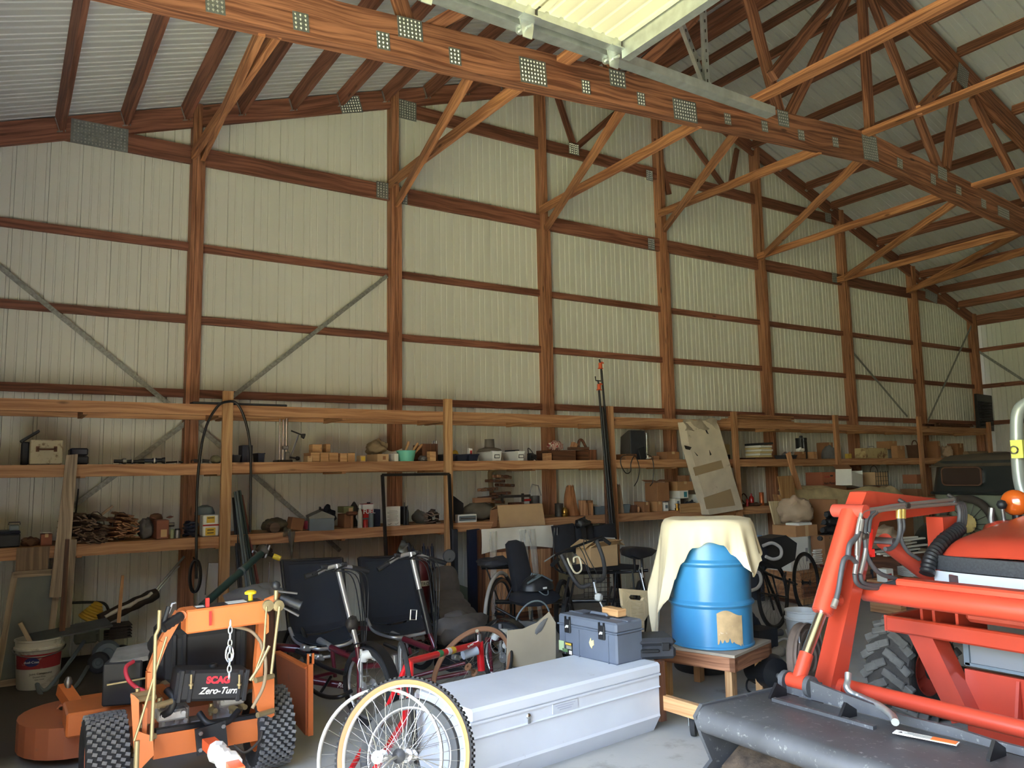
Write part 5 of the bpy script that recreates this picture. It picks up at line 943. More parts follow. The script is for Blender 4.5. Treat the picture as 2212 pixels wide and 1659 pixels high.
for s_, sz, z, mt, da in (('USG', .036, .215, M_WHITE, -.3), ('Joint Compound', .02, .125, M_INK, .1), ('Drywall finish', .014, .1, M_INK, .05), ('ready mixed', .012, .08, M_INK, .05)):
    if s_ == 'USG': s_ = 'dual-Coat'; sz = .024
    r = .1345+.055*z; o = txt(s_, sz, bk, (r*math.cos(a0+da), r*math.sin(a0+da), z), (math.pi/2, 0, a0+da+math.pi/2), mt)
m = MB(); m.tube(arc((0, 0, .3), (math.cos(a0+1.57), math.sin(a0+1.57), 0), (math.cos(a0), math.sin(a0), -.3), .162, 0, math.pi, 14), .004, 6); part(bk, 'bail_handle', m, M_STEEL)
m = MB(); m.bar((0, 0, .0), (-.16, .02, .32), .03, .075, (0, 1, 0)); o = m.build('plank_offcut', W_OLD); o.location = bk.location+V((.02, -.01, .18)); tag(o, 'weathered plank offcut sticking up out of the bucket', 'plank')
m = MB(); m.box((0, 0, 0), (.56, .24, .012), (.12, -.1, .1)); tag(m.build('slate_sheet', mat('dark_slate', (88, 92, 92), .7, noise=(7, .15)), loc=bk.location+V((.22, .02, .40))), 'dark flat sheet lying across the bucket rim', 'sheet')
# leaning boards and screen against the shelving
YB = YS-.22
standing('tall_plank', 'tall weathered plank leaning against the shelving at far left', 'plank', ((143, 983), (168, 981), (144, 1290), (106, 1290)), YS-.16, .03, W_OLD)
standing('channel_board', 'grooved weathered board just right of the tall plank', 'plank', ((150, 1165), (166, 1165), (150, 1372), (128, 1372)), YS-.12, .04, W_OLD)
standing('batten', 'narrow weathered batten leaning with a visible knot', 'batten', ((141, 1165), (150, 1165), (140, 1372), (127, 1372)), YS-.19, .03, W_DARK)
standing('square_board', 'brown square board hanging from the lower shelf rail at left', 'board', ((36, 1184), (108, 1180), (103, 1235), (33, 1235)), YS-.05, .02, wood('brown_board', (126, 102, 78), (92, 72, 54), knots=False))
scr = thing('window_screen', 'old wood framed window screen leaning behind the bucket', 'screen', (at_y(75, 1470, YS-.1).x, YS-.1, 0), 0, None, (-.03, 0, .0))
zt = at_y(80, 1236, YS-.2).z; xl, xr = at_y(34, 1300, YS-.3).x-scr.location.x, at_y(128, 1300, YS-.3).x-scr.location.x; xl -= .02
for nm, pts in (('stile', ((xl-.08, 0), (xl+.01, zt))), ('stile', ((xr-.06, 0), (xr, zt)))): m = MB(); m.bar((pts[0][0], 0, 0), (pts[1][0], 0, pts[1][1]), .045, .025, (0, 1, 0)); part(scr, nm, m, W_OLD)
for z in (.03, zt-.02): m = MB(); k = 1-z/zt; m.bar((xl-.07*k, 0, z), (xr-.05*k, 0, z), .025, .05); part(scr, 'rail', m, W_OLD)
m = MB(); m.add([(xl-.06, .004, .03), (xr-.06, .004, .03), (xr, .004, zt-.03), (xl+.01, .004, zt-.03), (xl-.06, .012, .03), (xr-.06, .012, .03), (xr, .012, zt-.03), (xl+.01, .012, zt-.03)], [(0, 1, 2, 3), (7, 6, 5, 4)]); part(scr, 'mesh', m, mat('dusty_screen_mesh', (112, 116, 112), .9, noise=(3, .2)))
# tiller engine with green tank, hose reel, log
p = at_z(200, 1450, 0); tl = thing('garden_tiller', 'old garden tiller with pale green fuel tank and grey wheels', 'tiller', (p.x, p.y, 0))
def T(px, py, Y): return at_y(px, py, Y)-tl.location
Y = p.y; M_SAGE = mat('sage_green_paint', (122, 138, 126), .5, noise=(10, .15))
a, b = T(163, 1352, Y), T(211, 1388, Y); m = MB(); m.box(((a.x+b.x)/2, .08, (a.z+b.z)/2), (b.x-a.x, .16, a.z-b.z), b=.012); m.box(((a.x+b.x)/2, .08, (a.z+b.z)/2), (b.x-a.x+.014, .174, .01)); part(tl, 'fuel_tank', m, M_SAGE, 30)
a, b = T(213, 1352, Y), T(238, 1385, Y); m = MB(); m.box(((a.x+b.x)/2, .06, (a.z+b.z)/2), (b.x-a.x, .12, a.z-b.z), b=.01); part(tl, 'air_cleaner', m, M_SAGE)
m = MB(); m.box(T(238, 1370, Y)+V((.04, .1, 0)), (.2, .2, .1), b=.01)
for k in range(5): m.box(T(238, 1370, Y)+V((.06, .1, -.04+.025*k)), (.22, .22, .008))
part(tl, 'engine_block', m, M_IRON)
p1 = T(230, 1412, Y-.03); m = MB(); m.lathe([(0, -.05), (.05, -.05), (.055, -.04), (.09, -.03), (.11, 0), (.11, .04), (0, .05)], 24, p1, (0, 1, .0)); part(tl, 'recoil_starter', m, M_GREYMET, 40)
m = MB(); m.tube([p1+V((-.05, -.02, .03)), p1+V((-.1, -.05, -.03))], .018, 8); part(tl, 'starter_handle', m, M_GREYMET)
for px, py, Yq, R in ((212, 1452, Y-.1, .085), (260, 1470, Y+.15, .08)):
    c = T(px, py, Yq); c.z = max(c.z, R); tyre(tl, c, (.35, 1, 0), R, .06, M_DUSTBLK, 'wheel', .5, M_GREYMET)
c = T(212, 1452, Y-.1)
m = MB(); m.tube([c+V((0, .05, .05)), p1+V((.0, .08, -.05)), T(225, 1370, Y)+V((0, .08, 0))], .03, 8); m.bar(c+V((0, .1, 0)), c+V((.35, .3, 0)), .05, .05); part(tl, 'chassis', m, M_IRON)
m = MB(); m.tube(smoothpath([T(182, 1385, Y), T(150, 1430, Y-.2), T(100, 1490, Y-.5), T(80, 1478, Y-.45), T(95, 1508, Y-.6), T(130, 1510, Y-.65), T(165, 1480, Y-.5), T(190, 1440, Y-.15)], 6), .015, 8); part(tl, 'handle_bar', m, M_GREYMET, 60)
m = MB(); m.box(T(190, 1510, Y-.3)+V((.03, 0, .02)), (.12, .34, .03), (0, .15, -.9)); part(tl, 'skid_plate', m, M_GREYMET)
Yh = p.y+.25; c = at_y(203, 1325, Yh); hr = thing('yellow_hose_coil', 'coil of ribbed yellow hose lying on the tiller', 'hose', c, 0, None, (0, .35, -.2))
for k in range(7): m = MB(); R = .1-.012*k; m.ring((0, .0, -.05+k*.022), (.1, 0, 1), R, .014, 26, 8); part(hr, 'coil', m, mat('yellow_hose', (192, 152, 46), .5), 60)
m = MB(); m.tube(smoothpath([at_y(*q, Yh+.15)-c for q in ((150, 1302), (210, 1301), (228, 1306), (236, 1322))], 5), .012, 8); m2 = MB(); tag(m.build('bent_pipe', M_BLKMET, smooth=60, loc=c), 'black bent pipe handle behind the yellow hose coil', 'pipe')
a, b = at_y(215, 1340, p.y+.15), at_y(338, 1282, p.y+.35); lg = thing('birch_log', 'dark log with peeling shiny white bark leaning to the right', 'log', a); d = b-a
m = MB(); m.tube([d*(k/8) for k in range(9)], [.055+.006*math.sin(3*k) for k in range(9)], 12); part(lg, 'body', m, mat('dark_bark', (58, 48, 40), .9, noise=(14, .3), bump=(20, .5)), 60)
m = MB(); m.tube([d*(.1+.85*k/10)+V((-.02, -.055, .018))+V((rnd.uniform(-.012, .012), 0, rnd.uniform(-.012, .012))) for k in range(11)], [.012+.008*rnd.random() for k in range(11)], 6); part(lg, 'peeling_bark', m, mat('white_bark', (226, 220, 204), .4, dirt=(40, .62, (60, 52, 44))), 30)
m = MB(); m.tube([at_y(318, 1297, p.y+.32), at_y(398, 1202, 8.2)], .011, 6); m.tube([at_y(328, 1292, p.y+.32), at_y(388, 1222, 8.15)], .006, 6); tag(m.build('measuring_pole', M_GALV), 'thin pale pole rising to the right above the log', 'pole')
standing('wooden_stake', 'upright pale wooden stake behind the log', 'stake', ((262, 1243), (268, 1243), (260, 1345), (252, 1345)), 7.4, .025, W_PINE)
# tools and hoop around the first upright
m = MB(); m.tube(smoothpath([at_y(*q, YS-.12) for q in ((424, 1250), (425, 1080), (432, 985), (446, 920), (470, 878), (490, 868), (512, 872), (530, 910), (541, 975), (541, 1100), (540, 1150))], 6), .012, 8); tag(m.build('wire_hoop', M_BLKMET, smooth=60), 'tall black bent hoop straddling the first shelf upright', 'hoop')
m = MB(); c = at_y(420, 1245, YS-.14)
for k in range(3): m.tube([c+V((.045*math.cos(q)+.008*k, .01*k, .14*math.sin(q))) for q in [2*math.pi*i/24 for i in range(24)]], .009, 7, closed=True)
m.tube([c+V((-.0, 0, .14)), c+V((.0, .07, .16))], .006, 6); tag(m.build('looped_rope', M_BLKMET, smooth=60), 'looped black cord hanging below the lower shelf at the hoop', 'cord')
for k, (q0, q1, mt, lab) in enumerate((((509, 1062), (538, 1290), M_GREYMET, 'grey steel fence post leaning just right of first upright'), ((516, 1060), (552, 1290), mat('dark_green_post', (50, 64, 60), .6), 'dark green steel fence post leaning in the post bundle'), ((506, 1075), (520, 1290), M_DUSTBLK, 'black steel fence post standing closest to the upright'), ((520, 1070), (560, 1285), mat('red_oxide_post', (118, 64, 54), .7), 'red oxide fence post at the right of the bundle'))):
    a, b = at_y(*q0, YS+.12+.03*k), at_y(*q1, YS-.2); b.z = max(b.z, .01); m = MB(); m.bar(b, a, .012, .04, (1, 0, 0)); m.bar(b+V((0, -.02, 0)), a+V((0, -.02, 0)), .035, .008, (1, 0, 0)); tag(m.build('fence_post', mt), lab, 'fence post', 'fence posts leaning by the first upright')
standing('white_jug', 'pale plastic panel standing on the floor left of first upright', 'panel', ((450, 1216), (474, 1216), (472, 1285), (443, 1285)), YS+.3, .04, W_BUCK)
# green handled pole with yellow grip and a cloth
gp = thing('green_post_puller', 'dark green tubular handle with yellow grip rising behind the mower', 'tool', at_y(436, 1310, 5.9)); o = gp.location.copy(); a, b = V((0, 0, 0)), at_y(570, 1190, 6.4)-o; b2 = b
m = MB(); m.cyl(a, b, .028); part(gp, 'tube', m, mat('dark_green_enamel', (44, 70, 66), .35), 40)
m = MB(); c = a.lerp(b, .6); m.cyl(c-(b-a)*.015, c+(b-a)*.015, .033); part(gp, 'collar', m, M_GREYMET, 40)
m = MB(); m.blob(b, (.12, .12, .1), 2, .15, flat=False); part(gp, 'head', m, M_IRON, 50)
m = MB(); m.cyl(b+V((.02, -.02, -.02)), at_y(590, 1200, 6.4)-o, .016); part(gp, 'lever', m, M_IRON); m = MB(); m.cyl(at_y(590, 1201, 6.4)-o, at_y(606, 1207, 6.38)-o, .021); part(gp, 'grip', m, mat('yellow_grip', (224, 200, 60), .5), 40)
m = MB(); m.cyl(at_y(583, 1178, 6.35)-o, at_y(573, 1205, 6.35)-o, .01); m.cyl(at_y(582, 1215, 6.35)-o, at_y(580, 1262, 6.35)-o, .006); m.tube(smoothpath([at_y(*q, 6.38)-o for q in ((558, 1196), (548, 1190), (545, 1194))], 4), .008, 6); part(gp, 'rod', m, M_STEEL)
a = at_y(560, 1288, 5.6); m = MB(); m.blob((0, 0, .05), (.36, .3, .16), 11, .2); tag(m.build('grey_tarp_heap', M_GREYCLOTH, smooth=60, loc=a+V((-.02, 0, -.05))), 'grey cloth heap behind the orange mower console', 'cloth')
m = MB(); m.box((0, 0, (a.z-.05)/2), (.26, .26, a.z-.07), b=.01); tag(m.build('tarp_crate', W_DARK, loc=(a.x-.02, a.y+.12, 0)), 'dark crate under the grey cloth heap behind the mower', 'crate')
m = MB(); m.blob((0, 0, .12), (.55, .35, .24), 17, .2); tag(m.build('brown_sack', M_TAN, smooth=60, loc=(at_y(470, 1300, 5.9).x, 6.3, 0)), 'brown sack on the floor beyond the mower cover', 'sack')
# ---------------------------------------------------------------- cycles
M_MAROON = mat('maroon_frame_paint', (98, 30, 44), .3, coat=.4); M_BIKERED = mat('red_frame_paint', (214, 30, 40), .28, coat=.5); M_SILVER = mat('silver_tube', (186, 188, 190), .3, .7)
M_GUM = mat('gum_sidewall', (158, 112, 66), .6); M_GUM2 = mat('brown_sidewall', (140, 98, 70), .65); M_RIMW = mat('white_rim', (172, 170, 164), .4); M_SPOKE = mat('spoke_steel', (140, 138, 132), .35, .8)
M_MESH = mat('black_mesh_fabric', (34, 40, 50), .85, alpha=.9); M_DKSPOKE = mat('dark_spoke', (90, 90, 92), .35, .8); M_PADDING = mat('black_padding', (28, 30, 38), .9, noise=(14, .15))
def frame_axes(A):
    A = V(A).normalized(); x = V((0, 0, 1)).cross(A)
    x = x.normalized() if x.length > .1 else V((1, 0, 0)); return A, x, A.cross(x)
def wheel(parent, c, A, R, tr=.016, tyre_m=M_RUBBER, side_m=None, rim_m=M_SILVER, spoke_m=M_SPOKE, n=32, hub_r=.022, tyre_=True, hubw=.045, knob=False):
    """spoked cycle wheel about axle A"""
    c = V(c); A, x, y = frame_axes(A)
    if 'wheel' not in parent.name: parent = subempty(parent, 'wheel')
    def P(r, th, o=0): return c + (x*math.cos(th)+y*math.sin(th))*r + A*o
    if tyre_:
        m = MB(); m.lathe([(R-2*tr+.004, -tr*.7), (R-tr, -tr), (R-.3*tr, -tr*.8), (R, 0), (R-.3*tr, tr*.8), (R-tr, tr), (R-2*tr+.004, tr*.7)], 56, c, A); part(parent, 'tyre', m, tyre_m, 50)
        if side_m:
            for s_ in (-1, 1):
                m = MB(); m.lathe([(R-2*tr, s_*(tr*.72+.001)), (R-tr*1.5, s_*(tr*.9+.002)), (R-tr*.75, s_*(tr+.0015))], 56, c, A); part(parent, 'sidewall', m, side_m, 50)
        if knob:
            m = MB()
            for k in range(90):
                th = 2*math.pi*k/90; d = P(1, th)-c; tg = A.cross(d)
                for o in (-.45, .45): m.box(c+d*(R-.001)+A*(o*tr), (tr*.8, .012, .008), Matrix((A, tg, d)).transposed())
            o = part(parent, 'tread', m, M_RUBBER); o['kind'] = 'stuff'
    Ri = R-2*tr+.004 if tyre_ else R
    m = MB(); m.lathe([(Ri, -.011), (Ri-.004, -.012), (Ri-.010, -.010), (Ri-.015, -.004), (Ri-.015, .004), (Ri-.010, .010), (Ri-.004, .012), (Ri, .011), (Ri-.006, 0)], 56, c, A, close=True); part(parent, 'rim', m, rim_m, 50)
    m = MB(); m.lathe([(0, -hubw-.012), (.006, -hubw-.012), (.006, -hubw), (hub_r*1.3, -hubw+.002), (hub_r*1.3, -hubw+.006), (hub_r*.6, -hubw+.012), (hub_r*.6, hubw-.012), (hub_r*1.3, hubw-.006), (hub_r*1.3, hubw-.002), (.006, hubw), (.006, hubw+.012), (0, hubw+.012)], 16, c, A); part(parent, 'hub', m, rim_m if rim_m is not M_RIMW else M_SILVER, 40)
    m = MB()
    for k in range(n):
        th = 2*math.pi*k/n; sd = 1 if k % 2 else -1; lead = (.9 if (k//2) % 2 else -.9)
        m.cyl(P(hub_r*1.1, th+lead, sd*(hubw-.004)), P(Ri-.013, th, sd*.003), .0012, n=4)
    o = part(parent, 'spokes', m, spoke_m); o['kind'] = 'stuff'
    return P
def tubes(parent, name, mt, paths, O, r=.014, smooth=True, n=10):
    """frame tubes: each path is pixel/plane triples (px, py, Y)"""
    for pts in paths:
        rr = r
        if isinstance(pts[-1], float): rr = pts[-1]; pts = pts[:-1]
        m = MB(); q = [at_y(*p)-O for p in pts]; m.tube(smoothpath(q, 5) if len(q) > 2 and smooth else q, rr, n); part(parent, name, m, mt, 50)

# ---- loose wheels leaning on the steel chest
c = at_z(872, 1632, .325); A1 = V((-.72, -.62, .28)); O = V((c.x, c.y, 0)); w1 = thing('bicycle_wheel', 'front bicycle wheel with tan gum sidewall and white rim', 'wheel', O); wheel(w1, c-O, A1, .338, .017, M_RUBBER, M_GUM, M_RIMW, n=36, hub_r=.021, knob=True)
m = MB(); Av = A1.normalized(); m.lathe([(0, .05), (.03, .05), (.032, .058), (.012, .07), (0, .072)], 16, c-O, Av); part(w1, 'dust_cap', m, M_BLACK, 40); m = MB(); m.tube([c-O+Av*.06, c-O+Av*.075+V((-.03, 0, -.01)), c-O+Av*.07+V((-.09, .0, -.05))], [.009, .008, .012], 8); part(w1, 'quick_release', m, M_STEEL, 50)
c2 = at_z(828, 1640, .295)+V((.0, .04, 0)); O = V((c2.x, c2.y, 0)); w2 = thing('bicycle_wheel', 'bare white rimmed bicycle wheel without tyre behind the gum wall one', 'wheel', O); wheel(w2, c2-O, V((-.62, -.72, .26)), .302, .014, rim_m=M_RIMW, tyre_=False, n=32)
c3 = at_z(878, 1640, .255)+V((.03, .03, 0)); O = V((c3.x, c3.y, 0)); w3 = thing('bicycle_wheel', 'smaller grey tyred wheel seen through the two white rimmed wheels', 'wheel', O); wheel(w3, c3-O, V((-.74, -.6, .24)), .262, .022, mat('grey_tyre', (86, 88, 90), .8), None, M_SILVER, n=32, hub_r=.02)

# ---- side by side two-seat pedal car with black mesh seats
O = V((2.0, 5.9, 0)); qc = thing('side_by_side_tricycle', 'maroon side by side recumbent cycle with two black mesh seats', 'tricycle', O)
def seat(pts, Y0, Y1, txtv=False):
    """mesh seat: corner pixels tl, tr, br, bl; back tilted from Y0 (foot) to Y1 (top)"""
    tl, tr, br, bl = pts; TL, TR, BR, BL = at_y(*tl, Y1)-O, at_y(*tr, Y1)-O, at_y(*br, Y0)-O, at_y(*bl, Y0)-O
    def fn(u, v):
        a = TL.lerp(TR, u); b = BL.lerp(BR, u); p = a.lerp(b, v); p.y += .05*math.sin(math.pi*u)*(.3+.7*v); p.z -= .04*math.sin(math.pi*u)*v**6; return p
    m = MB(); m.grid(fn, 14, 12, .006); part(qc, 'seat_back', m, M_MESH, 60)
    m = MB(); m.tube([TL+(BL-TL)*k/6 for k in range(7)], .014, 8); m.tube([TR+(BR-TR)*k/6 for k in range(7)], .014, 8); m.tube([TL, TR], .012, 8); part(qc, 'seat_frame', m, M_BLKMET, 50)
    for k in (.0, .92): m = MB(); m.grid(lambda u, v: fn(u, k+.06*v)+V((0, -.008, 0)), 12, 2, .004); part(qc, 'seat_hem', m, M_PADDING, 60)
    for k in (.0, .9): m = MB(); m.grid(lambda u, v: fn(k+.1*u, v)+V((0, -.009, 0)), 2, 10, .004); part(qc, 'side_hem', m, M_PADDING, 60)
    F0 = BL+V((.02, -.28, -.03)); F1 = BR+V((-.02, -.28, -.02))
    def fb(u, v): a = BL.lerp(BR, u); b = F0.lerp(F1, u); p = a.lerp(b, v); p.z -= .05*math.sin(math.pi*u)+.02*math.sin(math.pi*v); return p
    m = MB(); m.grid(fb, 12, 8, .006); part(qc, 'seat_bottom', m, M_MESH, 60)
    m = MB(); m.tube(smoothpath([BL+V((0, 0, .03)), BL+V((.02, -.1, -.05)), F0+V((.08, 0, -.05)), F0.lerp(F1, .5)+V((0, 0, -.06)), F1+V((-.06, 0, -.04)), BR], 6), .013, 8); part(qc, 'seat_rail', m, M_SILVER, 60)
    return TL, TR, BR, BL
YQ = 5.75
seat(((608, 1212), (738, 1206), (752, 1350), (625, 1366)), YQ, YQ+.3); seat(((775, 1206), (900, 1200), (912, 1330), (792, 1345)), YQ+.15, YQ+.45)
tubes(qc, 'frame_tube', M_MAROON, [((700, 1388, 5.6), (722, 1402, 5.4), (772, 1425, 5.05), .022), ((718, 1405, 5.4), (724, 1462, 5.4), .014), ((772, 1398, 5.0), (776, 1440, 4.98), (777, 1540, 4.95), .017), ((778, 1440, 5.0), (822, 1436, 5.0), .02),
    ((680, 1462, 5.5), (760, 1444, 5.2), .012), ((620, 1462, 5.6), (752, 1482, 5.35), .024), ((872, 1380, 5.6), (930, 1402, 5.35), .022), ((884, 1398, 5.5), (892, 1432, 5.5), .012), ((928, 1368, 5.3), (940, 1400, 5.25), .017), ((844, 1440, 5.2), (842, 1500, 5.15), .022), ((880, 1465, 5.5), (1005, 1432, 5.3), .014), ((880, 1478, 5.5), (1010, 1452, 5.3), .016), ((560, 1395, 5.9), (690, 1405, 5.7), .03), ((1050, 1382, 5.1), (1090, 1378, 5.1), .018), ((1058, 1390, 5.1), (1062, 1450, 5.1), .013), ((760, 1356, 6.1), (880, 1362, 6.1), .02)], O)
tubes(qc, 'rail_cover', M_SILVER, [((690, 1384, 5.62), (716, 1400, 5.45), .026), ((846, 1370, 5.75), (874, 1382, 5.6), .026)], O)
for hp, yb in ((((659, 1246), (685, 1238), (700, 1230), (728, 1222), (742, 1224), (760, 1226), (796, 1234)), 5.2), (((816, 1231), (840, 1216), (858, 1204), (888, 1196), (902, 1198), (925, 1206), (962, 1216)), 5.35)):
    q = [at_y(*p, yb)-O for p in hp]; m = MB(); m.tube(smoothpath(q[1:6], 6), .015, 10); part(qc, 'handlebar', m, M_SILVER, 60)
    for a, b in ((q[0], q[1]), (q[5], q[6])): m = MB(); m.cyl(a, b, .018); part(qc, 'grip', m, M_BLACK, 40)
    for a in (q[2], q[4]): m = MB(); m.box(a+V((0, 0, .012)), (.05, .03, .035), b=.006); m.tube([a+V((0, -.02, .01)), a+V((-.1, -.06, -.02))], .006, 6); part(qc, 'brake_lever', m, M_BLACK, 40)
    st = q[3]; ft = at_y(772 if yb < 5.3 else 928, 1398 if yb < 5.3 else 1368, yb-.12)-O; m = MB(); m.tube([st+V((0, 0, .01)), st.lerp(ft, .2), ft], [.02, .019, .019], 12); part(qc, 'steering_stem', m, M_SILVER, 50)
    mid = st.lerp(ft, .72); m = MB(); m.tube([st.lerp(ft, .45), ft], .026, 12) if yb > 5.3 else m.blob(mid, (.08, .08, .11), 4, .15, flat=False); part(qc, 'stem_clamp', m, M_BLKMET if yb > 5.3 else M_IRON, 50)
    for k in range(4):
        m = MB(); m.tube(smoothpath([q[2+k//2]+V((0, -.02, -.01)), st.lerp(ft, .15)+V((.05+.03*k, -.06-.01*k, .02)), st.lerp(ft, .55)+V((.06+.02*k, -.05, 0)), ft+V((.03, -.02, -.05-.04*k))], 6), .004, 6); part(qc, 'cable', m, M_BLACK, 60)
m = MB(); p = at_y(971, 1201, 5.3)-O; m.lathe([(0, 0), (.045, 0), (.05, .01), (.03, .03), (0, .035)], 18, p, (.3, 1, 0)); m.tube([p+V((0, -.01, -.02)), at_y(963, 1216, 5.35)-O], .006, 6); part(qc, 'mirror', m, M_BLACK, 40)
for px, py, Yf in ((797, 1415, 4.95), (1078, 1370, 5.05)):
    p = at_y(px, py, Yf)-O; m = MB(); m.tube([p+V((-.035, 0, -.02)), p+V((-.04, -.02, .01)), p+V((0, -.03, .012)), p+V((.04, -.02, .01)), p+V((.038, 0, -.02))], .03, 10); part(qc, 'front_lamp', m, M_WHITE, 60)
    m = MB(); m.tube(smoothpath([p+V((-.06, 0, .0)), p+V((-.08, -.01, -.06)), p+V((-.05, -.01, -.12)), p+V((.0, 0, -.13))], 5), .004, 6); part(qc, 'lamp_bracket', m, M_SILVER)
for px, py, Yf in ((795, 1530, 4.95), (1095, 1490, 5.1)):
    c = at_y(px, py, Yf)-O; c.z = .25; wheel(qc, c, (1, .28, 0), .25, .024, M_RUBBER, None, M_SILVER, n=24, hub_r=.03)
    A, x, y = frame_axes((1, .28, 0)); sg = -1 if x.y > 0 else 1
    m = MB(); vs = []
    def fen(u, v): th = math.radians(-15+150*u); r = .272; d = x*(sg*math.cos(th))+V((0, 0, 1))*math.sin(th); return c + d*r + A*((v-.5)*.07)
    m.grid(fen, 16, 3, .004); part(qc, 'mudguard', m, M_BLKMET, 60)
    m = MB(); m.cyl(c+V((-.05, 0, .24)), c+V((-.05, 0, 0)), .013); part(qc, 'fork', m, M_SILVER, 40)
for px, py, Yf in ((640, 1480, 5.9), (905, 1440, 6.1)):
    c = at_y(px, py, Yf)-O; c.z = .25; wheel(qc, c, (1, .1, 0), .25, .022, M_RUBBER, None, M_SILVER, n=24)
    m = MB(); m.grid(fen, 4, 2, .003) if 0 else m.tube(arc(c, (0, 1, 0), (0, 0, 1), .27, -.2, 2.6, 14), .018, 6); part(qc, 'mudguard', m, mat('black_gloss', (24, 30, 34), .15), 60)
tubes(qc, 'pedal_boom', M_BLKMET, [((640, 1405, 5.55), (700, 1440, 5.3), (745, 1455, 5.1), .015), ((830, 1390, 5.55), (880, 1412, 5.4), .015), ((690, 1500, 5.3), (715, 1462, 5.4), .01), ((640, 1465, 5.4), (690, 1500, 5.25), (730, 1506, 5.1), (760, 1492, 5.1), .014)], O)
p = at_y(853, 1430, 5.15)-O; m = MB(); m.cyl(p+V((0, 0, -.05)), p+V((0, 0, .05)), .026); m.cyl(p+V((-.03, 0, .03)), p+V((.06, 0, .04)), .012); part(qc, 'steering_bearing', m, M_SILVER, 40)
m = MB(); m.cyl(at_y(868, 1428, 5.1)-O, at_y(905, 1406, 5.1)-O, .007); part(qc, 'tie_rod', m, M_IRON); o = txt('Rugged', .045, qc, at_y(745, 1478, 5.3)-O+V((0, -.03, 0)), (math.pi/2, .12, 0), M_PAPER, shear=.3)
for px, py in ((660, 1400), (672, 1418), (690, 1420), (1000, 1402), (985, 1420)):
    m = MB(); p = at_y(px, py, 5.5)-O; m.box(p, (.07, .05, .04), (0, .3, .4), b=.008); m.cyl(p, p+V((.07, -.02, .0)), .012); part(qc, 'crank_fitting', m, M_SILVER, 40)
m = MB(); p = at_y(893, 1328, 5.15)-O
m.tube([p+V((-.025, 0, -.03)), p+V((.02, 0, -.036)), p+V((.026, 0, .03)), p+V((-.02, 0, .036))], .005, 6, closed=True); part(qc, 'pedal_frame', m, M_SILVER)

# ---- red racing bicycle frame lying over the wheels
O = V((1.95, 4.4, 0)); rb = thing('road_bicycle', 'bright red racing bicycle frame without saddle leaning on its side', 'bicycle', O)
YR = 4.55
tubes(rb, 'frame_tube', M_BIKERED, [((880, 1430, 4.3), (1035, 1390, 4.75), .021), ((882, 1425, 4.3), (858, 1480, 4.25), (835, 1530, 4.15), (800, 1590, 3.95), (758, 1662, 3.75), .013), ((886, 1432, 4.3), (886, 1500, 4.2), (872, 1560, 4.0), (835, 1620, 3.85), (812, 1662, 3.7), .02), ((1036, 1386, 4.75), (1040, 1448, 4.75), .026), ((882, 1424, 4.3), (862, 1500, 4.35), .012)], O, smooth=False)
p = at_y(1034, 1380, 4.75)-O; m = MB(); m.cyl(p+V((0, 0, -.02)), p+V((0, 0, .035)), .022); m.cyl(p+V((0, 0, .03)), p+V((-.03, -.03, .06)), .012); part(rb, 'headset', m, M_CHROME, 40)
a, b = at_y(880, 1430, 4.3)-O, at_y(1035, 1390, 4.75)-O
for k, mt in ((.38, mat('green_band', (60, 140, 90), .4)), (.5, M_WHITE), (.56, M_YEL)): m = MB(); m.cyl(a.lerp(b, k), a.lerp(b, k+.05), .0222, n=14); part(rb, 'decal_band', m, mt, 40)
o = txt('GRAND PRIX', .018, rb, a.lerp(b, .8)+V((0, -.024, .004)), (math.pi/2, -.2, .3), M_PAPER)
c = at_y(1018, 1447, 4.95)-O; wheel(rb, c, V((-.79, -.25, .67)), .338, .015, M_RUBBER, M_GUM2, M_GUM2, M_SPOKE, n=32)
c = at_y(880, 1560, 4.3)-O; c.z = .31; wheel(rb, c, V((1, -.35, .1)), .33, .014, M_RUBBER, None, M_SILVER, n=28)
m = MB(); p = at_y(1090, 1385, 4.85)-O; m.lathe([(0, -.002), (.02, -.002), (.02, .002), (0, .002)], 20, p+V((0, 0, -.03)), (0, 1, 0)); part(rb, 'paper_tag', m, M_PAPER); m = MB(); m.tube(smoothpath([p+V((0, 0, -.015)), p+V((-.01, 0, .0)), p+V((.02, 0, .02))], 4), .003, 5); part(rb, 'tag_string', m, M_PAPER)
m = MB(); m.cyl(at_y(1000, 1415, 4.7)-O, at_y(1030, 1405, 4.7)-O, .03); part(rb, 'bottle', m, mat('pale_blue_bottle', (180, 192, 206), .4), 40)

# ---- low black fabric recliner seat behind
O = at_y(965, 1350, 6.6); O.z = 0; rs = thing('recliner_seat', 'dusty grey brown quilted recliner seat standing behind the bikes', 'seat', O); M_QUILT = mat('quilted_brown_fabric', (84, 76, 68), .95, noise=(12, .2))
ws = [((935, 1232), (975, 1228), (986, 1280), (940, 1284)), ((940, 1286), (988, 1284), (998, 1302), (942, 1306)), ((942, 1307), (999, 1303), (1014, 1318), (946, 1324)), ((946, 1325), (1015, 1319), (1032, 1345), (952, 1350))]
for k, q in enumerate(ws):
    Ya, Yb = 6.75-.12*k, 6.68-.13*k; c4 = [at_y(*q[0], Ya)-O, at_y(*q[1], Ya)-O, at_y(*q[2], Yb)-O, at_y(*q[3], Yb)-O]
    m = MB(); m.grid(lambda u, v: c4[0].lerp(c4[1], u).lerp(c4[3].lerp(c4[2], u), v)+V((0, -.03*math.sin(math.pi*u)**.5*math.sin(math.pi*v)**.5, 0)), 10, 8, .05); part(rs, 'cushion', m, M_QUILT, 60)
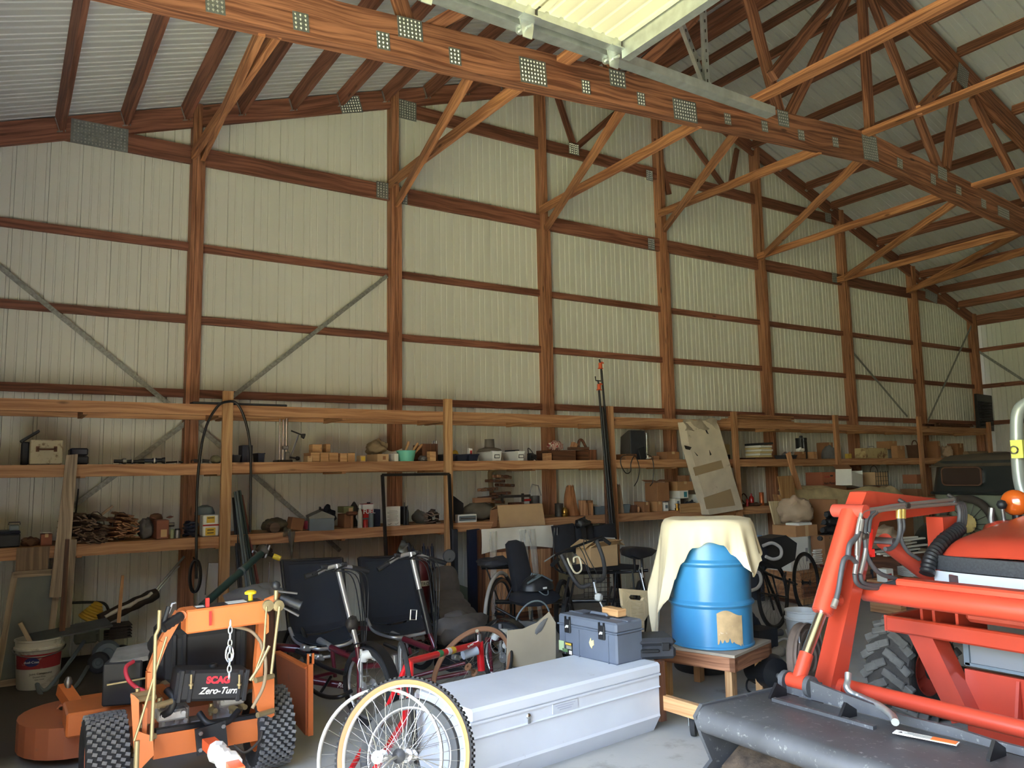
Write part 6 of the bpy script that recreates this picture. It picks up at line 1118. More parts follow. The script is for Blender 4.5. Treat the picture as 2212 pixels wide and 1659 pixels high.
m = MB(); m.tube(smoothpath([at_y(*p)-O for p in ((962, 1228, 6.8), (936, 1228, 6.78), (931, 1245, 6.75), (936, 1290, 6.6), (944, 1325, 6.4), (962, 1366, 6.2))], 6), .012, 8); m.tube(smoothpath([at_y(*p)-O for p in ((962, 1228, 6.8), (978, 1232, 6.78), (988, 1270, 6.7), (1002, 1300, 6.5), (1024, 1330, 6.3), (1040, 1366, 6.15))], 6), .012, 8); m.tube([(-.1, .0, 0), (-.05, 0, .5)], .012, 6); m.tube([(.2, -.1, 0), (.16, 0, .4)], .012, 6); part(rs, 'frame', m, M_BLKMET, 60)
m = MB(); m.blob((0, 0, .12), (.5, .32, .24), 77, .25); o = m.build('grey_plastic_sack', mat('grey_sack', (98, 94, 92), .7, noise=(8, .2)), smooth=60, loc=at_y(1012, 1365, 5.9)+V((0, .1, -.1))); tag(o, 'crumpled grey sack lying behind the red bicycle wheel', 'sack')
m = MB(); m.box((0, 0, (o.location.z)/2), (.4, .28, o.location.z)); tag(m.build('plastic_tote', M_DUSTBLK, loc=(o.location.x, o.location.y, 0)), 'dark tote under the crumpled grey sack', 'box')
p = at_y(908, 1290, 6.9); fx = thing('fire_extinguisher', 'dark red printed canister standing behind the right handlebar', 'canister', (p.x, p.y, 0)); m = MB(); m.lathe([(0, 0), (.085, 0), (.09, .02), (.09, .62), (.07, .7), (.03, .75), (0, .75)], 20, (0, 0, .06)); part(fx, 'body', m, mat('dark_red_tin', (96, 30, 34), .4), 40)
m = MB(); m.grid(lambda u, v: (.0915*math.cos(-2.2+1.6*u), .0915*math.sin(-2.2+1.6*u), .5+.05*v+.06), 10, 1); part(fx, 'white_label', m, M_PAPER, 60); txt('NITRO', .045, fx, (-.02, -.094, .58), FRONT, M_INK); m = MB(); m.box((0, 0, .03), (.22, .22, .06)); part(fx, 'stand', m, M_DUSTBLK)
# ---- rectangular black steel frame and rods
fr = thing('steel_frame', 'thin black rectangular steel frame leaning on the shelving', 'frame', (at_y(910, 1300, YS-.25).x, YS-.3, 0)); O = fr.location.copy()
pts = [at_y(842, 1290, YS-.3)-O, at_y(826, 1026, YS-.08)-O, at_y(970, 1024, YS-.08)-O, at_y(984, 1290, YS-.3)-O]; pts[0].z = pts[3].z = .012
for a, b in zip(pts[:-1], pts[1:]): m = MB(); m.bar(a, b, .028, .028, (0, 1, 0)); part(fr, 'square_tube', m, M_BLKMET)
m = MB(); m.bar(pts[0], pts[3], .028, .028); part(fr, 'square_tube', m, M_BLKMET)
m = MB(); p = at_y(979, 1200, YS-.2)-O; m.box(p+V((.02, .01, 0)), (.07, .05, .55), b=.01); part(fr, 'side_plate', m, M_DUSTBLK)
for k in range(5):
    m = MB(); a = at_y(883+k*9+(k > 1)*14, 1180+(k % 2)*6, YS+.15); m.cyl((a.x+.03, YS+.1, 0), a, .018, n=8); m.cyl(a, a+V((0, 0, .03)), .006, n=6); tag(m.build('ski_pole', M_NAVY), ('first', 'second', 'third', 'fourth', 'fifth')[k]+' from the left of the dark rods standing under the lower shelf', 'rod', 'dark rods standing under the lower shelf')
m = MB(); m.blob((0, 0, .08), (.16, .12, .22), 88, .25); o = m.build('clear_bag', MATS['cloudy_plastic'], smooth=60, loc=at_y(874, 1190, YS+.2)+V((0, 0, -.1))); tag(o, 'clear plastic bag bundled over the dark rods', 'plastic')
standing('navy_door_panel', 'dark navy panel standing between black frame and wrapped cabinet', 'panel', ((1010, 1145), (1034, 1142), (1036, 1352), (1014, 1352)), YS-.1, .05, M_NAVY)
standing('teal_panel', 'greenish grey panel glimpsed behind the navy panel', 'panel', ((990, 1262), (1012, 1270), (1014, 1330), (994, 1325)), YS+.1, .03, mat('pale_green_sheet', (128, 138, 120), .6))

# ---- plastic wrapped wooden cabinet
O = V((at_y(1115, 1200, YS-.3).x, YS-.3, 0)); cb = thing('wrapped_cabinet', 'wooden panelled cabinet door wrapped in white paper and clear plastic', 'cabinet', O)
xl, xr = at_y(1040, 1240, YS-.3).x-O.x, at_y(1196, 1240, YS-.3).x-O.x; zt = at_y(1115, 1140, YS-.3).z
for x in (xl, xr): m = MB(); m.box((x, 0, zt/2), (.07, .05, zt)); part(cb, 'stile', m, W_DARK if x < 0 else W_DARK)
for z in (.05, zt*.8, zt-.04): m = MB(); m.box(((xl+xr)/2, 0, z), (xr-xl-.07, .045, .09)); part(cb, 'rail', m, W_DARK)
n_ = 6
for k in range(n_): w = (xr-xl-.08)/n_; m = MB(); m.box((xl+.04+w*(k+.5), .005, zt/2), (w-.006, .025, zt*.96)); part(cb, 'panel_board', m, W_SHELF)
m = MB(); m.grid(lambda u, v: (xl-.02+(xr-xl)*u*1.0, -.04-.01*math.sin(9*u+3*v)-.008*math.sin(23*u), zt+.01-(.26-.05*math.sin(3.1*u))*v), 18, 6, .003); part(cb, 'paper_wrap', m, mat('white_paper_wrap', (224, 218, 204), .8, noise=(4, .06)), 60)
for x in (xl+.12, xl+.5, xl+.62): m = MB(); m.grid(lambda u, v: (x+.1*(u-.5)*(1-.4*v)+.1*v*(x > 0), -.055-.01*math.sin(12*u), zt-.02-1.0*v*zt), 6, 10, .001); part(cb, 'plastic_band', m, mat('clear_film', (226, 222, 210), .12, alpha=.3), 60)

# ---- long recumbent with black seat, helmet, white bottle cage; black bench bike behind
O = V((4.0, 6.1, 0)); rc = thing('recumbent_bicycle', 'black long recumbent bicycle with tall padded seat', 'bicycle', O); YB_ = 6.2
def pad(parent, name, poly, Y0, Y1, th, mt, O=O):
    """padded cushion whose outline is given bottom->top; depth plane goes from Y0 at the lowest to Y1 at the highest point"""
    ys = [q[1] for q in poly]; lo, hi = max(ys), min(ys); P = [at_y(q[0], q[1], Y0+(Y1-Y0)*(lo-q[1])/(lo-hi))-O for q in poly]; c = sum(P, V())/len(P); n_ = len(P); m = MB()
    f = V((0, -th/2, 0)); rings = [[c+(p-c)*k+f*s_ for p in P] for k, s_ in ((.86, 1), (.97, .75), (1, 0), (.97, -.75), (.86, -1))]
    vs = [p for r in rings for p in r]; fs = [tuple(range(n_)), tuple(4*n_+i for i in range(n_))[::-1]]
    for r in range(4):
        for i in range(n_): j = (i+1) % n_; fs.append((r*n_+i, (r+1)*n_+i, (r+1)*n_+j, r*n_+j))
    m.add(vs, fs); return part(parent, name, m, mt, 50)
pad(rc, 'seat_back', ((1112, 1280), (1150, 1262), (1131, 1180), (1127, 1170), (1115, 1166), (1102, 1168), (1095, 1176), (1098, 1200)), 6.15, 6.4, .1, M_PADDING)
pad(rc, 'seat_cushion', ((1110, 1300), (1112, 1284), (1140, 1276), (1180, 1270), (1196, 1280), (1200, 1288), (1185, 1300), (1150, 1308), (1120, 1308)), 5.95, 6.05, .24, M_PADDING)
c = at_y(1080, 1315, 6.35)-O; c.z = .31; wheel(rc, c, (.75, -1, 0), .33, .018, M_RUBBER, M_GUM2, M_BLKMET, M_DKSPOKE, n=32)
m = MB(); A, x, y = frame_axes((.75, -1, 0)); m.tube([c+(x*math.cos(t)+V((0, 0, 1))*math.sin(t))*.37 for t in [math.radians(q) for q in range(62, 215, 9)]], .018, 8); part(rc, 'white_mudguard', m, M_RIMW, 60)
m = MB(); m.tube([c+(x*math.cos(t)+V((0, 0, 1))*math.sin(t))*.365 for t in [math.radians(q) for q in range(-20, 62, 9)]], .02, 8); part(rc, 'black_mudguard', m, M_BLKMET, 60)
tubes(rc, 'frame_tube', M_BLKMET, [((1070, 1300, 6.3), (1180, 1300, 6.1), (1300, 1297, 5.75), (1420, 1298, 5.5), .02), ((1070, 1312, 6.32), (1150, 1355, 6.1), .012), ((1092, 1300, 6.3), (1120, 1240, 6.3), .01), ((1150, 1318, 6.0), (1146, 1365, 6.0), .009)], O)
tubes(rc, 'luggage_rack', M_BLKMET, [((1038, 1224, 6.4), (1100, 1222, 6.35), .012), ((1040, 1228, 6.5), (1102, 1226, 6.45), .012), ((1050, 1226, 6.42), (1078, 1300, 6.35), .008)], O)
m = MB(); m.blob(at_y(1072, 1215, 6.45)-O, (.34, .26, .1), 91, .25, flat=False); part(rc, 'rack_bag', m, M_DUSTBLK, 60)
hm = thing('bicycle_helmet', 'black bicycle helmet sitting on the recumbent seat cushion', 'helmet', at_y(1160, 1268, 6.0)); Hs = M_DUSTBLK
def hfn(u, v):
    a = 2*math.pi*u; la = v*math.pi*.5; k = 1-.04*(math.cos(10*a) > .3)*(v < .9); return (.17*math.cos(a)*math.cos(la)*k, .12*math.sin(a)*math.cos(la)*k, -.02+.13*math.sin(la)*k)
m = MB(); m.grid(hfn, 40, 9, .015, wrap=True); part(hm, 'shell', m, mat('helmet_black', (34, 36, 40), .45), 40); m = MB()
for k in range(5): a = -.08+.04*k; m.tube([(-.15+.02*k, a*.6-.02, .05), (0, a, .112), (.13, a*.7, .05)], .008, 6)
part(hm, 'rib', m, M_GREYMET, 50); m = MB(); m.box((0, -.125, .005), (.04, .006, .016)); part(hm, 'badge', m, M_WHITE); m = MB(); m.tube(smoothpath([(-.05, -.1, -.02), (-.02, -.14, -.05), (.02, -.14, -.05), (.05, -.1, -.02)], 4), .005, 6); part(hm, 'chin_strap', m, M_GREYMET)
# handlebar assembly with white bottle cage
tubes(rc, 'handlebar', mat('matt_black_tube', (62, 62, 64), .6), [((1212, 1198, 5.7), (1228, 1230, 5.65), (1240, 1252, 5.6), (1255, 1268, 5.58), (1275, 1262, 5.55)), ((1288, 1166, 5.75), (1302, 1205, 5.7), (1306, 1235, 5.62), (1300, 1252, 5.58), (1285, 1256, 5.55))], O, .019)
tubes(rc, 'cross_bar', M_BLKMET, [((1198, 1200, 5.72), (1240, 1182, 5.72), (1300, 1160, 5.75), .012)], O)
tubes(rc, 'grip', M_BLACK, [((1206, 1208, 5.66), (1192, 1221, 5.62), .017), ((1302, 1163, 5.72), (1318, 1175, 5.7), .017)], O)
tubes(rc, 'brake_lever', M_SILVER, [((1198, 1198, 5.7), (1176, 1213, 5.65), .006), ((1305, 1162, 5.72), (1328, 1163, 5.7), .007)], O)
tubes(rc, 'cable', M_BLACK, [((1250, 1178, 5.68), (1262, 1200, 5.6), (1275, 1240, 5.55), (1283, 1262, 5.55), .004), ((1270, 1172, 5.68), (1262, 1165, 5.6), (1264, 1190, 5.55), (1290, 1240, 5.5), .004), ((1240, 1195, 5.68), (1262, 1215, 5.6), (1275, 1250, 5.55), .004)], O)
tubes(rc, 'bottle_cage', mat('cream_cage', (224, 214, 186), .4), [((1226, 1206, 5.6), (1232, 1222, 5.56), (1244, 1238, 5.55), (1256, 1230, 5.55), (1251, 1205, 5.58), (1240, 1205, 5.58), (1240, 1215, 5.58)), ((1230, 1212, 5.6), (1240, 1236, 5.56), (1250, 1238, 5.56))], O, .008)
tubes(rc, 'stem', M_SILVER, [((1283, 1258, 5.55), (1290, 1290, 5.5), .014), ((1296, 1300, 5.4), (1302, 1312, 5.38), .01)], O)
p = at_y(1293, 1290, 5.45)-O; m = MB(); m.box(p, (.07, .06, .065), (0, .15, .3), b=.015); part(rc, 'white_lamp', m, M_WHITE, 40)
for q0, q1 in (((1229, 1248), (1216, 1305)), ((1241, 1252), (1230, 1302)), ((1322, 1268), (1310, 1306)), ((1332, 1272), (1324, 1306))): tubes(rc, 'fork_leg', M_BLKMET, [((*q0, 5.62), (*q1, 5.5), .011)], O)
c = at_y(1225, 1310, 5.7)-O; c.z = .25; wheel(rc, c, (.9, -1, 0), .26, .024, M_RUBBER, None, M_BLKMET, M_DKSPOKE, n=24)
# bench seat cycle with black padded back, baskets and a cardboard box on it
O2 = V((4.9, 6.5, 0)); bs = thing('bench_seat_cycle', 'black cycle carrying a wide padded bench seat back', 'cycle', O2); YC = 6.75
for x0, x1, x2, x3 in ((1194, 1236, 1240, 1204), (1238, 1276, 1282, 1242), (1278, 1324, 1330, 1284)): pad(bs, 'backrest_cushion', ((x3, 1196), (x2, 1192), (x1, 1130), (x0, 1136)), YC-.1, YC+.05, .1, M_PADDING, O2)
pad(bs, 'seat_board', ((1230, 1234), (1376, 1230), (1378, 1220), (1290, 1214), (1226, 1222)), 6.3, 6.5, .1, M_PADDING, O2)
m = MB(); q = at_y(1258, 1124, YC-.08)-O2; m.blob(q+V((0, 0, -.03)), (.16, .12, .1), 5, .3, flat=False); m.bar(q, at_y(1262, 1168, YC-.1)-O2, .06, .02, (0, 1, 0)); part(bs, 'tied_strap', m, M_BLACK, 50)
tubes(bs, 'frame_tube', M_BLKMET, [((1198, 1140, YC), (1196, 1215, YC), (1206, 1232, YC), (1222, 1238, YC-.05)), ((1204, 1140, YC-.04), (1204, 1210, YC-.05), (1216, 1236, YC-.05)), ((1222, 1238, YC-.2), (1340, 1236, 6.3), (1400, 1232, 6.1), .016), ((1330, 1238, 6.3), (1328, 1285, 6.3), .01)], O2, .011)
for k in range(7): tubes(bs, 'basket_wire', M_IRON, [((1262+k*9, 1248, 6.35), (1262+k*9, 1292, 6.35), .003)], O2)
for k in range(5): tubes(bs, 'basket_wire', M_IRON, [((1262, 1250+k*10, 6.35), (1320, 1248+k*10, 6.35), .003)], O2)
for px, Yq in ((1215, 6.55), (1385, 6.0)): c = at_y(px, 1310, Yq)-O2; c.z = .26; wheel(bs, c, (.8, -1, 0), .27, .024, M_RUBBER, None, M_BLKMET, M_DKSPOKE, n=24)
# black saddle and upright frame with shiny tubes
pad(bs, 'saddle', ((1350, 1200), (1372, 1208), (1400, 1200), (1412, 1188), (1398, 1182), (1372, 1180), (1352, 1182), (1346, 1188)), 5.9, 6.0, .16, mat('saddle_leather', (30, 32, 38), .3), O2)
tubes(bs, 'seat_post', M_BLKMET, [((1370, 1205, 5.95), (1372, 1235, 5.9), .012), ((1386, 1205, 5.95), (1390, 1300, 5.85), .014), ((1380, 1230, 5.9), (1400, 1310, 5.8), .012), ((1366, 1232, 5.9), (1372, 1300, 5.8), .01), ((1400, 1300, 5.8), (1412, 1340, 5.7), .012)], O2)
tubes(bs, 'chrome_rod', M_CHROME, [((1386, 1226, 5.85), (1389, 1248, 5.82), .006), ((1384, 1238, 5.85), (1396, 1290, 5.78), .005), ((1412, 1238, 5.8), (1432, 1250, 5.8), .008)], O2)
tubes(bs, 'handlebar_grip', M_WHITE, [((1408, 1242, 5.8), (1424, 1250, 5.8), .014)], O2)
m = MB(); m.box((0, 0, .11), (.36, .24, .22), b=.004); o = m.build('open_carton', M_CARD3, loc=at_y(1290, 1222, 6.45)); bx = tag(o, 'open tan carton standing on the black bench seat', 'box')
for s_, r_ in ((-1, -.5), (1, .5)): m = MB(); m.box((s_*.2, -.02, .235), (.14, .24, .006), (0, s_*.5, 0)); part(o, 'flap', m, M_CARD3)
m = MB(); m.box((0, -.16, .23), (.34, .14, .006), (-.5, 0, .1)); part(o, 'flap', m, M_CARD3)
# wooden paddle shaped board with hand slot
def slotted(poly, slot, Y, th, mt, name, label):
    P = [at_y(*q, Y) for q in poly]; c = sum(P, V())/len(P); zb = min(p.z for p in P); bm_pts = [(p.x-c.x, p.z-zb) for p in P]; S = [at_y(*q, Y) for q in slot]; sl = [(p.x-c.x, p.z-zb) for p in S]
    import bmesh
    bm = bmesh.new()
    def loop(pts): vs = [bm.verts.new((x, 0, z)) for x, z in pts]; return [bm.edges.new((vs[i], vs[(i+1) % len(vs)])) for i in range(len(vs))]
    e = loop(bm_pts)+loop(sl); bmesh.ops.triangle_fill(bm, edges=e, use_beauty=True); r = bmesh.ops.extrude_face_region(bm, geom=bm.faces[:]); bmesh.ops.translate(bm, verts=[v for v in r['geom'] if isinstance(v, bmesh.types.BMVert)], vec=(0, th, 0)); bmesh.ops.recalc_face_normals(bm, faces=bm.faces)
    me = bpy.data.meshes.new(name); bm.to_mesh(me); bm.free(); me.materials.append(mt); me.uv_layers.new(name='uv'); o = bpy.data.objects.new(name, me); COL.objects.link(o); o.location = (c.x, Y, zb); return tag(o, label, 'board')
# ---------------------------------------------------------------- pale steel truck chest and what stands on it
M_CHEST = mat('pale_blue_grey_enamel', (212, 218, 228), .45, noise=(3, .05), dirt=(5, .66, (150, 148, 146)))
ZC_ = .415; FR, FL = at_z(1428, 1432, ZC_), at_z(1016, 1537, ZC_); X = (FR-FL); CL = X.length+.0; rzc = math.atan2(X.y, X.x); X.normalize(); Yc = V((-X.y, X.x, 0)); CD = .53
ch = thing('truck_tool_chest', 'long pale blue grey steel truck chest in the foreground', 'chest', (FL.x, FL.y, 0), rzc)
m = MB(); prof = [(.07, 0), (CD-.07, 0), (CD-.012, .1), (CD-.012, .345), (.012, .345), (.012, .28), (.004, .275), (.004, .272), (.016, .266), (.016, .115), (.012, .1)]
m.prism(prof, (CL/2, 0, 0), (0, 1, 0), (0, 0, 1), CL-.02, ax=(1, 0, 0)); part(ch, 'body', m, M_CHEST)
m = MB(); m.box((CL/2, CD/2, .385), (CL, CD, .07), b=.014); m.box((CL/2, CD/2, .348), (CL-.006, CD-.006, .012)); part(ch, 'lid', m, M_CHEST)
m = MB(); m.box((CL/2, CD/2, .414), (CL-.09, CD-.09, .006), b=.003); part(ch, 'lid_panel', m, M_CHEST)
q = at_y(1131, 1545, FL.y+.03); m = MB(); m.lathe([(0, 0), (.014, 0), (.016, .004), (.012, .01), (.006, .012), (0, .012)], 16, (.39, .01, .312), (0, -1, 0)); m.box((.39, .004, .30), (.02, .006, .05), b=.002); part(ch, 'lock', m, M_CHROME, 40)
m = MB(); m.box((.66, .0095, .312), (.19, .004, .05)); part(ch, 'faded_label', m, mat('faded_label', (200, 206, 216), .5))
for k in range(3): m = MB(); m.box((.66, .0075, .325-.012*k), (.15-.03*k, .003, .004)); part(ch, 'label_line', m, mat('faded_print', (170, 176, 192), .6))
m = MB(); m.bar((.002, .03, .02), (.002, .03, .35), .03, .004, (1, 0, 0)); part(ch, 'end_flange', m, M_CHEST)
ZT = .4175
# grey toolbox
a, b = at_z(1204, 1409, ZT), at_z(1334, 1440, ZT); d = b-a; L_ = d.length; rzt = math.atan2(d.y, d.x); Xn = d.normalized(); Yn = V((-Xn.y, Xn.x, 0)); c = (a+b)/2; dp = (at_z(1389, 1424, ZT)-b).length*1.0
ht = at_y(1336, 1346, b.y).z-ZT; c = c+Yn*dp/2
tb = thing('grey_toolbox', 'grey plastic toolbox with black latches standing on the steel chest', 'toolbox', (c.x, c.y, ZT), rzt); M_GBOX = mat('grey_toolbox_plastic', (98, 106, 120), .55, noise=(9, .06), dirt=(26, .68, (170, 172, 178)))
m = MB(); m.box((0, 0, ht*.37), (L_*.97, dp*.96, ht*.74), b=.012)
for x in (-.36, -.12, .36): m.box((L_*x, -dp*.48, ht*.34), (.006, .01, ht*.66))
part(tb, 'body', m, M_GBOX); m = MB(); m.box((0, 0, ht*.735), (L_, dp, ht*.04), b=.004); m.box((0, 0, ht*.86), (L_*.975, dp*.965, ht*.25), b=.012)
for k in (-.25,): m.box((L_*.0, -dp*.02, ht*.99), (L_*.98, dp*.1, ht*.02))
part(tb, 'lid', m, M_GBOX); m = MB(); m.box((0, .0, ht*.99), (L_*.42, dp*.3, .012)); part(tb, 'handle_well', m, M_DUSTBLK); m = MB(); m.tube([(-L_*.14, 0, ht), (-L_*.12, 0, ht+.012), (L_*.12, 0, ht+.012), (L_*.14, 0, ht)], .01, 8); part(tb, 'handle', m, M_GBOX, 50)
for x in (-.30, .27):
    m = MB(); m.box((L_*x, -dp*.49-.006, ht*.72), (.055, .014, .085), b=.004); m.box((L_*x-.02, -dp*.49-.006, ht*.86), (.008, .012, .05)); m.box((L_*x+.02, -dp*.49-.006, ht*.86), (.008, .012, .05)); lt = part(tb, 'latch', m, M_BLACK)
    m = MB(); m.tube([(L_*x-.012, -dp*.49-.015, ht*.68), (L_*x-.002, -dp*.49-.015, ht*.735), (L_*x+.014, -dp*.49-.015, ht*.735), (L_*x+.012, -dp*.49-.015, ht*.70), (L_*x-.004, -dp*.49-.015, ht*.70)], .004, 6); m.build('latch_emblem', M_WHITE, lt)
m = MB(); m.box((-L_*.355, -dp*.485-.002, ht*.16), (L_*.24, .003, ht*.3)); lb = part(tb, 'sticker', m, mat('black_sticker', (40, 38, 34), .5))
for mt, (x, z, w, h) in ((mat('pale_green_print', (176, 196, 150), .6), (-.42, .2, .09, .24)), (M_YEL, (-.3, .27, .1, .05)), (M_PAPER, (-.265, .07, .045, .09)), (mat('green_print', (96, 132, 84), .6), (-.36, .1, .09, .08)), (mat('grey_print', (150, 150, 140), .6), (-.29, .19, .09, .08))): m = MB(); m.box((L_*x, -dp*.485-.004, ht*z), (L_*w, .003, ht*h)); m.build('sticker_print', mt, lb)
m = MB(); m.prism([(-.02, .0), (-.005, .03), (.0, .012), (.02, .02), (.022, -.01), (.008, -.02), (.004, -.035), (-.012, -.02)], (L_*.09, -dp*.485-.002, ht*.42), (1, 0, 0), (0, 0, 1), .003); part(tb, 'torn_sticker', m, mat('cream_sticker', (222, 206, 150), .6))
p = at_z(1330, 1331, ZT+ht+.006); m = MB(); m.box((0, 0, .024), (.155, .072, .046), b=.002, ax=(1, 0, 0)); o = m.build('wood_block', W_PINE); o.location = (p.x+.02, p.y+.04, ZT+ht+.004); o.rotation_euler = (0, 0, rzt-.1); tag(o, 'small orange pine block lying on the grey toolbox lid', 'block')
# black hard case beside it, over the chest end
p = at_z(1425, 1428, ZT); cs = thing('hard_case', 'dusty black hard case at the right end of the steel chest', 'case', (p.x+.03, p.y+.16, ZT), rzt+.95)
m = MB(); m.box((0, 0, .04), (.34, .24, .08), b=.02); part(cs, 'base', m, M_DUSTBLK, 30); m = MB(); m.box((0, 0, .105), (.345, .245, .05), b=.022); part(cs, 'lid', m, M_DUSTBLK, 30)
for x in (-.1, .1): m = MB(); m.box((x, -.125, .08), (.05, .012, .05), b=.004); part(cs, 'latch', m, M_BLACK)
m = MB(); m.box((0, -.12, .055), (.12, .03, .02), b=.006); part(cs, 'handle', m, M_BLACK)
# slotted board, bent cardboard
o = slotted(((1342, 1274), (1405, 1279), (1409, 1319), (1392, 1344), (1392, 1470), (1366, 1470), (1366, 1344), (1346, 1311)), ((1362, 1287), (1388, 1289), (1391, 1294), (1388, 1300), (1362, 1297), (1359, 1292)), 4.75, .03, W_PALE, 'slotted_board', 'pale plywood board with hand slot standing behind the toolbox')
o.location.z = .0 if o.location.z < .08 else o.location.z
P = [at_y(*q, 4.72) for q in ((1096, 1362), (1130, 1358), (1160, 1345), (1186, 1322), (1200, 1345), (1200, 1440), (1094, 1440))]; c = sum(P, V())/7; m = MB()
m.prism([(p.x-c.x, max(p.z, 0)) for p in P[::-1]], (0, 0, 0), (1, 0, 0), (0, 0, 1), .008); o = m.build('bent_cardboard', mat('grey_tan_board', (176, 164, 142), .8, noise=(4, .08))); o.location = (c.x, 4.72, 0); tag(o, 'grey tan cardboard sheet with torn top edge behind the chest', 'cardboard')
m = MB(); m.blob((0, 0, 0), (.13, .01, .04), 2, .3, flat=False); t_ = m.build('smudge_patch', mat('grey_smudge', (112, 112, 112), .9), o, 60); t_.location = (.06, -.006, .52); t_.rotation_euler = (0, -.75, 0)
q = at_y(1130, 1350, 5.0); rg = thing('black_tub', 'black round tub with a rim and hoop handle behind the torn cardboard', 'tub', (q.x+.05, 5.1, 0)); m = MB(); m.lathe([(0, 0), (.13, 0), (.15, q.z-.05), (.165, q.z-.03), (.165, q.z-.02), (.15, q.z-.02), (.12, .02), (0, .02)], 28); part(rg, 'body', m, mat('grey_rubber_tub', (84, 84, 82), .7), 40); m = MB(); m.tube(arc((0.1, 0, q.z-.03), (1, 0, .2), (0, 0, 1), .17, .3, 2.9, 14), .007, 8); part(rg, 'hoop_handle', m, M_GREYMET, 60)
# ---------------------------------------------------------------- drum on its stand, draped with canvas
ZS = .36; F_, R2, L2 = at_z(1565, 1426, ZS), at_z(1652, 1388, ZS), at_z(1442, 1402, ZS); e1 = (R2-F_); e2 = (L2-F_); rz = math.atan2(e1.y, e1.x); 
ds = thing('drum_stand', 'low wooden stand with plywood top carrying the blue drum', 'stand', (F_.x, F_.y, 0), rz); SLc = Loc((F_.x, F_.y, 0), rz); W1 = .62; D1 = .62
m = MB(); m.box((W1/2, D1/2, ZS-.009), (W1, D1, .018), ax=(1, 0, 0)); part(ds, 'top', m, mat('worn_plywood_top', (160, 148, 134), .8, noise=(6, .1)))
for p0, p1 in (((0, .02, 0), (W1, .02, 0)), ((0, D1-.02, 0), (W1, D1-.02, 0)), ((.02, 0, 0), (.02, D1, 0)), ((W1-.02, 0, 0), (W1-.02, D1, 0))): m = MB(); m.bar(V(p0)+V((0, 0, ZS-.065)), V(p1)+V((0, 0, ZS-.065)), .04, .09); part(ds, 'apron', m, W_POST)
for x in (.065, W1-.065):
    for y in (.065, D1-.065): m = MB(); m.box((x, y, (ZS-.11)/2), (.075, .05, ZS-.11)); part(ds, 'leg', m, W_PINE)
DR = .292; dc = SLc.m.transposed() @ V((W1/2, D1/2, 0)) + V((F_.x, F_.y, 0)); bl = at_z(1540, 1406, ZS); vd = V((bl.x, bl.y, 0)).normalized(); dc = V((bl.x, bl.y, 0))+vd*DR
ds.location = (dc.x, dc.y, 0); off = -(SLc.m.transposed() @ V((W1/2, D1/2, 0))); ds.location = V((dc.x+off.x, dc.y+off.y, 0))
dr = thing('blue_drum', 'bright blue steel drum with rust stains standing on the wooden stand', 'drum', (dc.x, dc.y, ZS)); DH = .88
M_DRUM = mat('blue_drum_paint', (66, 140, 190), .32, noise=(3, .06), dirt=(5.5, .665, (104, 122, 112)), coat=.3)
pf = [(0, 0), (DR-.01, 0), (DR+.004, .004), (DR+.004, .016), (DR-.004, .022)]
for zr in (.3, .585): pf += [(DR-.004, zr-.026), (DR+.002, zr-.018), (DR+.014, zr-.006), (DR+.014, zr+.006), (DR+.002, zr+.018), (DR-.004, zr+.026)]
pf += [(DR-.004, DH-.02), (DR+.004, DH-.014), (DR+.004, DH), (DR-.012, DH), (DR-.014, DH-.012), (0, DH-.012)]
m = MB(); m.lathe(pf, 64); part(dr, 'body', m, M_DRUM, 35)
aC = math.atan2(-vd.y, -vd.x)
r_ = random.Random(8); jag = [r_.uniform(-.018, .018) for _ in range(20)]
def lab(u, v): a = aC+.12+.66*u+.0*v; z = .05+.02*math.sin(5*u)+jag[int(u*14)]*(1-v)+(.2+.0*u)*v; return ((DR+.0008)*math.cos(a), (DR+.0008)*math.sin(a), z)
m = MB(); m.grid(lab, 20, 6); part(dr, 'torn_paper_label', m, mat('torn_tan_paper', (196, 166, 124), .9, noise=(14, .18), dirt=(20, .62, (226, 214, 190))), 60)
m = MB(); m.grid(lambda u, v: ((DR-.0025)*math.cos(aC+.36+.16*(u-.5)*math.sin(math.pi*v)), (DR-.0025)*math.sin(aC+.36+.16*(u-.5)*math.sin(math.pi*v)), .735+.05*(v-.5)), 8, 6); part(dr, 'rust_spot', m, M_RUST, 60)
# canvas cloth: a drape whose hem drops at different lengths around the rim (angle measured from the camera side, + to the right)
HEM = [(-180, .22), (-140, .24), (-118, .30), (-104, .40), (-92, .5), (-84, .86), (-58, .88), (-50, .6), (-42, .42), (-30, .30), (-16, .19), (0, .15), (16, .17), (30, .24), (42, .37), (52, .40), (64, .30), (90, .2), (130, .2), (180, .22)]
def hem(d):
    for (a, x), (b, y) in zip(HEM[:-1], HEM[1:]):
        if a <= d <= b: t = (d-a)/(b-a); t = t*t*(3-2*t); return x+(y-x)*t
    return .2
cl = thing('canvas_drop_cloth', 'cream canvas cloth draped over the top of the blue drum', 'cloth', (dc.x, dc.y, ZS+DH)); RC = DR+.012
m = MB(); NA = 144
def drape(u, v):
    d = -180+360*u; a = aC+math.radians(d); L_ = hem(d); fold = math.sin(math.radians(d)*11)+.5*math.sin(math.radians(d)*19+1)
    if v < .3: r = RC*v/.3; z = .006+.004*math.sin(3*a+7*v)*(v > .02)
    else:
        t = (v-.3)/.7; drop = t*L_; r = RC+min(drop*.5, .02)+(.03+.05*min(1, drop*1.6))*t*(.55+.45*fold)*(1.0 if abs(d+69) > 14 else .7)+.075*t*max(0, 1-((d+68)/34)**2)
        r += .04*t*(40 < d < 70); z = .004-drop*(.97)+.004*fold*t
    return (r*math.cos(a), r*math.sin(a), z)
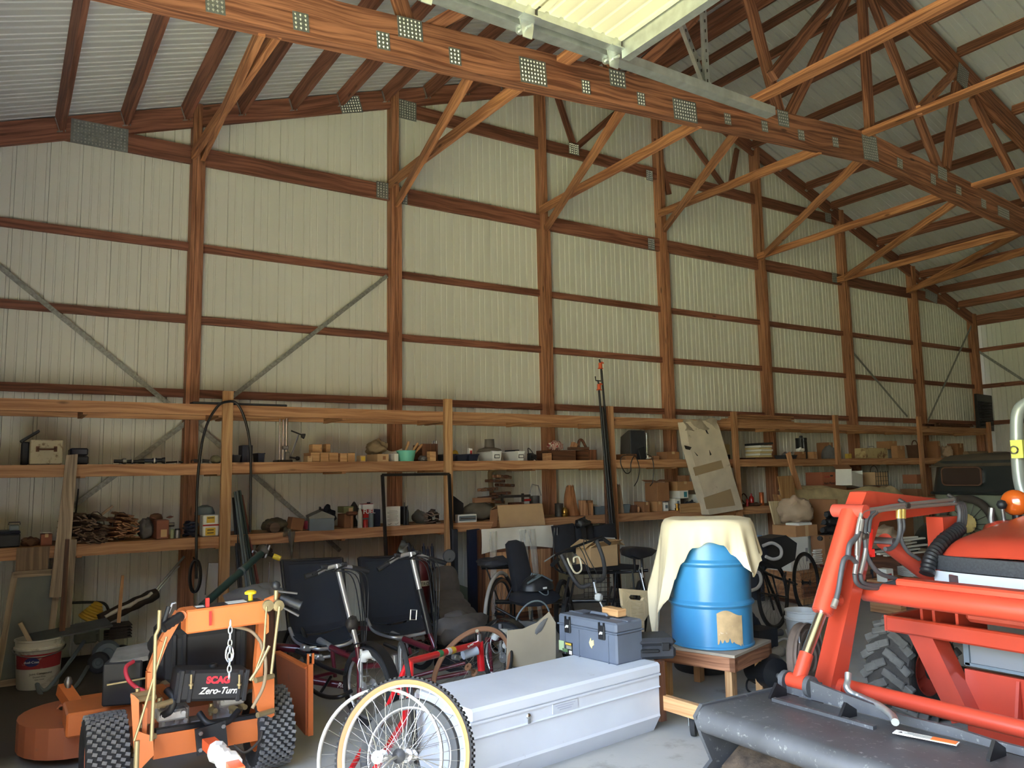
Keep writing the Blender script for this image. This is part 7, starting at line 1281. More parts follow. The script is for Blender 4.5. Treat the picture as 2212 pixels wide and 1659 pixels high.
m.grid(drape, NA, 26, .004, wrap=True); part(cl, 'fabric', m, mat('cream_canvas', (232, 216, 180), .9, noise=(4, .06)), 70)
# wooden dolly with castor by the chest
a, b = at_z(1428, 1524, .15), at_z(1509, 1549, .15); d = (b-a).normalized(); dl = thing('wooden_dolly', 'low pine dolly rail on a black castor beside the chest', 'dolly', (b.x, b.y, 0)); bb = V((0, 0, .17)); aa = V((a.x-b.x, a.y-b.y, .17)); nn = V((-d.y, d.x, 0))
m = MB(); m.bar(aa+nn*.02, bb+nn*.02, .04, .085); part(dl, 'rail', m, W_PINE); m = MB(); m.bar(aa+nn*.03, aa+nn*.03+V((-.3, .42, 0)), .04, .085); part(dl, 'rail', m, W_PINE)
for k, c in enumerate((at_z(1499, 1567, .062)-V((b.x, b.y, 0)), aa+V((-.25, .35, 0)))):
    c = V((c.x, c.y, .062)); m = MB(); m.lathe([(0, -.018), (.045, -.018), (.06, -.014), (.062, 0), (.06, .014), (.045, .018), (0, .018)], 24, c, (.55, -.83, 0)); part(dl, 'castor_wheel', m, M_RUBBER, 40); m = MB(); A = V((.55, -.83, 0))
    for s_ in (-1, 1): m.prism([(-.022, 0), (.022, 0), (.03, .07), (-.03, .07)], c+A*(s_*.026), A.cross(V((0, 0, 1))), (0, 0, 1), .004)
    m.box(c+V((0, 0, .064)), (.075, .075, .005)); part(dl, 'castor_fork', m, M_GALV)
m = MB(); m.box((aa.x+.0, aa.y, .24+.0), (.05, .04, .36)); part(dl, 'corner_post', m, W_DARK)
# ---------------------------------------------------------------- orange-red compact tractor with front loader (front faces the doors at -x)
TO = V((5.2, 2.02, 0)); tr = thing('loader_tractor', 'orange red compact tractor with raised-elbow front loader and grey bucket', 'tractor', TO)
M_KR = mat('orange_red_paint_gloss', (186, 66, 46), .3, noise=(4, .05), coat=.4); M_KRD = mat('dusty_orange_red_paint', (184, 72, 56), .5, noise=(5, .08)); M_BUCKET = mat('worn_grey_bucket_steel', (82, 84, 88), .5, .3, noise=(5, .2), dirt=(34, .59, (142, 144, 142)))
M_HOSE = mat('grey_black_hose', (72, 74, 78), .5); M_MUD = mat('mud_and_leaves', (70, 58, 46), .95, noise=(18, .5), bump=(30, .9))
def A_(px, py, Y): return at_y(px, py, Y)-TO
def B_(px, py, X): return at_x(px, py, X)-TO
YA = 2.62
def beam(poly, y, t, name='loader_arm', mt=M_KR):
    P = [at_y(*q, YA-.05)-TO for q in poly]; m = MB(); m.prism([(p.x, p.z) for p in P], (0, y-TO.y, 0), (1, 0, 0), (0, 0, 1), t); return part(tr, name, m, mt)
LOW = ((1792, 1494), (1824, 1500), (1858, 1300), (1882, 1190), (1900, 1128), (1890, 1062), (1872, 1063), (1862, 1090), (1862, 1130), (1838, 1290), (1813, 1400)); UPP = ((1872, 1063), (1880, 1060), (2018, 1076), (2066, 1084), (2066, 1104), (1899, 1128), (1880, 1150))
for y in (YA, 1.42): beam(LOW, y, .1); beam(UPP, y+.002, .085)
m = MB()
for y in (YA+.053, 1.42-.053): P = [at_y(*q, YA)-TO for q in ((1866, 1072), (1876, 1068), (1894, 1122), (1872, 1180), (1866, 1130))]; m.prism([(p.x, p.z) for p in P], (0, y-TO.y, 0), (1, 0, 0), (0, 0, 1), .012)
part(tr, 'elbow_plate', m, M_KRD)
a, b = B_(1806, 1478, 3.62), B_(2212, 1575, 3.62); m = MB(); m.cyl((a.x, YA-TO.y, a.z), (a.x, 1.42-TO.y, a.z), .037, n=20); part(tr, 'lower_cross_tube', m, M_KR, 40)
for y in (YA, 1.42): m = MB(); m.cyl((a.x, y-TO.y-.08, a.z-.02), (a.x, y-TO.y+.08, a.z-.02), .05, n=18); part(tr, 'pivot_boss', m, M_KR, 40)
a = B_(1900, 1281, 3.95); m = MB(); m.cyl((a.x, YA-TO.y, a.z+.0), (a.x, 1.42-TO.y, a.z), .052, n=28); part(tr, 'torque_tube', m, M_KR, 40)
m = MB(); m.box((a.x+.04, B_(1935, 1262, 3.95).y-.5, a.z+.065), (.1, 1.0, .04), b=.01); part(tr, 'hose_channel', m, M_KR)
for y in (2.60, 1.44):                                               # tilt cylinders
    p0, p1, p2_, p3, p4 = [at_y(*q, 2.60) - TO for q in ((1838, 1108), (1776, 1322), (1742, 1412), (1735, 1418), (1724, 1472))]
    for p in (p0, p1, p2_, p3, p4): p.y = y-TO.y
    m = MB(); m.cyl(p0, p1, .052, n=24); m.cyl(p1, p1+(p1-p0).normalized()*.006, .046, n=24); part(tr, 'tilt_cylinder', m, M_KR, 40); m = MB(); m.cyl(p1, p2_, .026, n=20); part(tr, 'piston_rod', m, M_CHROME, 40); m = MB(); m.cyl(p2_, p4, .034, n=20); m.cyl(p4+V((0, -.05, 0)), p4+V((0, .05, 0)), .036, n=18); part(tr, 'rod_end', m, M_KR, 40)
    m = MB(); m.cyl(p0+V((0, -.09, .01)), p0+V((0, .1, .01)), .036, n=18); m.cyl(p0+V((0, .09, .01)), p0+V((0, .115, .01)), .018, n=12); part(tr, 'elbow_pin', m, M_KRD, 40)
    m = MB(); q = p1+(p0-p1)*.12; m.cyl(q, q+V((.09, -.02, -.01)), .026, n=14); part(tr, 'port_boss', m, M_KR, 40)
    m = MB()
    for s_ in (-.07, .07): m.lathe([(0, -.012), (.05, -.012), (.05, .012), (0, .012)], 16, p4+V((0, s_, -.01)), (0, 1, 0)); m.box(p4+V((.03, s_, -.05)), (.09, .024, .1))
    m.cyl(p4+V((0, -.11, 0)), p4+V((0, .11, 0)), .018, n=12); part(tr, 'clevis', m, M_BUCKET, 40)
# tower, lift cylinder
for y in (YA-.02, 1.44):
    m = MB(); a, b = A_(2010, 1108, YA), A_(2056, 1250, YA); m.box(((a.x+b.x)/2, y-TO.y, .98), (b.x-a.x, .1, .64)); part(tr, 'loader_tower', m, M_KR)
    p, q = A_(1902, 1168, YA), A_(1998, 1242, YA); p.y = q.y = y-TO.y; m = MB(); m.cyl(p, q, .045, n=20); part(tr, 'lift_cylinder', m, M_KRD, 40)
    m = MB(); m.cyl(p+V((0, -.06, 0)), p+V((0, .09, 0)), .02, n=12); m.cyl(q+V((0, -.06, 0)), q+V((0, .08, 0)), .02, n=12); part(tr, 'cylinder_pin', m, M_STEEL, 40)
# hydraulic pipes and hoses
def hose(pts, r=.012, mt=M_HOSE, name='hydraulic_hose', Y=2.52): m = MB(); m.tube(smoothpath([A_(*q, Y) for q in pts], 6), r, 9); part(tr, name, m, mt, 60)
M_PIPE = mat('dull_steel_pipe', (164, 162, 158), .4, .7)
hose(((1858, 1118), (1866, 1104), (1900, 1098), (1950, 1090), (2050, 1080), (2068, 1080)), .011, M_PIPE, 'pipe'); hose(((1880, 1112), (1905, 1102), (1960, 1096), (2060, 1088), (2072, 1088)), .011, M_PIPE, 'pipe')
for dx in (0, 12): hose(((1858+dx*1.3, 1150), (1852+dx*1.3, 1200), (1846+dx, 1240)), .012, M_PIPE, 'pipe')
hose(((1860, 1112), (1852, 1150), (1850, 1200)), .011, M_PIPE, 'pipe')
hose(((1888, 1104), (1872, 1120), (1868, 1150), (1870, 1185), (1878, 1212), (1900, 1238), (1935, 1250))); hose(((1893, 1106), (1880, 1120), (1876, 1150)), .012); hose(((1846, 1240), (1850, 1258), (1866, 1268), (1900, 1270), (1932, 1262))); hose(((1858, 1240), (1862, 1256), (1880, 1264), (1905, 1264), (1932, 1258)))
hose(((1857, 1142), (1850, 1160), (1836, 1176), (1832, 1200)), .014); hose(((1850, 1216), (1836, 1204), (1824, 1208), (1818, 1230), (1812, 1270), (1806, 1296)), .013); hose(((1806, 1296), (1800, 1312)), .016, M_PIPE, 'hose_fitting'); hose(((1860, 1122), (1856, 1148)), .018, M_PIPE, 'hose_fitting')
hose(((1942, 1118), (1944, 1140), (1940, 1165), (1926, 1184), (1912, 1186)), .012); hose(((1950, 1118), (1952, 1140), (1946, 1162), (1960, 1190), (1985, 1208)), .011)
hose(((1942, 1100), (1942, 1120)), .017, mat('yellow_zinc', (196, 170, 96), .4, .6), 'hose_fitting'); hose(((1950, 1100), (1950, 1120)), .017, MATS['yellow_zinc'], 'hose_fitting')
for k in range(4): hose(((2058+3*k, 1083+2*k), (2068+4*k, 1088), (2073+4*k, 1110), (2070+4*k, 1135), (2062+3*k, 1150)), .013)
m = MB(); q = [A_(*p, 2.5) for p in ((2075, 1140), (2060, 1152), (2040, 1166), (2020, 1190), (2008, 1212), (2002, 1240))]; pth = smoothpath(q, 7); m.tube(pth, [.036+.005*(i % 2) for i in range(len(pth))], 12); part(tr, 'hose_sleeve', m, M_BLACK, 30)
for px, py in ((1863, 1158), (1954, 1092), (2060, 1080)): m = MB(); p = A_(px, py, 2.53); m.box(p, (.05, .05, .035), b=.008); m.cyl(p+V((0, -.02, 0)), p+V((0, .03, .03)), .012); part(tr, 'hose_clamp', m, M_IRON, 40)
m = MB(); p = A_(1876, 1170, 2.53); m.box(p, (.03, .03, .14), (0, .2, 0), b=.004); m.box(p+V((.02, 0, -.06)), (.03, .02, .04)); part(tr, 'red_bracket', m, mat('bright_red_tag', (226, 40, 30), .4))
# bucket
BX0, BX1, BZ = 2.76, 3.30, .50; ya, yb = 2.73, 1.22
bk2 = MB(); prof = [(BX1, BZ+.0), (BX0+.05, BZ+.01)]+[(BX0+.05-.06*math.sin(q), BZ-.05+.06*math.cos(q)) for q in [i*math.pi/8 for i in range(1, 8)]]+[(BX0+.06, BZ-.112), (BX0+.16, BZ-.06), (BX1-.06, BZ-.03), (BX1-.03, BZ-.09), (BX1-.04, .14), (BX1-.14, .05), (2.5, .012), (2.5, 0), (BX1-.1, 0), (BX1+.02, .1), (BX1+.05, BZ-.1), (BX1+.03, BZ-.02)]
bk2.prism([(x-TO.x, z) for x, z in prof], (0, (ya+yb)/2-TO.y, 0), (1, 0, 0), (0, 0, 1), ya-yb, ax=(0, 1, 0)); bkt = part(tr, 'bucket', bk2, M_BUCKET, 50)
for y in (ya, yb):
    m = MB(); m.prism([(x-TO.x, z) for x, z in ((BX0-.015, BZ-.03), (BX0+.03, BZ+.018), (BX1+.02, BZ+.012), (BX1+.05, .1), (BX1-.1, 0), (2.5, 0), (2.62, .12), (2.84, .26), (BX0+.02, BZ-.12))], (0, y-TO.y, 0), (1, 0, 0), (0, 0, 1), .02); m.build('side_plate', M_BUCKET, bkt)
m = MB()
for px, py in ((1668, 1500), (1818, 1545), (2140, 1632)):
    p = at_z(px, py, BZ+.02)-TO; m2 = MB(); m2.prism([(-.05, 0), (.07, 0), (.07, .03), (.0, .07), (-.05, .012)], (p.x+.03, p.y, BZ+.0), (1, 0, 0), (0, 0, 1), .014); m2.build('gusset', M_BLKMET, bkt)
m = MB(); m.box((BX1-.16-TO.x, 2.34-TO.y, BZ+.008), (.025, .52, .02)); m.build('stiffener', M_BUCKET, bkt)
m = MB(); m.prism([(-.62, 0), (.6, 0), (.6, .03), (.35, .03), (.2, .04), (.0, .035), (-.35, .07), (-.5, .09), (-.6, .075)], (BX1+.02-TO.x, 2.05-TO.y, BZ), (0, -1, 0), (0, 0, 1), .02); m.build('back_plate', M_BUCKET, bkt)
p, q = at_z(1932, 1580, BZ+.016)-TO, at_z(2070, 1607, BZ+.016)-TO; d = q-p; ang = math.atan2(d.y, d.x); m = MB(); m.box((p+q)/2, (d.length, .05, .003), (0, 0, ang)); st = m.build('warning_sticker', M_WHITE, bkt); m = MB(); m.box(q-(d.normalized()*.05)+V((0, 0, .002)), (.09, .04, .003), (0, 0, ang)); m.build('sticker_orange', mat('orange_print', (236, 120, 60), .5), bkt)
dn = d.normalized(); up = V((-dn.y, dn.x, 0)); m = MB(); c = p+dn*.025+V((0, 0, .0025)); m.add([c-dn*.009-up*.008, c+dn*.009-up*.008, c+up*.01], [(0, 1, 2)]); m.build('sticker_triangle', M_INK, bkt)
for k, w in enumerate((.13, .12, .14, .07)): m = MB(); m.box(p+dn*(.11+.0*k)+up*(.014-.009*k)+V((0, 0, .0022)), (w, .003, .001), (0, 0, ang)); m.build('sticker_line', mat('faded_ink', (120, 118, 112), .7), bkt)
m = MB()
def mudf(u, v):
    y = ya-.03-(ya-yb-.06)*u; r = .035*math.sin(31*u+7*v)*math.sin(17*v+9*u)+.02*math.sin(57*u+23*v); return (BX0+.10+.34*(1-v)**1.5+r-.28*v*v+.0-TO.x, y-TO.y, .06+.36*(1-v)+r*.5)
m.grid(mudf, 70, 16, .01); m.build('mud_load', M_MUD, bkt, 40)
hk = [A_(1832, 1454, 2.46), A_(1831, 1472, 2.45), A_(1829, 1484, 2.44), A_(1838, 1496, 2.42), A_(1865, 1508, 2.36)]; h2 = [at_z(*q, BZ+.05)-TO for q in ((1900, 1525), (1926, 1545), (1934, 1560))]; m = MB(); m.tube(smoothpath(hk+h2, 6), .016, 10); part(tr, 'parking_stand_rod', m, M_GALV, 60)
# front axle tyres with chevron lugs, rear tyres
def lugs(parent, c, R, w, n):
    m = MB()
    for k in range(n):
        for s_ in (-1, 1):
            th = 2*math.pi*(k+(.5 if s_ > 0 else 0))/n
            for j, (o, dt) in enumerate(((.12, 0.0), (.3, .07), (.44, .16))):
                t2_ = th+dt*1.4; d = V((math.cos(t2_), 0, math.sin(t2_))); tg = V((-math.sin(t2_), 0, math.cos(t2_))); sk = .75 if j < 2 else 1.1; a = V((0, s_*math.cos(sk*.6), 0))+tg*math.sin(sk*.6); Mx = Matrix((a, d.cross(a), d)).transposed(); m.box(V(c)+d*(R-.004-.012*(j == 2))+V((0, s_*o*w, 0)), (w*.33, .05, .05), Mx, b=.006)
    o = part(parent, 'lug_tread', m, mat('worn_lug_rubber', (92, 90, 86), .85, noise=(14, .22))); o['kind'] = 'stuff'
for y in (3.02, 1.02):
    c = V((5.0, y, .315))-TO; wh = subempty(tr, 'front_wheel'); tyre(wh, c, (0, 1, 0), .30, .30, mat('muddy_tyre', (58, 55, 52), .9, noise=(8, .35), bump=(30, .5)), 'tyre', .5, M_KRD); lugs(wh, c, .30, .28, 16)
for y in (2.72, 1.32):
    c = V((6.75, y, .56))-TO; wh = subempty(tr, 'rear_wheel'); tyre(wh, c, (0, 1, 0), .53, .36, MATS['muddy_tyre'], 'tyre', .55, M_KRD); lugs(wh, c, .54, .34, 20)
m = MB(); m.cyl(V((5.0, 2.9, .32))-TO, V((5.0, 1.1, .32))-TO, .06); m.cyl(V((6.75, 2.6, .56))-TO, V((6.75, 1.4, .56))-TO, .09); m.box(V((5.9, 2.02, .55))-TO, (1.9, .36, .3)); part(tr, 'axle', m, M_IRON, 40)
# front guard, weight bracket, battery tray
GZ = B_(1919, 1347, 4.4).z; m = MB(); m.box((4.42-TO.x, (2.80+1.22)/2-TO.y, GZ), (.05, 1.58, .09), b=.01); part(tr, 'front_guard', m, M_KR)
for y in (2.80, 1.24): m = MB(); m.box((4.62-TO.x, y-TO.y, GZ), (.42, .03, .09)); part(tr, 'guard_side', m, M_KR)
for y in (2.62, 2.55, 2.42): m = MB(); m.box((4.62-TO.x, y-TO.y, GZ+.02), (.3, .016, .16)); part(tr, 'guard_rib', m, M_KR)
m = MB(); m.box((4.55-TO.x, 2.0-TO.y, .8), (.16, .76, .1), b=.02); part(tr, 'hood_lower', m, M_KRD)
for sg in (1, -1):
    y0 = 2.02+sg*.66; y1 = 2.02+sg*.44; m = MB(); m.prism([(x*sg, z) for x, z in ((2.69-2.02, .655), (2.55-2.02, .655), (2.36-2.02, .24), (2.47-2.02, .2))], (4.50-TO.x, 0, 0), (0, 1, 0), (0, 0, 1), .14); part(tr, 'guard_strut', m, M_KR)
m = MB(); m.box((4.56-TO.x, 0, .37), (.03, .84, .22)); m.box((4.5-TO.x, 0, .25), (.14, .86, .03)); m.box((4.52-TO.x, 0, .19), (.05, .8, .1)); part(tr, 'weight_bracket', m, M_KR)
for y in (.14, -.14): m = MB(); m.prism([(-.06, .26), (.0, .26), (.0, .47)], (4.53-TO.x, y, 0), (1, 0, 0), (0, 0, 1), .016); part(tr, 'bracket_gusset', m, M_KR)
for y, z in ((.06, .43), (.06, .31), (-.06, .43), (-.06, .31)): m = MB(); m.cyl((4.55-TO.x, y, z), (4.53-TO.x, y, z), .018, n=6); part(tr, 'bolt', m, M_STEEL)
m = MB(); m.box((4.60-TO.x, 0, .57), (.06, .84, .15), b=.01); part(tr, 'lower_grille', m, mat('grey_grille_plastic', (120, 122, 124), .6))
m = MB()
for y in (.41, .1, -.2, -.41): m.box((4.565-TO.x, y, .57), (.02, .03, .14))
for z in (.505, .64): m.box((4.565-TO.x, 0, z), (.02, .84, .016))
part(tr, 'grille_frame', m, M_GREYMET)
# bonnet
def hood(u, v):
    x = 4.42+1.25*u; w = .45-.02*u; zt = 1.175+.17*u**.8; k = (v-.5)*2; s_ = 1 if k >= 0 else -1; k = abs(k); front = max(0, 1-u*7)
    if k < .62: y = w*.9*(k/.62); z = zt-.02*(k/.62)**2-.055*front**2
    elif k < .8: t = (k-.62)/.18; y = w*(.9+.1*math.sin(t*math.pi/2)); z = zt-.02-.055*front**2-.055*(1-math.cos(t*math.pi/2))
    else: t = (k-.8)/.2; y = w; z = zt-.075-.055*front**2-(zt-.075-1.03)*t*(1 if u > .02 else .6)
    return (x-TO.x+.0, s_*y, max(z, .98+.05))
m = MB(); m.grid(hood, 24, 34, .01); part(tr, 'bonnet', m, M_KR, 50)
m = MB(); m.box((4.9-TO.x, 0, .95), (.9, .86, .2)); part(tr, 'engine_side_panel', m, M_BLKMET)
m = MB(); m.grid(lambda u, v: (4.415-TO.x-.0+.035*abs(2*u-1)**4, .455*(1-2*u), 1.105-.078*v), 16, 3, .04); part(tr, 'upper_grille', m, mat('black_grille_mesh', (46, 48, 52), .7, noise=(90, .3)), 50)
m = MB(); m.grid(lambda u, v: (4.42-TO.x+.035*abs(2*u-1)**4, .46*(1-2*u), 1.022-.085*v), 16, 3, .05); part(tr, 'headlamp_strip', m, mat('clear_headlamp', (214, 218, 222), .08, .2, coat=.8), 50)
for y, mt in ((.33, M_CHROME), (.2, M_CHROME), (.12, M_YEL), (-.3, M_CHROME)): m = MB(); m.box((4.385-TO.x, y, .98), (.012, .1, .06), b=.004); part(tr, 'headlamp_cell', m, mt)
m = MB(); m.box((4.72-TO.x, .08, 1.265), (.12, .03, .03), (0, -.15, 0), b=.01); part(tr, 'bonnet_latch', m, M_CHROME, 40)
m = MB(); m.box((4.86-TO.x, -.02, 1.255), (.3, .26, .012), (0, -.1, 0), b=.005); part(tr, 'bonnet_raised_panel', m, M_KR)
p = B_(2192, 1086, 5.6); m = MB(); m.lathe([(0, -.05), (.075, -.045), (.085, -.01), (.085, .0), (.07, .028), (.04, .042), (0, .046)], 28, p, (-1, -.2, 0)); part(tr, 'amber_lamp', m, mat('amber_lens', (204, 92, 28), .12, coat=.6), 50); m = MB(); m.cyl(p+V((0.02, 0, -.08)), p+V((.02, 0, -.15)), .03); m.box(p+V((.05, -.05, -.14)), (.1, .3, .05), b=.01); part(tr, 'lamp_mount', m, M_BLKMET, 40)
p = B_(2164, 1090, 5.5); m = MB(); m.lathe([(0, -.032), (.022, -.024), (.032, 0), (.022, .024), (0, .032)], 16, p); part(tr, 'lever_knob', m, M_BLACK, 60); m = MB(); m.cyl(p, p+V((.02, 0, -.16)), .012); m.tube(smoothpath([p+V((-.03, .05, -.02)), p+V((-.03, .06, -.1)), p+V((-.02, .05, -.17))], 4), .018, 8); part(tr, 'control_lever', m, M_STEEL, 40)
m = MB(); m.blob(p+V((.0, .0, -.17)), (.2, .24, .14), 3, .05, flat=False); part(tr, 'dash_fairing', m, M_KR, 60)
m = MB(); q = [B_(*s_, 6.2) for s_ in ((2235, 868), (2215, 872), (2201, 886), (2196, 915), (2198, 990), (2203, 1040), (2214, 1075), (2230, 1110))]; m.tube(smoothpath(q, 6), .042, 12); part(tr, 'roll_bar', m, mat('grey_roll_bar', (150, 156, 150), .35, .3), 60); m = MB(); p = B_(2202, 970, 6.15); m.box(p, (.08, .08, .13)); part(tr, 'yellow_clamp', m, mat('yellow_label', (206, 206, 96), .5)); m = MB(); p = B_(2190, 972, 6.1); m.tube([p+V((0, .026*math.cos(q), .026*math.sin(q))) for q in [i*.5 for i in range(13)]], .006, 6, closed=True); part(tr, 'pull_ring', m, M_CHROME, 50)
m = MB(); m.box((6.5-TO.x, 0, .95), (.5, .5, .12), b=.04); m.box((6.75-TO.x, 0, 1.2), (.12, .48, .42), (0, .15, 0), b=.04); part(tr, 'seat', m, M_BLACK, 40)
# ---------------------------------------------------------------- crowded right background
def fbox(label, px, Y, d, mt, name='carton', cat='box', rz=0, zb=None, b=.004, tape=False, group=None, mark=None):
    """box whose front face outline is given on plane Y; returns thing"""
    x0, y0, x1, y1 = px; ym = (y0+y1)/2; a = at_y(x0, ym, Y+d).x; b_ = at_y(x1, ym, Y).x; a = min(a, b_-.05); z0 = at_y((x0+x1)/2, y1, Y).z if zb is None else zb; z1 = at_y((x0+x1)/2, y0, Y+d*.5).z; w, h = b_-a, max(z1-z0, .02)
    t = thing(name, label, cat, ((a+b_)/2, Y+d/2, max(z0, 0)), rz, group); m = MB(); m.box((0, 0, h/2), (w, d, h), b=b); part(t, 'body', m, mt)
    if tape: m = MB(); m.box((0, -.001, h*.5), (.06, d+.003, h+.002)); part(t, 'tape_strip', m, M_CARD3)
    if mark: m = MB(); m.box((w*mark[0], -d/2-.001, h*mark[1]), (w*mark[2], .003, h*mark[3])); part(t, 'printed_label', m, mark[4])
    return t, w, d, h
# long wooden crate bench and the load on it
YC_ = 6.1
cr, w, d, h = fbox('long low wooden crate on skids behind the drum and tractor', (1648, 1222, 1905, 1290), YC_, .55, W_SHELF, 'wooden_crate', 'crate')
zc = cr.location.z; cr_top = zc+h
m = MB(); m.box((0, -d/2-.012, h*.9), (w+.02, .02, h*.2)); part(cr, 'top_board', m, W_SHELF); m = MB(); m.box((0, -d/2-.01, h*.35), (w*.98, .018, h*.5)); part(cr, 'side_board', m, W_FRAME)
for k in (-.42, 0, .42): m = MB(); m.box((w*k, 0, -zc/2), (.09, d*.9, zc)); part(cr, 'skid_leg', m, W_DARK)
m = MB(); m.box((0, -d/2, -zc*.35), (w, .04, .06)); part(cr, 'skid_rail', m, W_PINE)
wc = fbox('large white carton with black print standing on the crate', (1656, 1158, 1747, 1222), 6.25, .35, M_PAPER, 'white_carton', zb=cr_top, mark=(.38, .45, .12, .4, mat('grey_label_print', (150, 150, 150), .7)))
fbox('flat brown carton lying on the large white carton', (1668, 1133, 1766, 1156), 6.25, .35, M_CARD, zb=cr_top+wc[3], tape=True)
zz = cr_top+wc[3]+.13
for k, (p, mt, lab) in enumerate(((((1661, 1083), (1684, 1082), (1740, 1318), (1716, 1318)), W_PALE, 'pale shelf board leaning in front of the fifth upright'), (((1670, 1068), (1675, 1068), (1732, 1318), (1726, 1318)), W_PINE, 'first narrow pine batten leaning beside the pale board'), (((1680, 1069), (1684, 1069), (1750, 1318), (1744, 1318)), W_PINE, 'second narrow pine batten leaning beside the brown board'), (((1680, 1029), (1711, 1027), (1752, 1318), (1728, 1318)), W_PLY, 'brown plank leaning above the flat brown carton'), (((1698, 980), (1706, 976), (1736, 1070), (1724, 1072)), W_SHELF, 'tall narrow strip of wood leaning across the middle shelf'))):
    standing('leaning_board', lab, 'board', p, 6.72+.07*k+(.1 if k == 4 else 0), .02, mt)
sk = MB(); sk.blob((0, 0, .16), (.46, .4, .34), 61, .13, 28, 18, 3.4); q = at_y(1733, 1128, 6.4); sk = tag(sk.build('beige_sack', M_BEIGEBAG, smooth=60, loc=(q.x, 6.5, q.z-.02)), 'large beige plastic sack lying on the flat brown carton', 'sack')
m = MB(); m.box((0, 0, .02), (.25, .2, .04), b=.004); tag(m.build('paper_pad', M_PAPER, loc=(at_y(1737, 1130, 6.28).x, 6.36, zz-.01)), 'white paper pad under the beige plastic sack', 'paper')
bb_ = fbox('brown carton below the tall brown carton', (1752, 1155, 1812, 1222), 6.12, .2, M_CARD2, 'brown_carton', zb=cr_top); bc = fbox('tall brown carton behind the loader cylinder', (1755, 1078, 1812, 1155), 6.35, .4, M_CARD2, 'tall_carton', mark=(-.2, .5, .3, .12, M_CARD), zb=cr_top)

W_SLAT = mat('white_slat_paint', (222, 216, 202), .5)
r = random.Random(12)
for k in range(7):
    p = at_y(1772, 1200-k*5.2, 6.2); m = MB(); m.box((.04, 0, 0), (.4, .04, .02), (0, r.uniform(-.03, .03), 0), b=.004); tag(m.build('white_batten', W_SLAT, loc=(p.x, 6.18+.01*(k % 2), cr_top+.075+.026*k)), ('lowest', 'second lowest', 'third lowest', 'middle', 'third highest', 'second highest', 'topmost')[k]+' white batten of the bundle left of the loader arm', 'batten', 'white strips bundled on the crate')
fbox('blue grey plastic tub under the white batten bundle', (1758, 1203, 1800, 1222), 6.15, .14, mat('slate_blue_plastic', (72, 82, 102), .5), 'plastic_tub', 'tub', zb=cr_top)
t = thing('red_clamp', 'dark red bar clamp lying at the crate edge', 'clamp', at_y(1776, 1226, 6.05)+V((0, 0, 0)), .1); m = MB(); m.box((0, 0, .02), (.3, .03, .03), (0, .12, 0), b=.004); part(t, 'bar', m, mat('dark_red_metal', (120, 30, 36), .4)); m = MB(); m.lathe([(0, -.02), (.02, -.012), (.02, .012), (0, .02)], 12, (-.12, -.02, .03), (0, 1, 0)); part(t, 'knob', m, M_CHROME, 40)
# second slat stack, plates and cloth seen through the loader
sb = fbox('long wooden case under the white batten stack behind loader', (1885, 1195, 2008, 1246), 5.45, .35, W_DARK, 'wooden_case', 'case', zb=0) 
for k in range(8):
    m = MB(); m.box((0, 0, 0), (.8+r.uniform(-.1, .1), .05, .02), (0, r.uniform(-.02, .03), r.uniform(-.06, .06)), b=.004); tag(m.build('white_batten', W_SLAT, loc=(at_y(1955, 1190, 5.5).x+r.uniform(-.06, .06), 5.5+.055*(k % 3), sb[3]+.012+.026*k)), ('lowest', 'second lowest', 'third lowest', 'fourth lowest', 'fourth highest', 'third highest', 'second highest', 'topmost')[k]+' white batten of the long stack seen through the loader arms', 'batten', 'white strips stacked behind the loader')
m = MB(); pl_z = at_y(1960, 1247, 5.2).z; m.box((0, 0, 0), (1.0, .38, .04))
for dx in (-.43, .43): m.box((dx, 0, -pl_z/2), (.1, .36, pl_z-.06))
pl_x = at_y(1960, 1247, 5.2).x; pl_z = at_y(1960, 1247, 5.2).z
tag(m.build('side_bench', W_SHELF, loc=(pl_x+.02, 5.2, pl_z-.02)), 'pale wooden bench behind the loader holding plates', 'bench')
for k in range(7):
    m = MB(); R = .15; m.lathe([(0, 0), (R*.6, 0), (R*.7, .006), (R, .018), (R, .022), (R*.68, .011), (0, .006)], 28); tag(m.build('white_plate', M_WHITE, smooth=50, loc=(pl_x+.1, 5.2, pl_z+.002+.0135*k)), ('bottom', 'second', 'third', 'middle', 'fifth', 'sixth', 'top')[k]+' white plate of the stack behind the loader strut', 'plate', 'plates stacked behind the loader')
fbox('small white packet with red print left of the plates', (1893, 1228, 1930, 1246), 5.1, .12, M_PAPER, 'printed_packet', zb=pl_z, mark=(-.1, .4, .6, .5, M_RED))
m = MB(); m.blob((0, 0, .12), (.55, .4, .28), 71, .22, 24, 14); q = at_y(1912, 1165, 5.95); tag(m.build('cream_cloth_heap', M_BEIGEBAG, smooth=60, loc=(q.x, 6.0, at_y(1902, 1182, 6.0).z)), 'crumpled cream cloth heap on the slats behind the loader', 'cloth')
fbox('dark storage box under the cream cloth heap', (1870, 1180, 1935, 1228), 5.85, .3, M_DUSTBLK, 'storage_box', zb=0)[0]
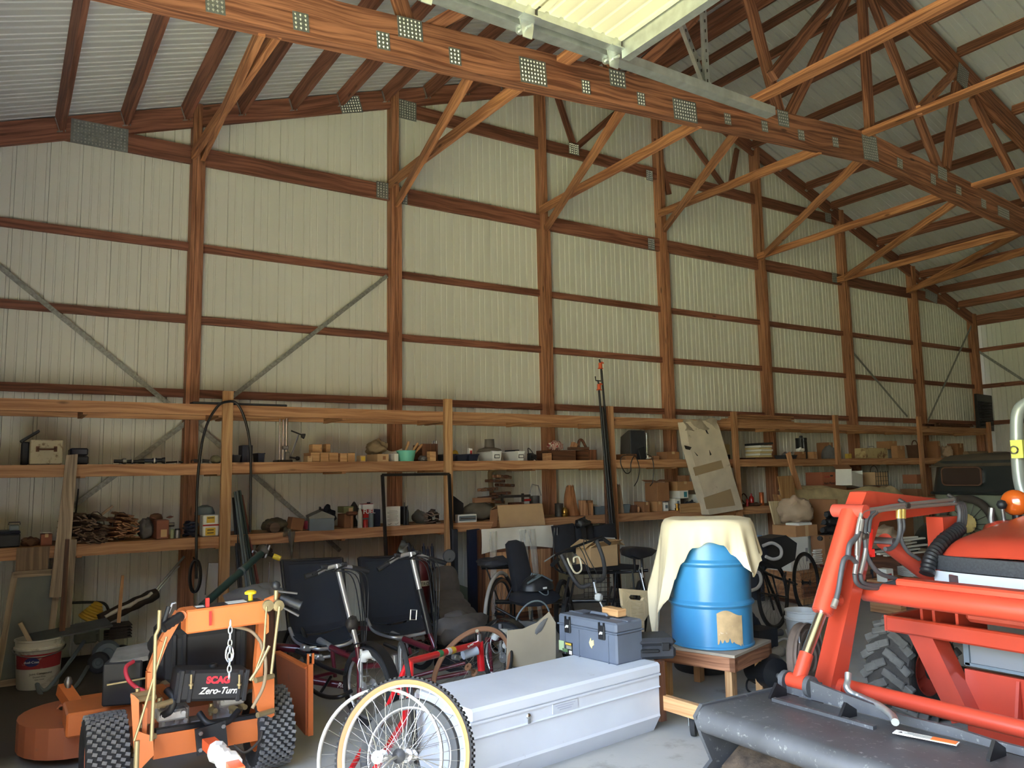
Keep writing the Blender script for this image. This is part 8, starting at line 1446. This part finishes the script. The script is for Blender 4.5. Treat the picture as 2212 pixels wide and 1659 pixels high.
# big cartons and tarp on the lower shelf at right
t1 = fbox('reddish brown printed carton on the right of the lower shelf', (1740, 1020, 1805, 1048), 7.45, .3, mat('red_tan_card', (158, 92, 64), .85), 'printed_carton', zb=ZD1+.24, mark=(.2, .75, .2, .1, M_INK)); 
for sz, tx, dz, mt in ((.05, 'Lumin', .7, M_RED), (.055, 'Auto Meter', .25, M_INK)): txt(tx, sz, t1[0], (-.05+(.05 if dz < .5 else 0), -t1[2]/2-.003, t1[3]*dz), FRONT, mt)
fbox('dark brown carton under the reddish printed carton', (1740, 1048, 1830, 1090), 7.4, .35, M_CARD2, 'wide_carton', zb=ZD1)
c = thing('open_white_box', 'open white cardboard box tilted beside the printed carton', 'box', at_y(1835, 1052, 7.35), 0, None, (0, .12, .2)); m = MB()
for x in (-.2, .2): m.box((x, 0, .13), (.008, .24, .26))
m.box((0, .12, .13), (.4, .008, .26)); m.box((0, -.12, .1), (.4, .008, .2)); m.box((0, 0, .005), (.4, .24, .008)); part(c, 'body', m, M_PAPER); m = MB(); m.box((-.26, 0, .27), (.14, .24, .006), (0, .4, 0)); part(c, 'flap', m, M_CARD2)
c.location.z = ZD1+.24
t, w, d, h = fbox('dark wire basket with papers and a hoop handle on lower shelf', (1860, 1020, 1918, 1050), 7.4, .25, M_CARD3, 'wire_basket', 'basket', zb=ZD1+.24)
m = MB()
for k in range(6): m.bar((-w/2+w*k/5, -d/2-.006, 0), (-w/2+w*k/5, -d/2-.006, h+.02), .006, .006, (0, 1, 0))
for k in range(4): m.bar((-w/2, -d/2-.006, h*k/3), (w/2, -d/2-.006, h*k/3), .006, .006)
part(t, 'wire_grid', m, M_IRON)['kind'] = 'stuff'; m = MB(); m.tube(arc((0, 0, h), (1, 0, 0), (0, 0, 1), w*.3, 0, math.pi, 12), .006, 6); part(t, 'hoop_handle', m, M_IRON)
fbox('long brown carton carrying the white box and the wire basket', (1825, 1050, 1925, 1085), 7.4, .35, M_CARD2, 'long_carton', zb=ZD1); fbox('upright brown carton left of the sixth upright', (1950, 1025, 1990, 1056), 7.4, .25, mat('red_tan_card2', (150, 96, 66), .85), 'brown_carton', zb=ZD1+.24); fbox('brown carton below the upright brown carton', (1945, 1056, 1992, 1085), 7.4, .3, M_CARD2, 'brown_carton', zb=ZD1)
TP = [(1742, 1062, 6.9), (1800, 1055, 6.85), (1860, 1060, 6.8), (1920, 1062, 6.75), (1960, 1058, 6.75), (1998, 1076, 6.75)]
def tarp(u, v):
    k = u*(len(TP)-1); i = min(int(k), len(TP)-2); f = k-i; a, b = at_y(*TP[i]), at_y(*TP[i+1]); p = a.lerp(b, f); p.y -= .0; t = v
    return V((p.x-.04*math.sin(9*u)*t, p.y+.45*(1-t)*(t < .5)+.22*(t >= .5)-.25*(t-.5)*(t >= .5)*2*.6, p.z+.03*math.sin(8*u+6*v)+.02*math.sin(23*u+3*v)+.015*math.sin(17*v)-.0*(t < .5)-(.30*(1-u)**.6+.06)*(t-.5)*2*(t >= .5)))
m = MB(); m.grid(tarp, 44, 18, .02); tag(m.build('olive_tarp', M_OLIVE, smooth=60), 'olive canvas tarp spread over the boxes behind the loader', 'tarp')
for k, (px, py) in enumerate(((1800, 1112), (1795, 1128), (1792, 1145), (1786, 1162))):
    m = MB(); m.blob((0, 0, 0), (.26, .16, .1), 80+k, .22, 16, 10, flat=False); m.tube([(-.12, -.02, 0), (-.2, -.04, .01)], .03, 8); tag(m.build('rubber_glove', M_BLACK, smooth=60, loc=at_y(px, py, 6.2)), ('top', 'second', 'third', 'lowest')[k]+' black glove of the pile behind the loader cylinder', 'glove', 'black gloves piled behind the loader')
fbox('large plain carton standing under the olive tarp', (1815, 1086, 1975, 1215), 7.02, .4, M_CARD2, 'large_carton', zb=0)
# touring bicycle behind the drum with handlebar bag and drop bars
O = V((6.0, 5.35, 0)); tb2 = thing('touring_bicycle', 'black touring bicycle with handlebar bag and pale drop bars', 'bicycle', O); YT = 5.45
c = at_y(1672, 1318, 5.4)-O; c.z = .335; wheel(tb2, c, V((.25, -1, .05)), .335, .018, M_RUBBER, None, M_BLKMET, M_DKSPOKE, n=32)
c = at_y(1745, 1310, 5.75)-O; c.z = .335; wheel(tb2, c, V((.25, -1, .05)), .335, .018, M_RUBBER, None, M_BLKMET, M_DKSPOKE, n=32)
m = MB(); q = at_y(1668, 1182, 5.35)-O; P = [at_y(*p, 5.35)-O for p in ((1640, 1180), (1650, 1162), (1680, 1155), (1704, 1172), (1700, 1208), (1664, 1228), (1640, 1212))]; m.prism([(p.x, p.z) for p in P[::-1]], (0, 0, 0), (1, 0, 0), (0, 0, 1), .2); part(tb2, 'handlebar_bag', m, M_BLACK)
tubes(tb2, 'drop_bar', mat('pale_bar_tape', (188, 186, 180), .7), [((1648, 1179, 5.2), (1668, 1173, 5.18), (1686, 1184, 5.16), (1686, 1202, 5.16), (1670, 1208, 5.18), (1654, 1202, 5.2)), ((1628, 1235, 5.3), (1640, 1238, 5.28), (1644, 1256, 5.26), (1636, 1270, 5.28), (1622, 1276, 5.3))], O, .016)
tubes(tb2, 'frame_tube', M_BLKMET, [((1636, 1222, 5.35), (1660, 1240, 5.4), (1720, 1262, 5.7), .014), ((1652, 1236, 5.4), (1690, 1330, 5.55), .016), ((1650, 1240, 5.4), (1672, 1318, 5.35), .01), ((1668, 1242, 5.4), (1690, 1328, 5.4), .009), ((1706, 1250, 5.65), (1695, 1330, 5.6), .013), ((1626, 1150, 5.35), (1634, 1225, 5.35), .012), ((1640, 1280, 5.3), (1700, 1290, 5.4), .008), ((1695, 1330, 5.6), (1745, 1330, 5.75), .01)], O)
tubes(tb2, 'cable', M_BLACK, [((1627, 1160, 5.3), (1622, 1200, 5.28), (1632, 1240, 5.3), .005), ((1690, 1250, 5.4), (1698, 1235, 5.4), (1694, 1262, 5.4), .005)], O)
cup = fbox('dark low cupboard behind the touring bicycle and drum', (1600, 1180, 1650, 1290), 6.6, .35, M_DUSTBLK, 'low_cupboard', 'cupboard', zb=0)
fbox('small white and blue printed box behind the canvas cloth', (1622, 1156, 1648, 1178), 6.65, .12, mat('blue_white_card', (120, 150, 190), .7), 'printed_box', zb=cup[3])
# white bucket, belt wheel, motor, bags under the drum
p = at_z(1745, 1421, 0); wb = thing('white_bucket', 'plain white plastic bucket with wire bail beside the tractor', 'bucket', (p.x+.1, p.y+.1, 0)); m = MB(); m.lathe(BUCK, 32); part(wb, 'body', m, mat('clean_white_plastic', (222, 226, 230), .35), 40)
a0 = math.atan2(-p.y, -p.x); m = MB(); m.tube(arc((0, 0, .3), (math.cos(a0+1.2), math.sin(a0+1.2), 0), (math.cos(a0-.37)*.5, math.sin(a0-.37)*.5, -.85), .163, 0, math.pi, 16), .0035, 6); part(wb, 'bail_handle', m, M_STEEL, 60)
p = at_z(1728, 1505, 0); bw = thing('belt_pulley_wheel', 'brown stepped pulley wheel standing before the white bucket', 'pulley', (p.x+.12, p.y+.02, 0)); A = V((.24, -.97, .06)); m = MB(); R = .24
m.lathe([(0, .03), (.05, .035), (.06, .02), (.09, .02), (.1, .035), (.125, .035), (.13, .02), (.16, .02), (.17, .035), (.195, .035), (.2, .018), (.235, .018), (.24, .035), (R, .035), (R+.004, .02), (R-.012, 0), (R+.004, -.03), (R, -.04), (0, -.04)], 44, (0, 0, R+.005), A); part(bw, 'wheel', m, mat('brown_cast_iron', (112, 96, 86), .7, .2, noise=(10, .2)), 35)
m = MB(); o_ = V((0, 0, R)); m.tube([o_+V((-.12, -.04, .2)), o_+V((-.16, -.08, -.1)), o_+V((-.17, -.09, -.14))], .013, 8); m.lathe([(0, -.02), (.035, -.02), (.035, .02), (0, .02)], 16, o_+V((-.17, -.09, -.14)), (0, 1, 0)); part(bw, 'tension_arm', m, M_STEEL, 50)
p = at_z(1670, 1500, 0); mo = thing('black_motor', 'round black motor lying on the floor right of the drum stand', 'motor', (p.x+.08, p.y+.12, 0)); m = MB(); m.lathe([(0, -.16), (.05, -.16), (.06, -.13), (.12, -.11), (.13, .08), (.11, .13), (.04, .15), (0, .15)], 22, (0, 0, .135), (-.3, -1, .0)); part(mo, 'housing', m, M_BLKMET, 40); m = MB(); m.cyl((-.05, -.15, .13), (-.08, -.24, .13), .02); part(mo, 'shaft', m, M_STEEL)
m = MB(); m.tube(smoothpath([(-.1, 0, .05), (-.22, -.02, .1), (-.26, -.05, .04), (-.18, -.12, .01), (-.05, -.2, .01)], 5), .007, 6); part(mo, 'power_cord', m, M_BLACK, 60)
m = MB(); m.bar(at_y(1655, 1420, 4.5)+V((0, 0, .0)), at_y(1686, 1436, 4.5), .04, .06); m.bar(at_y(1684, 1430, 4.5), at_y(1700, 1480, 4.45), .05, .05, (0, 1, 0)); tag(m.build('wooden_handle_frame', W_PINE), 'angled pine bracket between the drum stand and pulley wheel', 'bracket')
q = at_y(1640, 1400, 4.7); m = MB(); m.blob((0, 0, .17), (.4, .34, .36), 73, .14, 22, 14); sb_ = tag(m.build('dark_blue_bag', mat('dark_blue_nylon', (28, 40, 66), .6), smooth=60, loc=(q.x+.08, 4.95, 0)), 'dark blue bag on the floor right of the drum', 'bag')
q0 = V((q.x, 4.75, 0)); ss = thing('strap_frame', 'tangle of white strap and grey padded frame right of the drum', 'frame', (q.x, 4.72, 0))
for pts, r_ in ((((1620, 1372), (1640, 1362), (1660, 1378), (1668, 1392), (1655, 1404)), .014), (((1655, 1408), (1672, 1392), (1690, 1380), (1704, 1380), (1698, 1360)), .010), (((1640, 1392), (1662, 1370), (1688, 1366)), .03)): m = MB(); m.tube(smoothpath([at_y(*p, 4.7)-ss.location for p in pts], 6), r_, 8); part(ss, 'strap' if r_ < .02 else 'pad', m, M_WHITE if r_ < .02 else M_GREYCLOTH, 60)
m = MB(); m.blob(at_y(1672, 1408, 4.65)-ss.location, (.2, .16, .12), 5, .15, flat=False); part(ss, 'grey_pad', m, mat('pale_grey_pad', (160, 152, 138), .8), 60); m = MB(); m.box((.03, 0, .12), (.24, .2, .24)); part(ss, 'base_box', m, M_DUSTBLK)
p = at_z(1545, 1475, 0); t = thing('spare_tyre', 'black spare tyre lying under the wooden drum stand', 'tyre', (p.x+.25, p.y+.35, 0)); tyre(t, (0, 0, .075), (0, 0, 1), .24, .15, M_RUBBER, 'carcass', .5, M_GREYMET)
# vintage car at the back right, rear towards the doors
CO = V((10.5, 5.25, 0)); car = thing('vintage_car', 'old dark green sedan with soft roof parked at far right', 'car', CO); M_CARG = mat('car_dark_green', (30, 36, 36), .35, noise=(2, .1), coat=.2); M_CARL = mat('car_grey_green', (112, 116, 96), .6, noise=(3, .1)); M_TOP = mat('car_fabric_roof', (84, 74, 58), .95, noise=(4, .2))
def body(z0, z1, w0, w1, x0, x1, rb=.1):
    def fn(u, v):
        z = z0+(z1-z0)*v; w = w0+(w1-w0)*v; a = u*4; k = int(min(a, 3.999)); f = a-k; x0v = x0+.06*v
        P = [(x0v, -w), (x1, -w), (x1, w), (x0v, w)]; p, q = P[k], P[(k+1) % 4]; x, y = p[0]+(q[0]-p[0])*f, p[1]+(q[1]-p[1])*f
        dx, dy = min(x-x0v, x1-x), w-abs(y)
        if dx < rb and dy < rb:
            t = math.hypot(rb-dx, rb-dy); s_ = rb/t if t > rb else 1; x += (1 if x-x0v < x1-x else -1)*(rb-dx)*(1-s_); y -= (1 if y > 0 else -1)*(rb-dy)*(1-s_)
        return (x, y, z)
    return fn
m = MB(); m.grid(body(1.24, 1.66, .70, .64, 0, 1.9, .2), 80, 6, wrap=True); part(car, 'upper_body', m, M_CARG, 50)
m = MB(); m.grid(body(.45, 1.24, .66, .70, -.04, 2.3, .22), 80, 6, wrap=True); part(car, 'lower_body', m, M_CARL, 50)
m = MB(); m.tube([V(body(1.24, 1.25, .715, .715, -.02, 2.2, .2)(i/48, 0)) for i in range(48)], .02, 8, closed=True); part(car, 'belt_moulding', m, M_CARG, 60)
def roof_(u, v): x = .03+1.9*u; y = (v-.5)*1.32; e = min(1, min(u, 1-u)*7); g = min(1, min(v, 1-v)*7); return (x, y, 1.6+.13*math.sin(e*math.pi/2)**.7*math.sin(g*math.pi/2)**.7+.04*math.sin(math.pi*u)*math.sin(math.pi*v))
m = MB(); m.grid(roof_, 24, 24, .02); part(car, 'fabric_roof', m, M_TOP, 60)
a, b = at_x(2036, 1010, CO.x)-CO, at_x(2124, 1048, CO.x)-CO; yc, hw = (a.y+b.y)/2, abs(a.y-b.y)/2; zc_, hh = (a.z+b.z)/2, abs(a.z-b.z)/2
def rr(w, h, r, n=6): return [(sx*(w-r)+r*math.cos(t), sz*(h-r)+r*math.sin(t)) for sx, sz, t0 in ((1, 1, 0), (-1, 1, math.pi/2), (-1, -1, math.pi), (1, -1, 1.5*math.pi)) for t in [t0+math.pi/2*i/n for i in range(n+1)]]
m = MB(); m.prism(rr(hw, hh, .05), (-.0, yc, zc_), (0, 1, 0), (0, 0, 1), .06); part(car, 'rear_window', m, mat('dark_window_glass', (58, 46, 40), .08, coat=.5)); m = MB(); m.tube([(-.035, yc+x, zc_+z) for x, z in rr(hw, hh, .05)], .011, 6, closed=True); part(car, 'window_trim', m, M_LEATHER, 60)
for s_ in (-1, 1):
    m = MB(); m.grid(lambda u, v: (.35+.62*math.cos(math.pi*u), s_*(.62+.22*v), .42+.48*math.sin(math.pi*u)-.06*v*v), 20, 6, .012); part(car, 'rear_fender', m, M_CARG, 60); tyre(car, (.35, s_*.72, .36), (0, 1, 0), .36, .13, M_RUBBER, 'tyre', .6, M_CARL); tyre(car, (2.9, s_*.72, .36), (0, 1, 0), .36, .13, M_RUBBER, 'tyre', .6, M_CARL)
m = MB(); m.box((2.9, 0, .85), (1.3, 1.0, .6), b=.15); part(car, 'engine_hood', m, M_CARG, 40); m = MB(); m.box((1.5, 0, .42), (3.6, .9, .1)); part(car, 'chassis', m, M_BLKMET); m = MB(); m.tube([(-.28, -.7, .5), (-.3, 0, .5), (-.28, .7, .5)], .035, 8); m.bar((-.28, .4, .5), (.1, .4, .45), .05, .05); m.bar((-.28, -.4, .5), (.1, -.4, .45), .05, .05); part(car, 'rear_bumper', m, M_CHROME, 40)
p = at_x(2090, 1130, CO.x-.14)-CO; m = MB(); m.ring(p, (1, 0, 0), .31, .05, 36, 10); sp = part(car, 'spare_tyre', m, mat('worn_spare_rubber', (66, 58, 50), .9), 60)
m = MB(); m.lathe([(0, .05), (.05, .05), (.07, .03), (.11, .015), (.12, 0), (0, 0)], 24, p+V((-.02, 0, 0)), (-1, 0, 0)); part(car, 'spare_hub', m, mat('cream_wheel_paint', (190, 164, 100), .5, dirt=(12, .55, (120, 96, 60))), 40); m = MB()
for k in range(16): t = 2*math.pi*k/16; m.cyl(p+V((-.03, .06*math.cos(t+.3), .06*math.sin(t+.3))), p+V((0, .27*math.cos(t), .27*math.sin(t))), .005, n=5)
part(car, 'spare_spokes', m, M_IRON)['kind'] = 'stuff'; m = MB(); m.bar(p+V((.02, 0, 0)), p+V((.16, 0, 0)), .1, .1); part(car, 'spare_mount', m, M_IRON)
# ---------------------------------------------------------------- tall things in front of the shelving
def flatpoly(m, poly, Y, t, base): P = [at_y(*q, Y)-base for q in poly]; m.prism([(p.x, p.z) for p in P], (0, P[0].y, 0), (1, 0, 0), (0, 0, 1), t); return m
YK = YS-.10; o0 = at_y(1560, 1108, YK); tc_ = thing('tall_battered_carton', 'tall battered pale cardboard carton leaning left in front of the shelving', 'box', o0)
m = MB(); flatpoly(m, ((1524, 1112), (1597, 1100), (1545, 922), (1537, 908), (1472, 912), (1480, 960)), YK, .14, o0); part(tc_, 'body', m, mat('dirty_pale_cardboard', (212, 198, 176), .85, noise=(5, .1), dirt=(9, .64, (120, 98, 76))))
m = MB(); n_ = 12; a, b = at_y(1471, 918, YK)-o0, at_y(1540, 914, YK)-o0
m.grid(lambda u, v: a.lerp(b, u)+V((.02*math.sin(9*u+5*v), -.075-.015*math.sin(13*u+4*v), -.08+.14*v+.012*math.sin(17*u))), n_, 6, .01); part(tc_, 'torn_top_flap', m, mat('crumpled_grey_card', (168, 154, 134), .9, noise=(7, .2)), 40)
for q in (((1497, 1010), (1558, 994), (1563, 1011), (1502, 1028)), ((1520, 1075), (1578, 1056), (1588, 1092), (1526, 1100))): m = MB(); flatpoly(m, q, YK-.072, .003, o0); part(tc_, 'tape_band', m, mat('brown_tape', (174, 150, 116), .6))
for q in (((1522, 926), (1526, 928), (1531, 938), (1527, 936)), ((1532, 972), (1537, 982), (1534, 984)), ((1500, 976), (1508, 984), (1506, 985)), ((1478, 962), (1494, 966), (1490, 972), (1481, 970))): m = MB(); flatpoly(m, q, YK-.072, .004, o0); part(tc_, 'torn_hole', m, M_IRON)
for k, (lab, p0, p1, dy, clip) in enumerate((('tallest black pruning pole with orange clip near its tip', (1299, 800), (1332, 1180), .12, (1297, 790)), ('shorter black pruning pole with orange clip and side hook', (1294, 844), (1322, 1180), .16, (1294, 836)), ('thin plain black pole between the two pruning poles', (1301, 880), (1327, 1180), .19, None), ('brownish pole lowest and leftmost of the pole group', (1306, 985), (1312, 1180), .14, None))):
    a, b = at_y(*p0, YS-dy), at_y(*p1, YS-dy-.08); d = b-a; b = a+d*((a.z-.005)/-d.z); pp = thing('pruning_pole', lab, 'pole', b, 0, 'pruning poles leaning on the third upright')
    m = MB(); m.cyl(V(), a-b, .014 if k < 3 else .018, n=10); part(pp, 'shaft', m, M_BLACK if k < 3 else M_RUST, 40)
    if clip:
        c = at_y(*clip, YS-dy)-b; m = MB(); m.cyl(a-b, c+V((0, 0, .02)), .012, n=8); m.tube([c+V((0, 0, .02)), c+V((-.015, 0, .08))], .01, 6); part(pp, 'tip', m, M_BLACK)
        m = MB(); m.cyl(c+V((0, 0, -.03)), c+V((0, 0, .035)), .024, n=10); m.box(c+V((.03, 0, .04)), (.04, .015, .015), (0, .3, 0)); m.box(c+V((0, 0, -.035)), (.07, .02, .012)); part(pp, 'orange_clip', m, mat('orange_clip_plastic', (222, 92, 48), .5), 40)
        if k == 1: m = MB(); m.tube([c+V((.03, 0, .075)), c+V((-.05, 0, .08)), c+V((-.055, 0, .13))], .008, 6); part(pp, 'hook', m, M_BLACK)
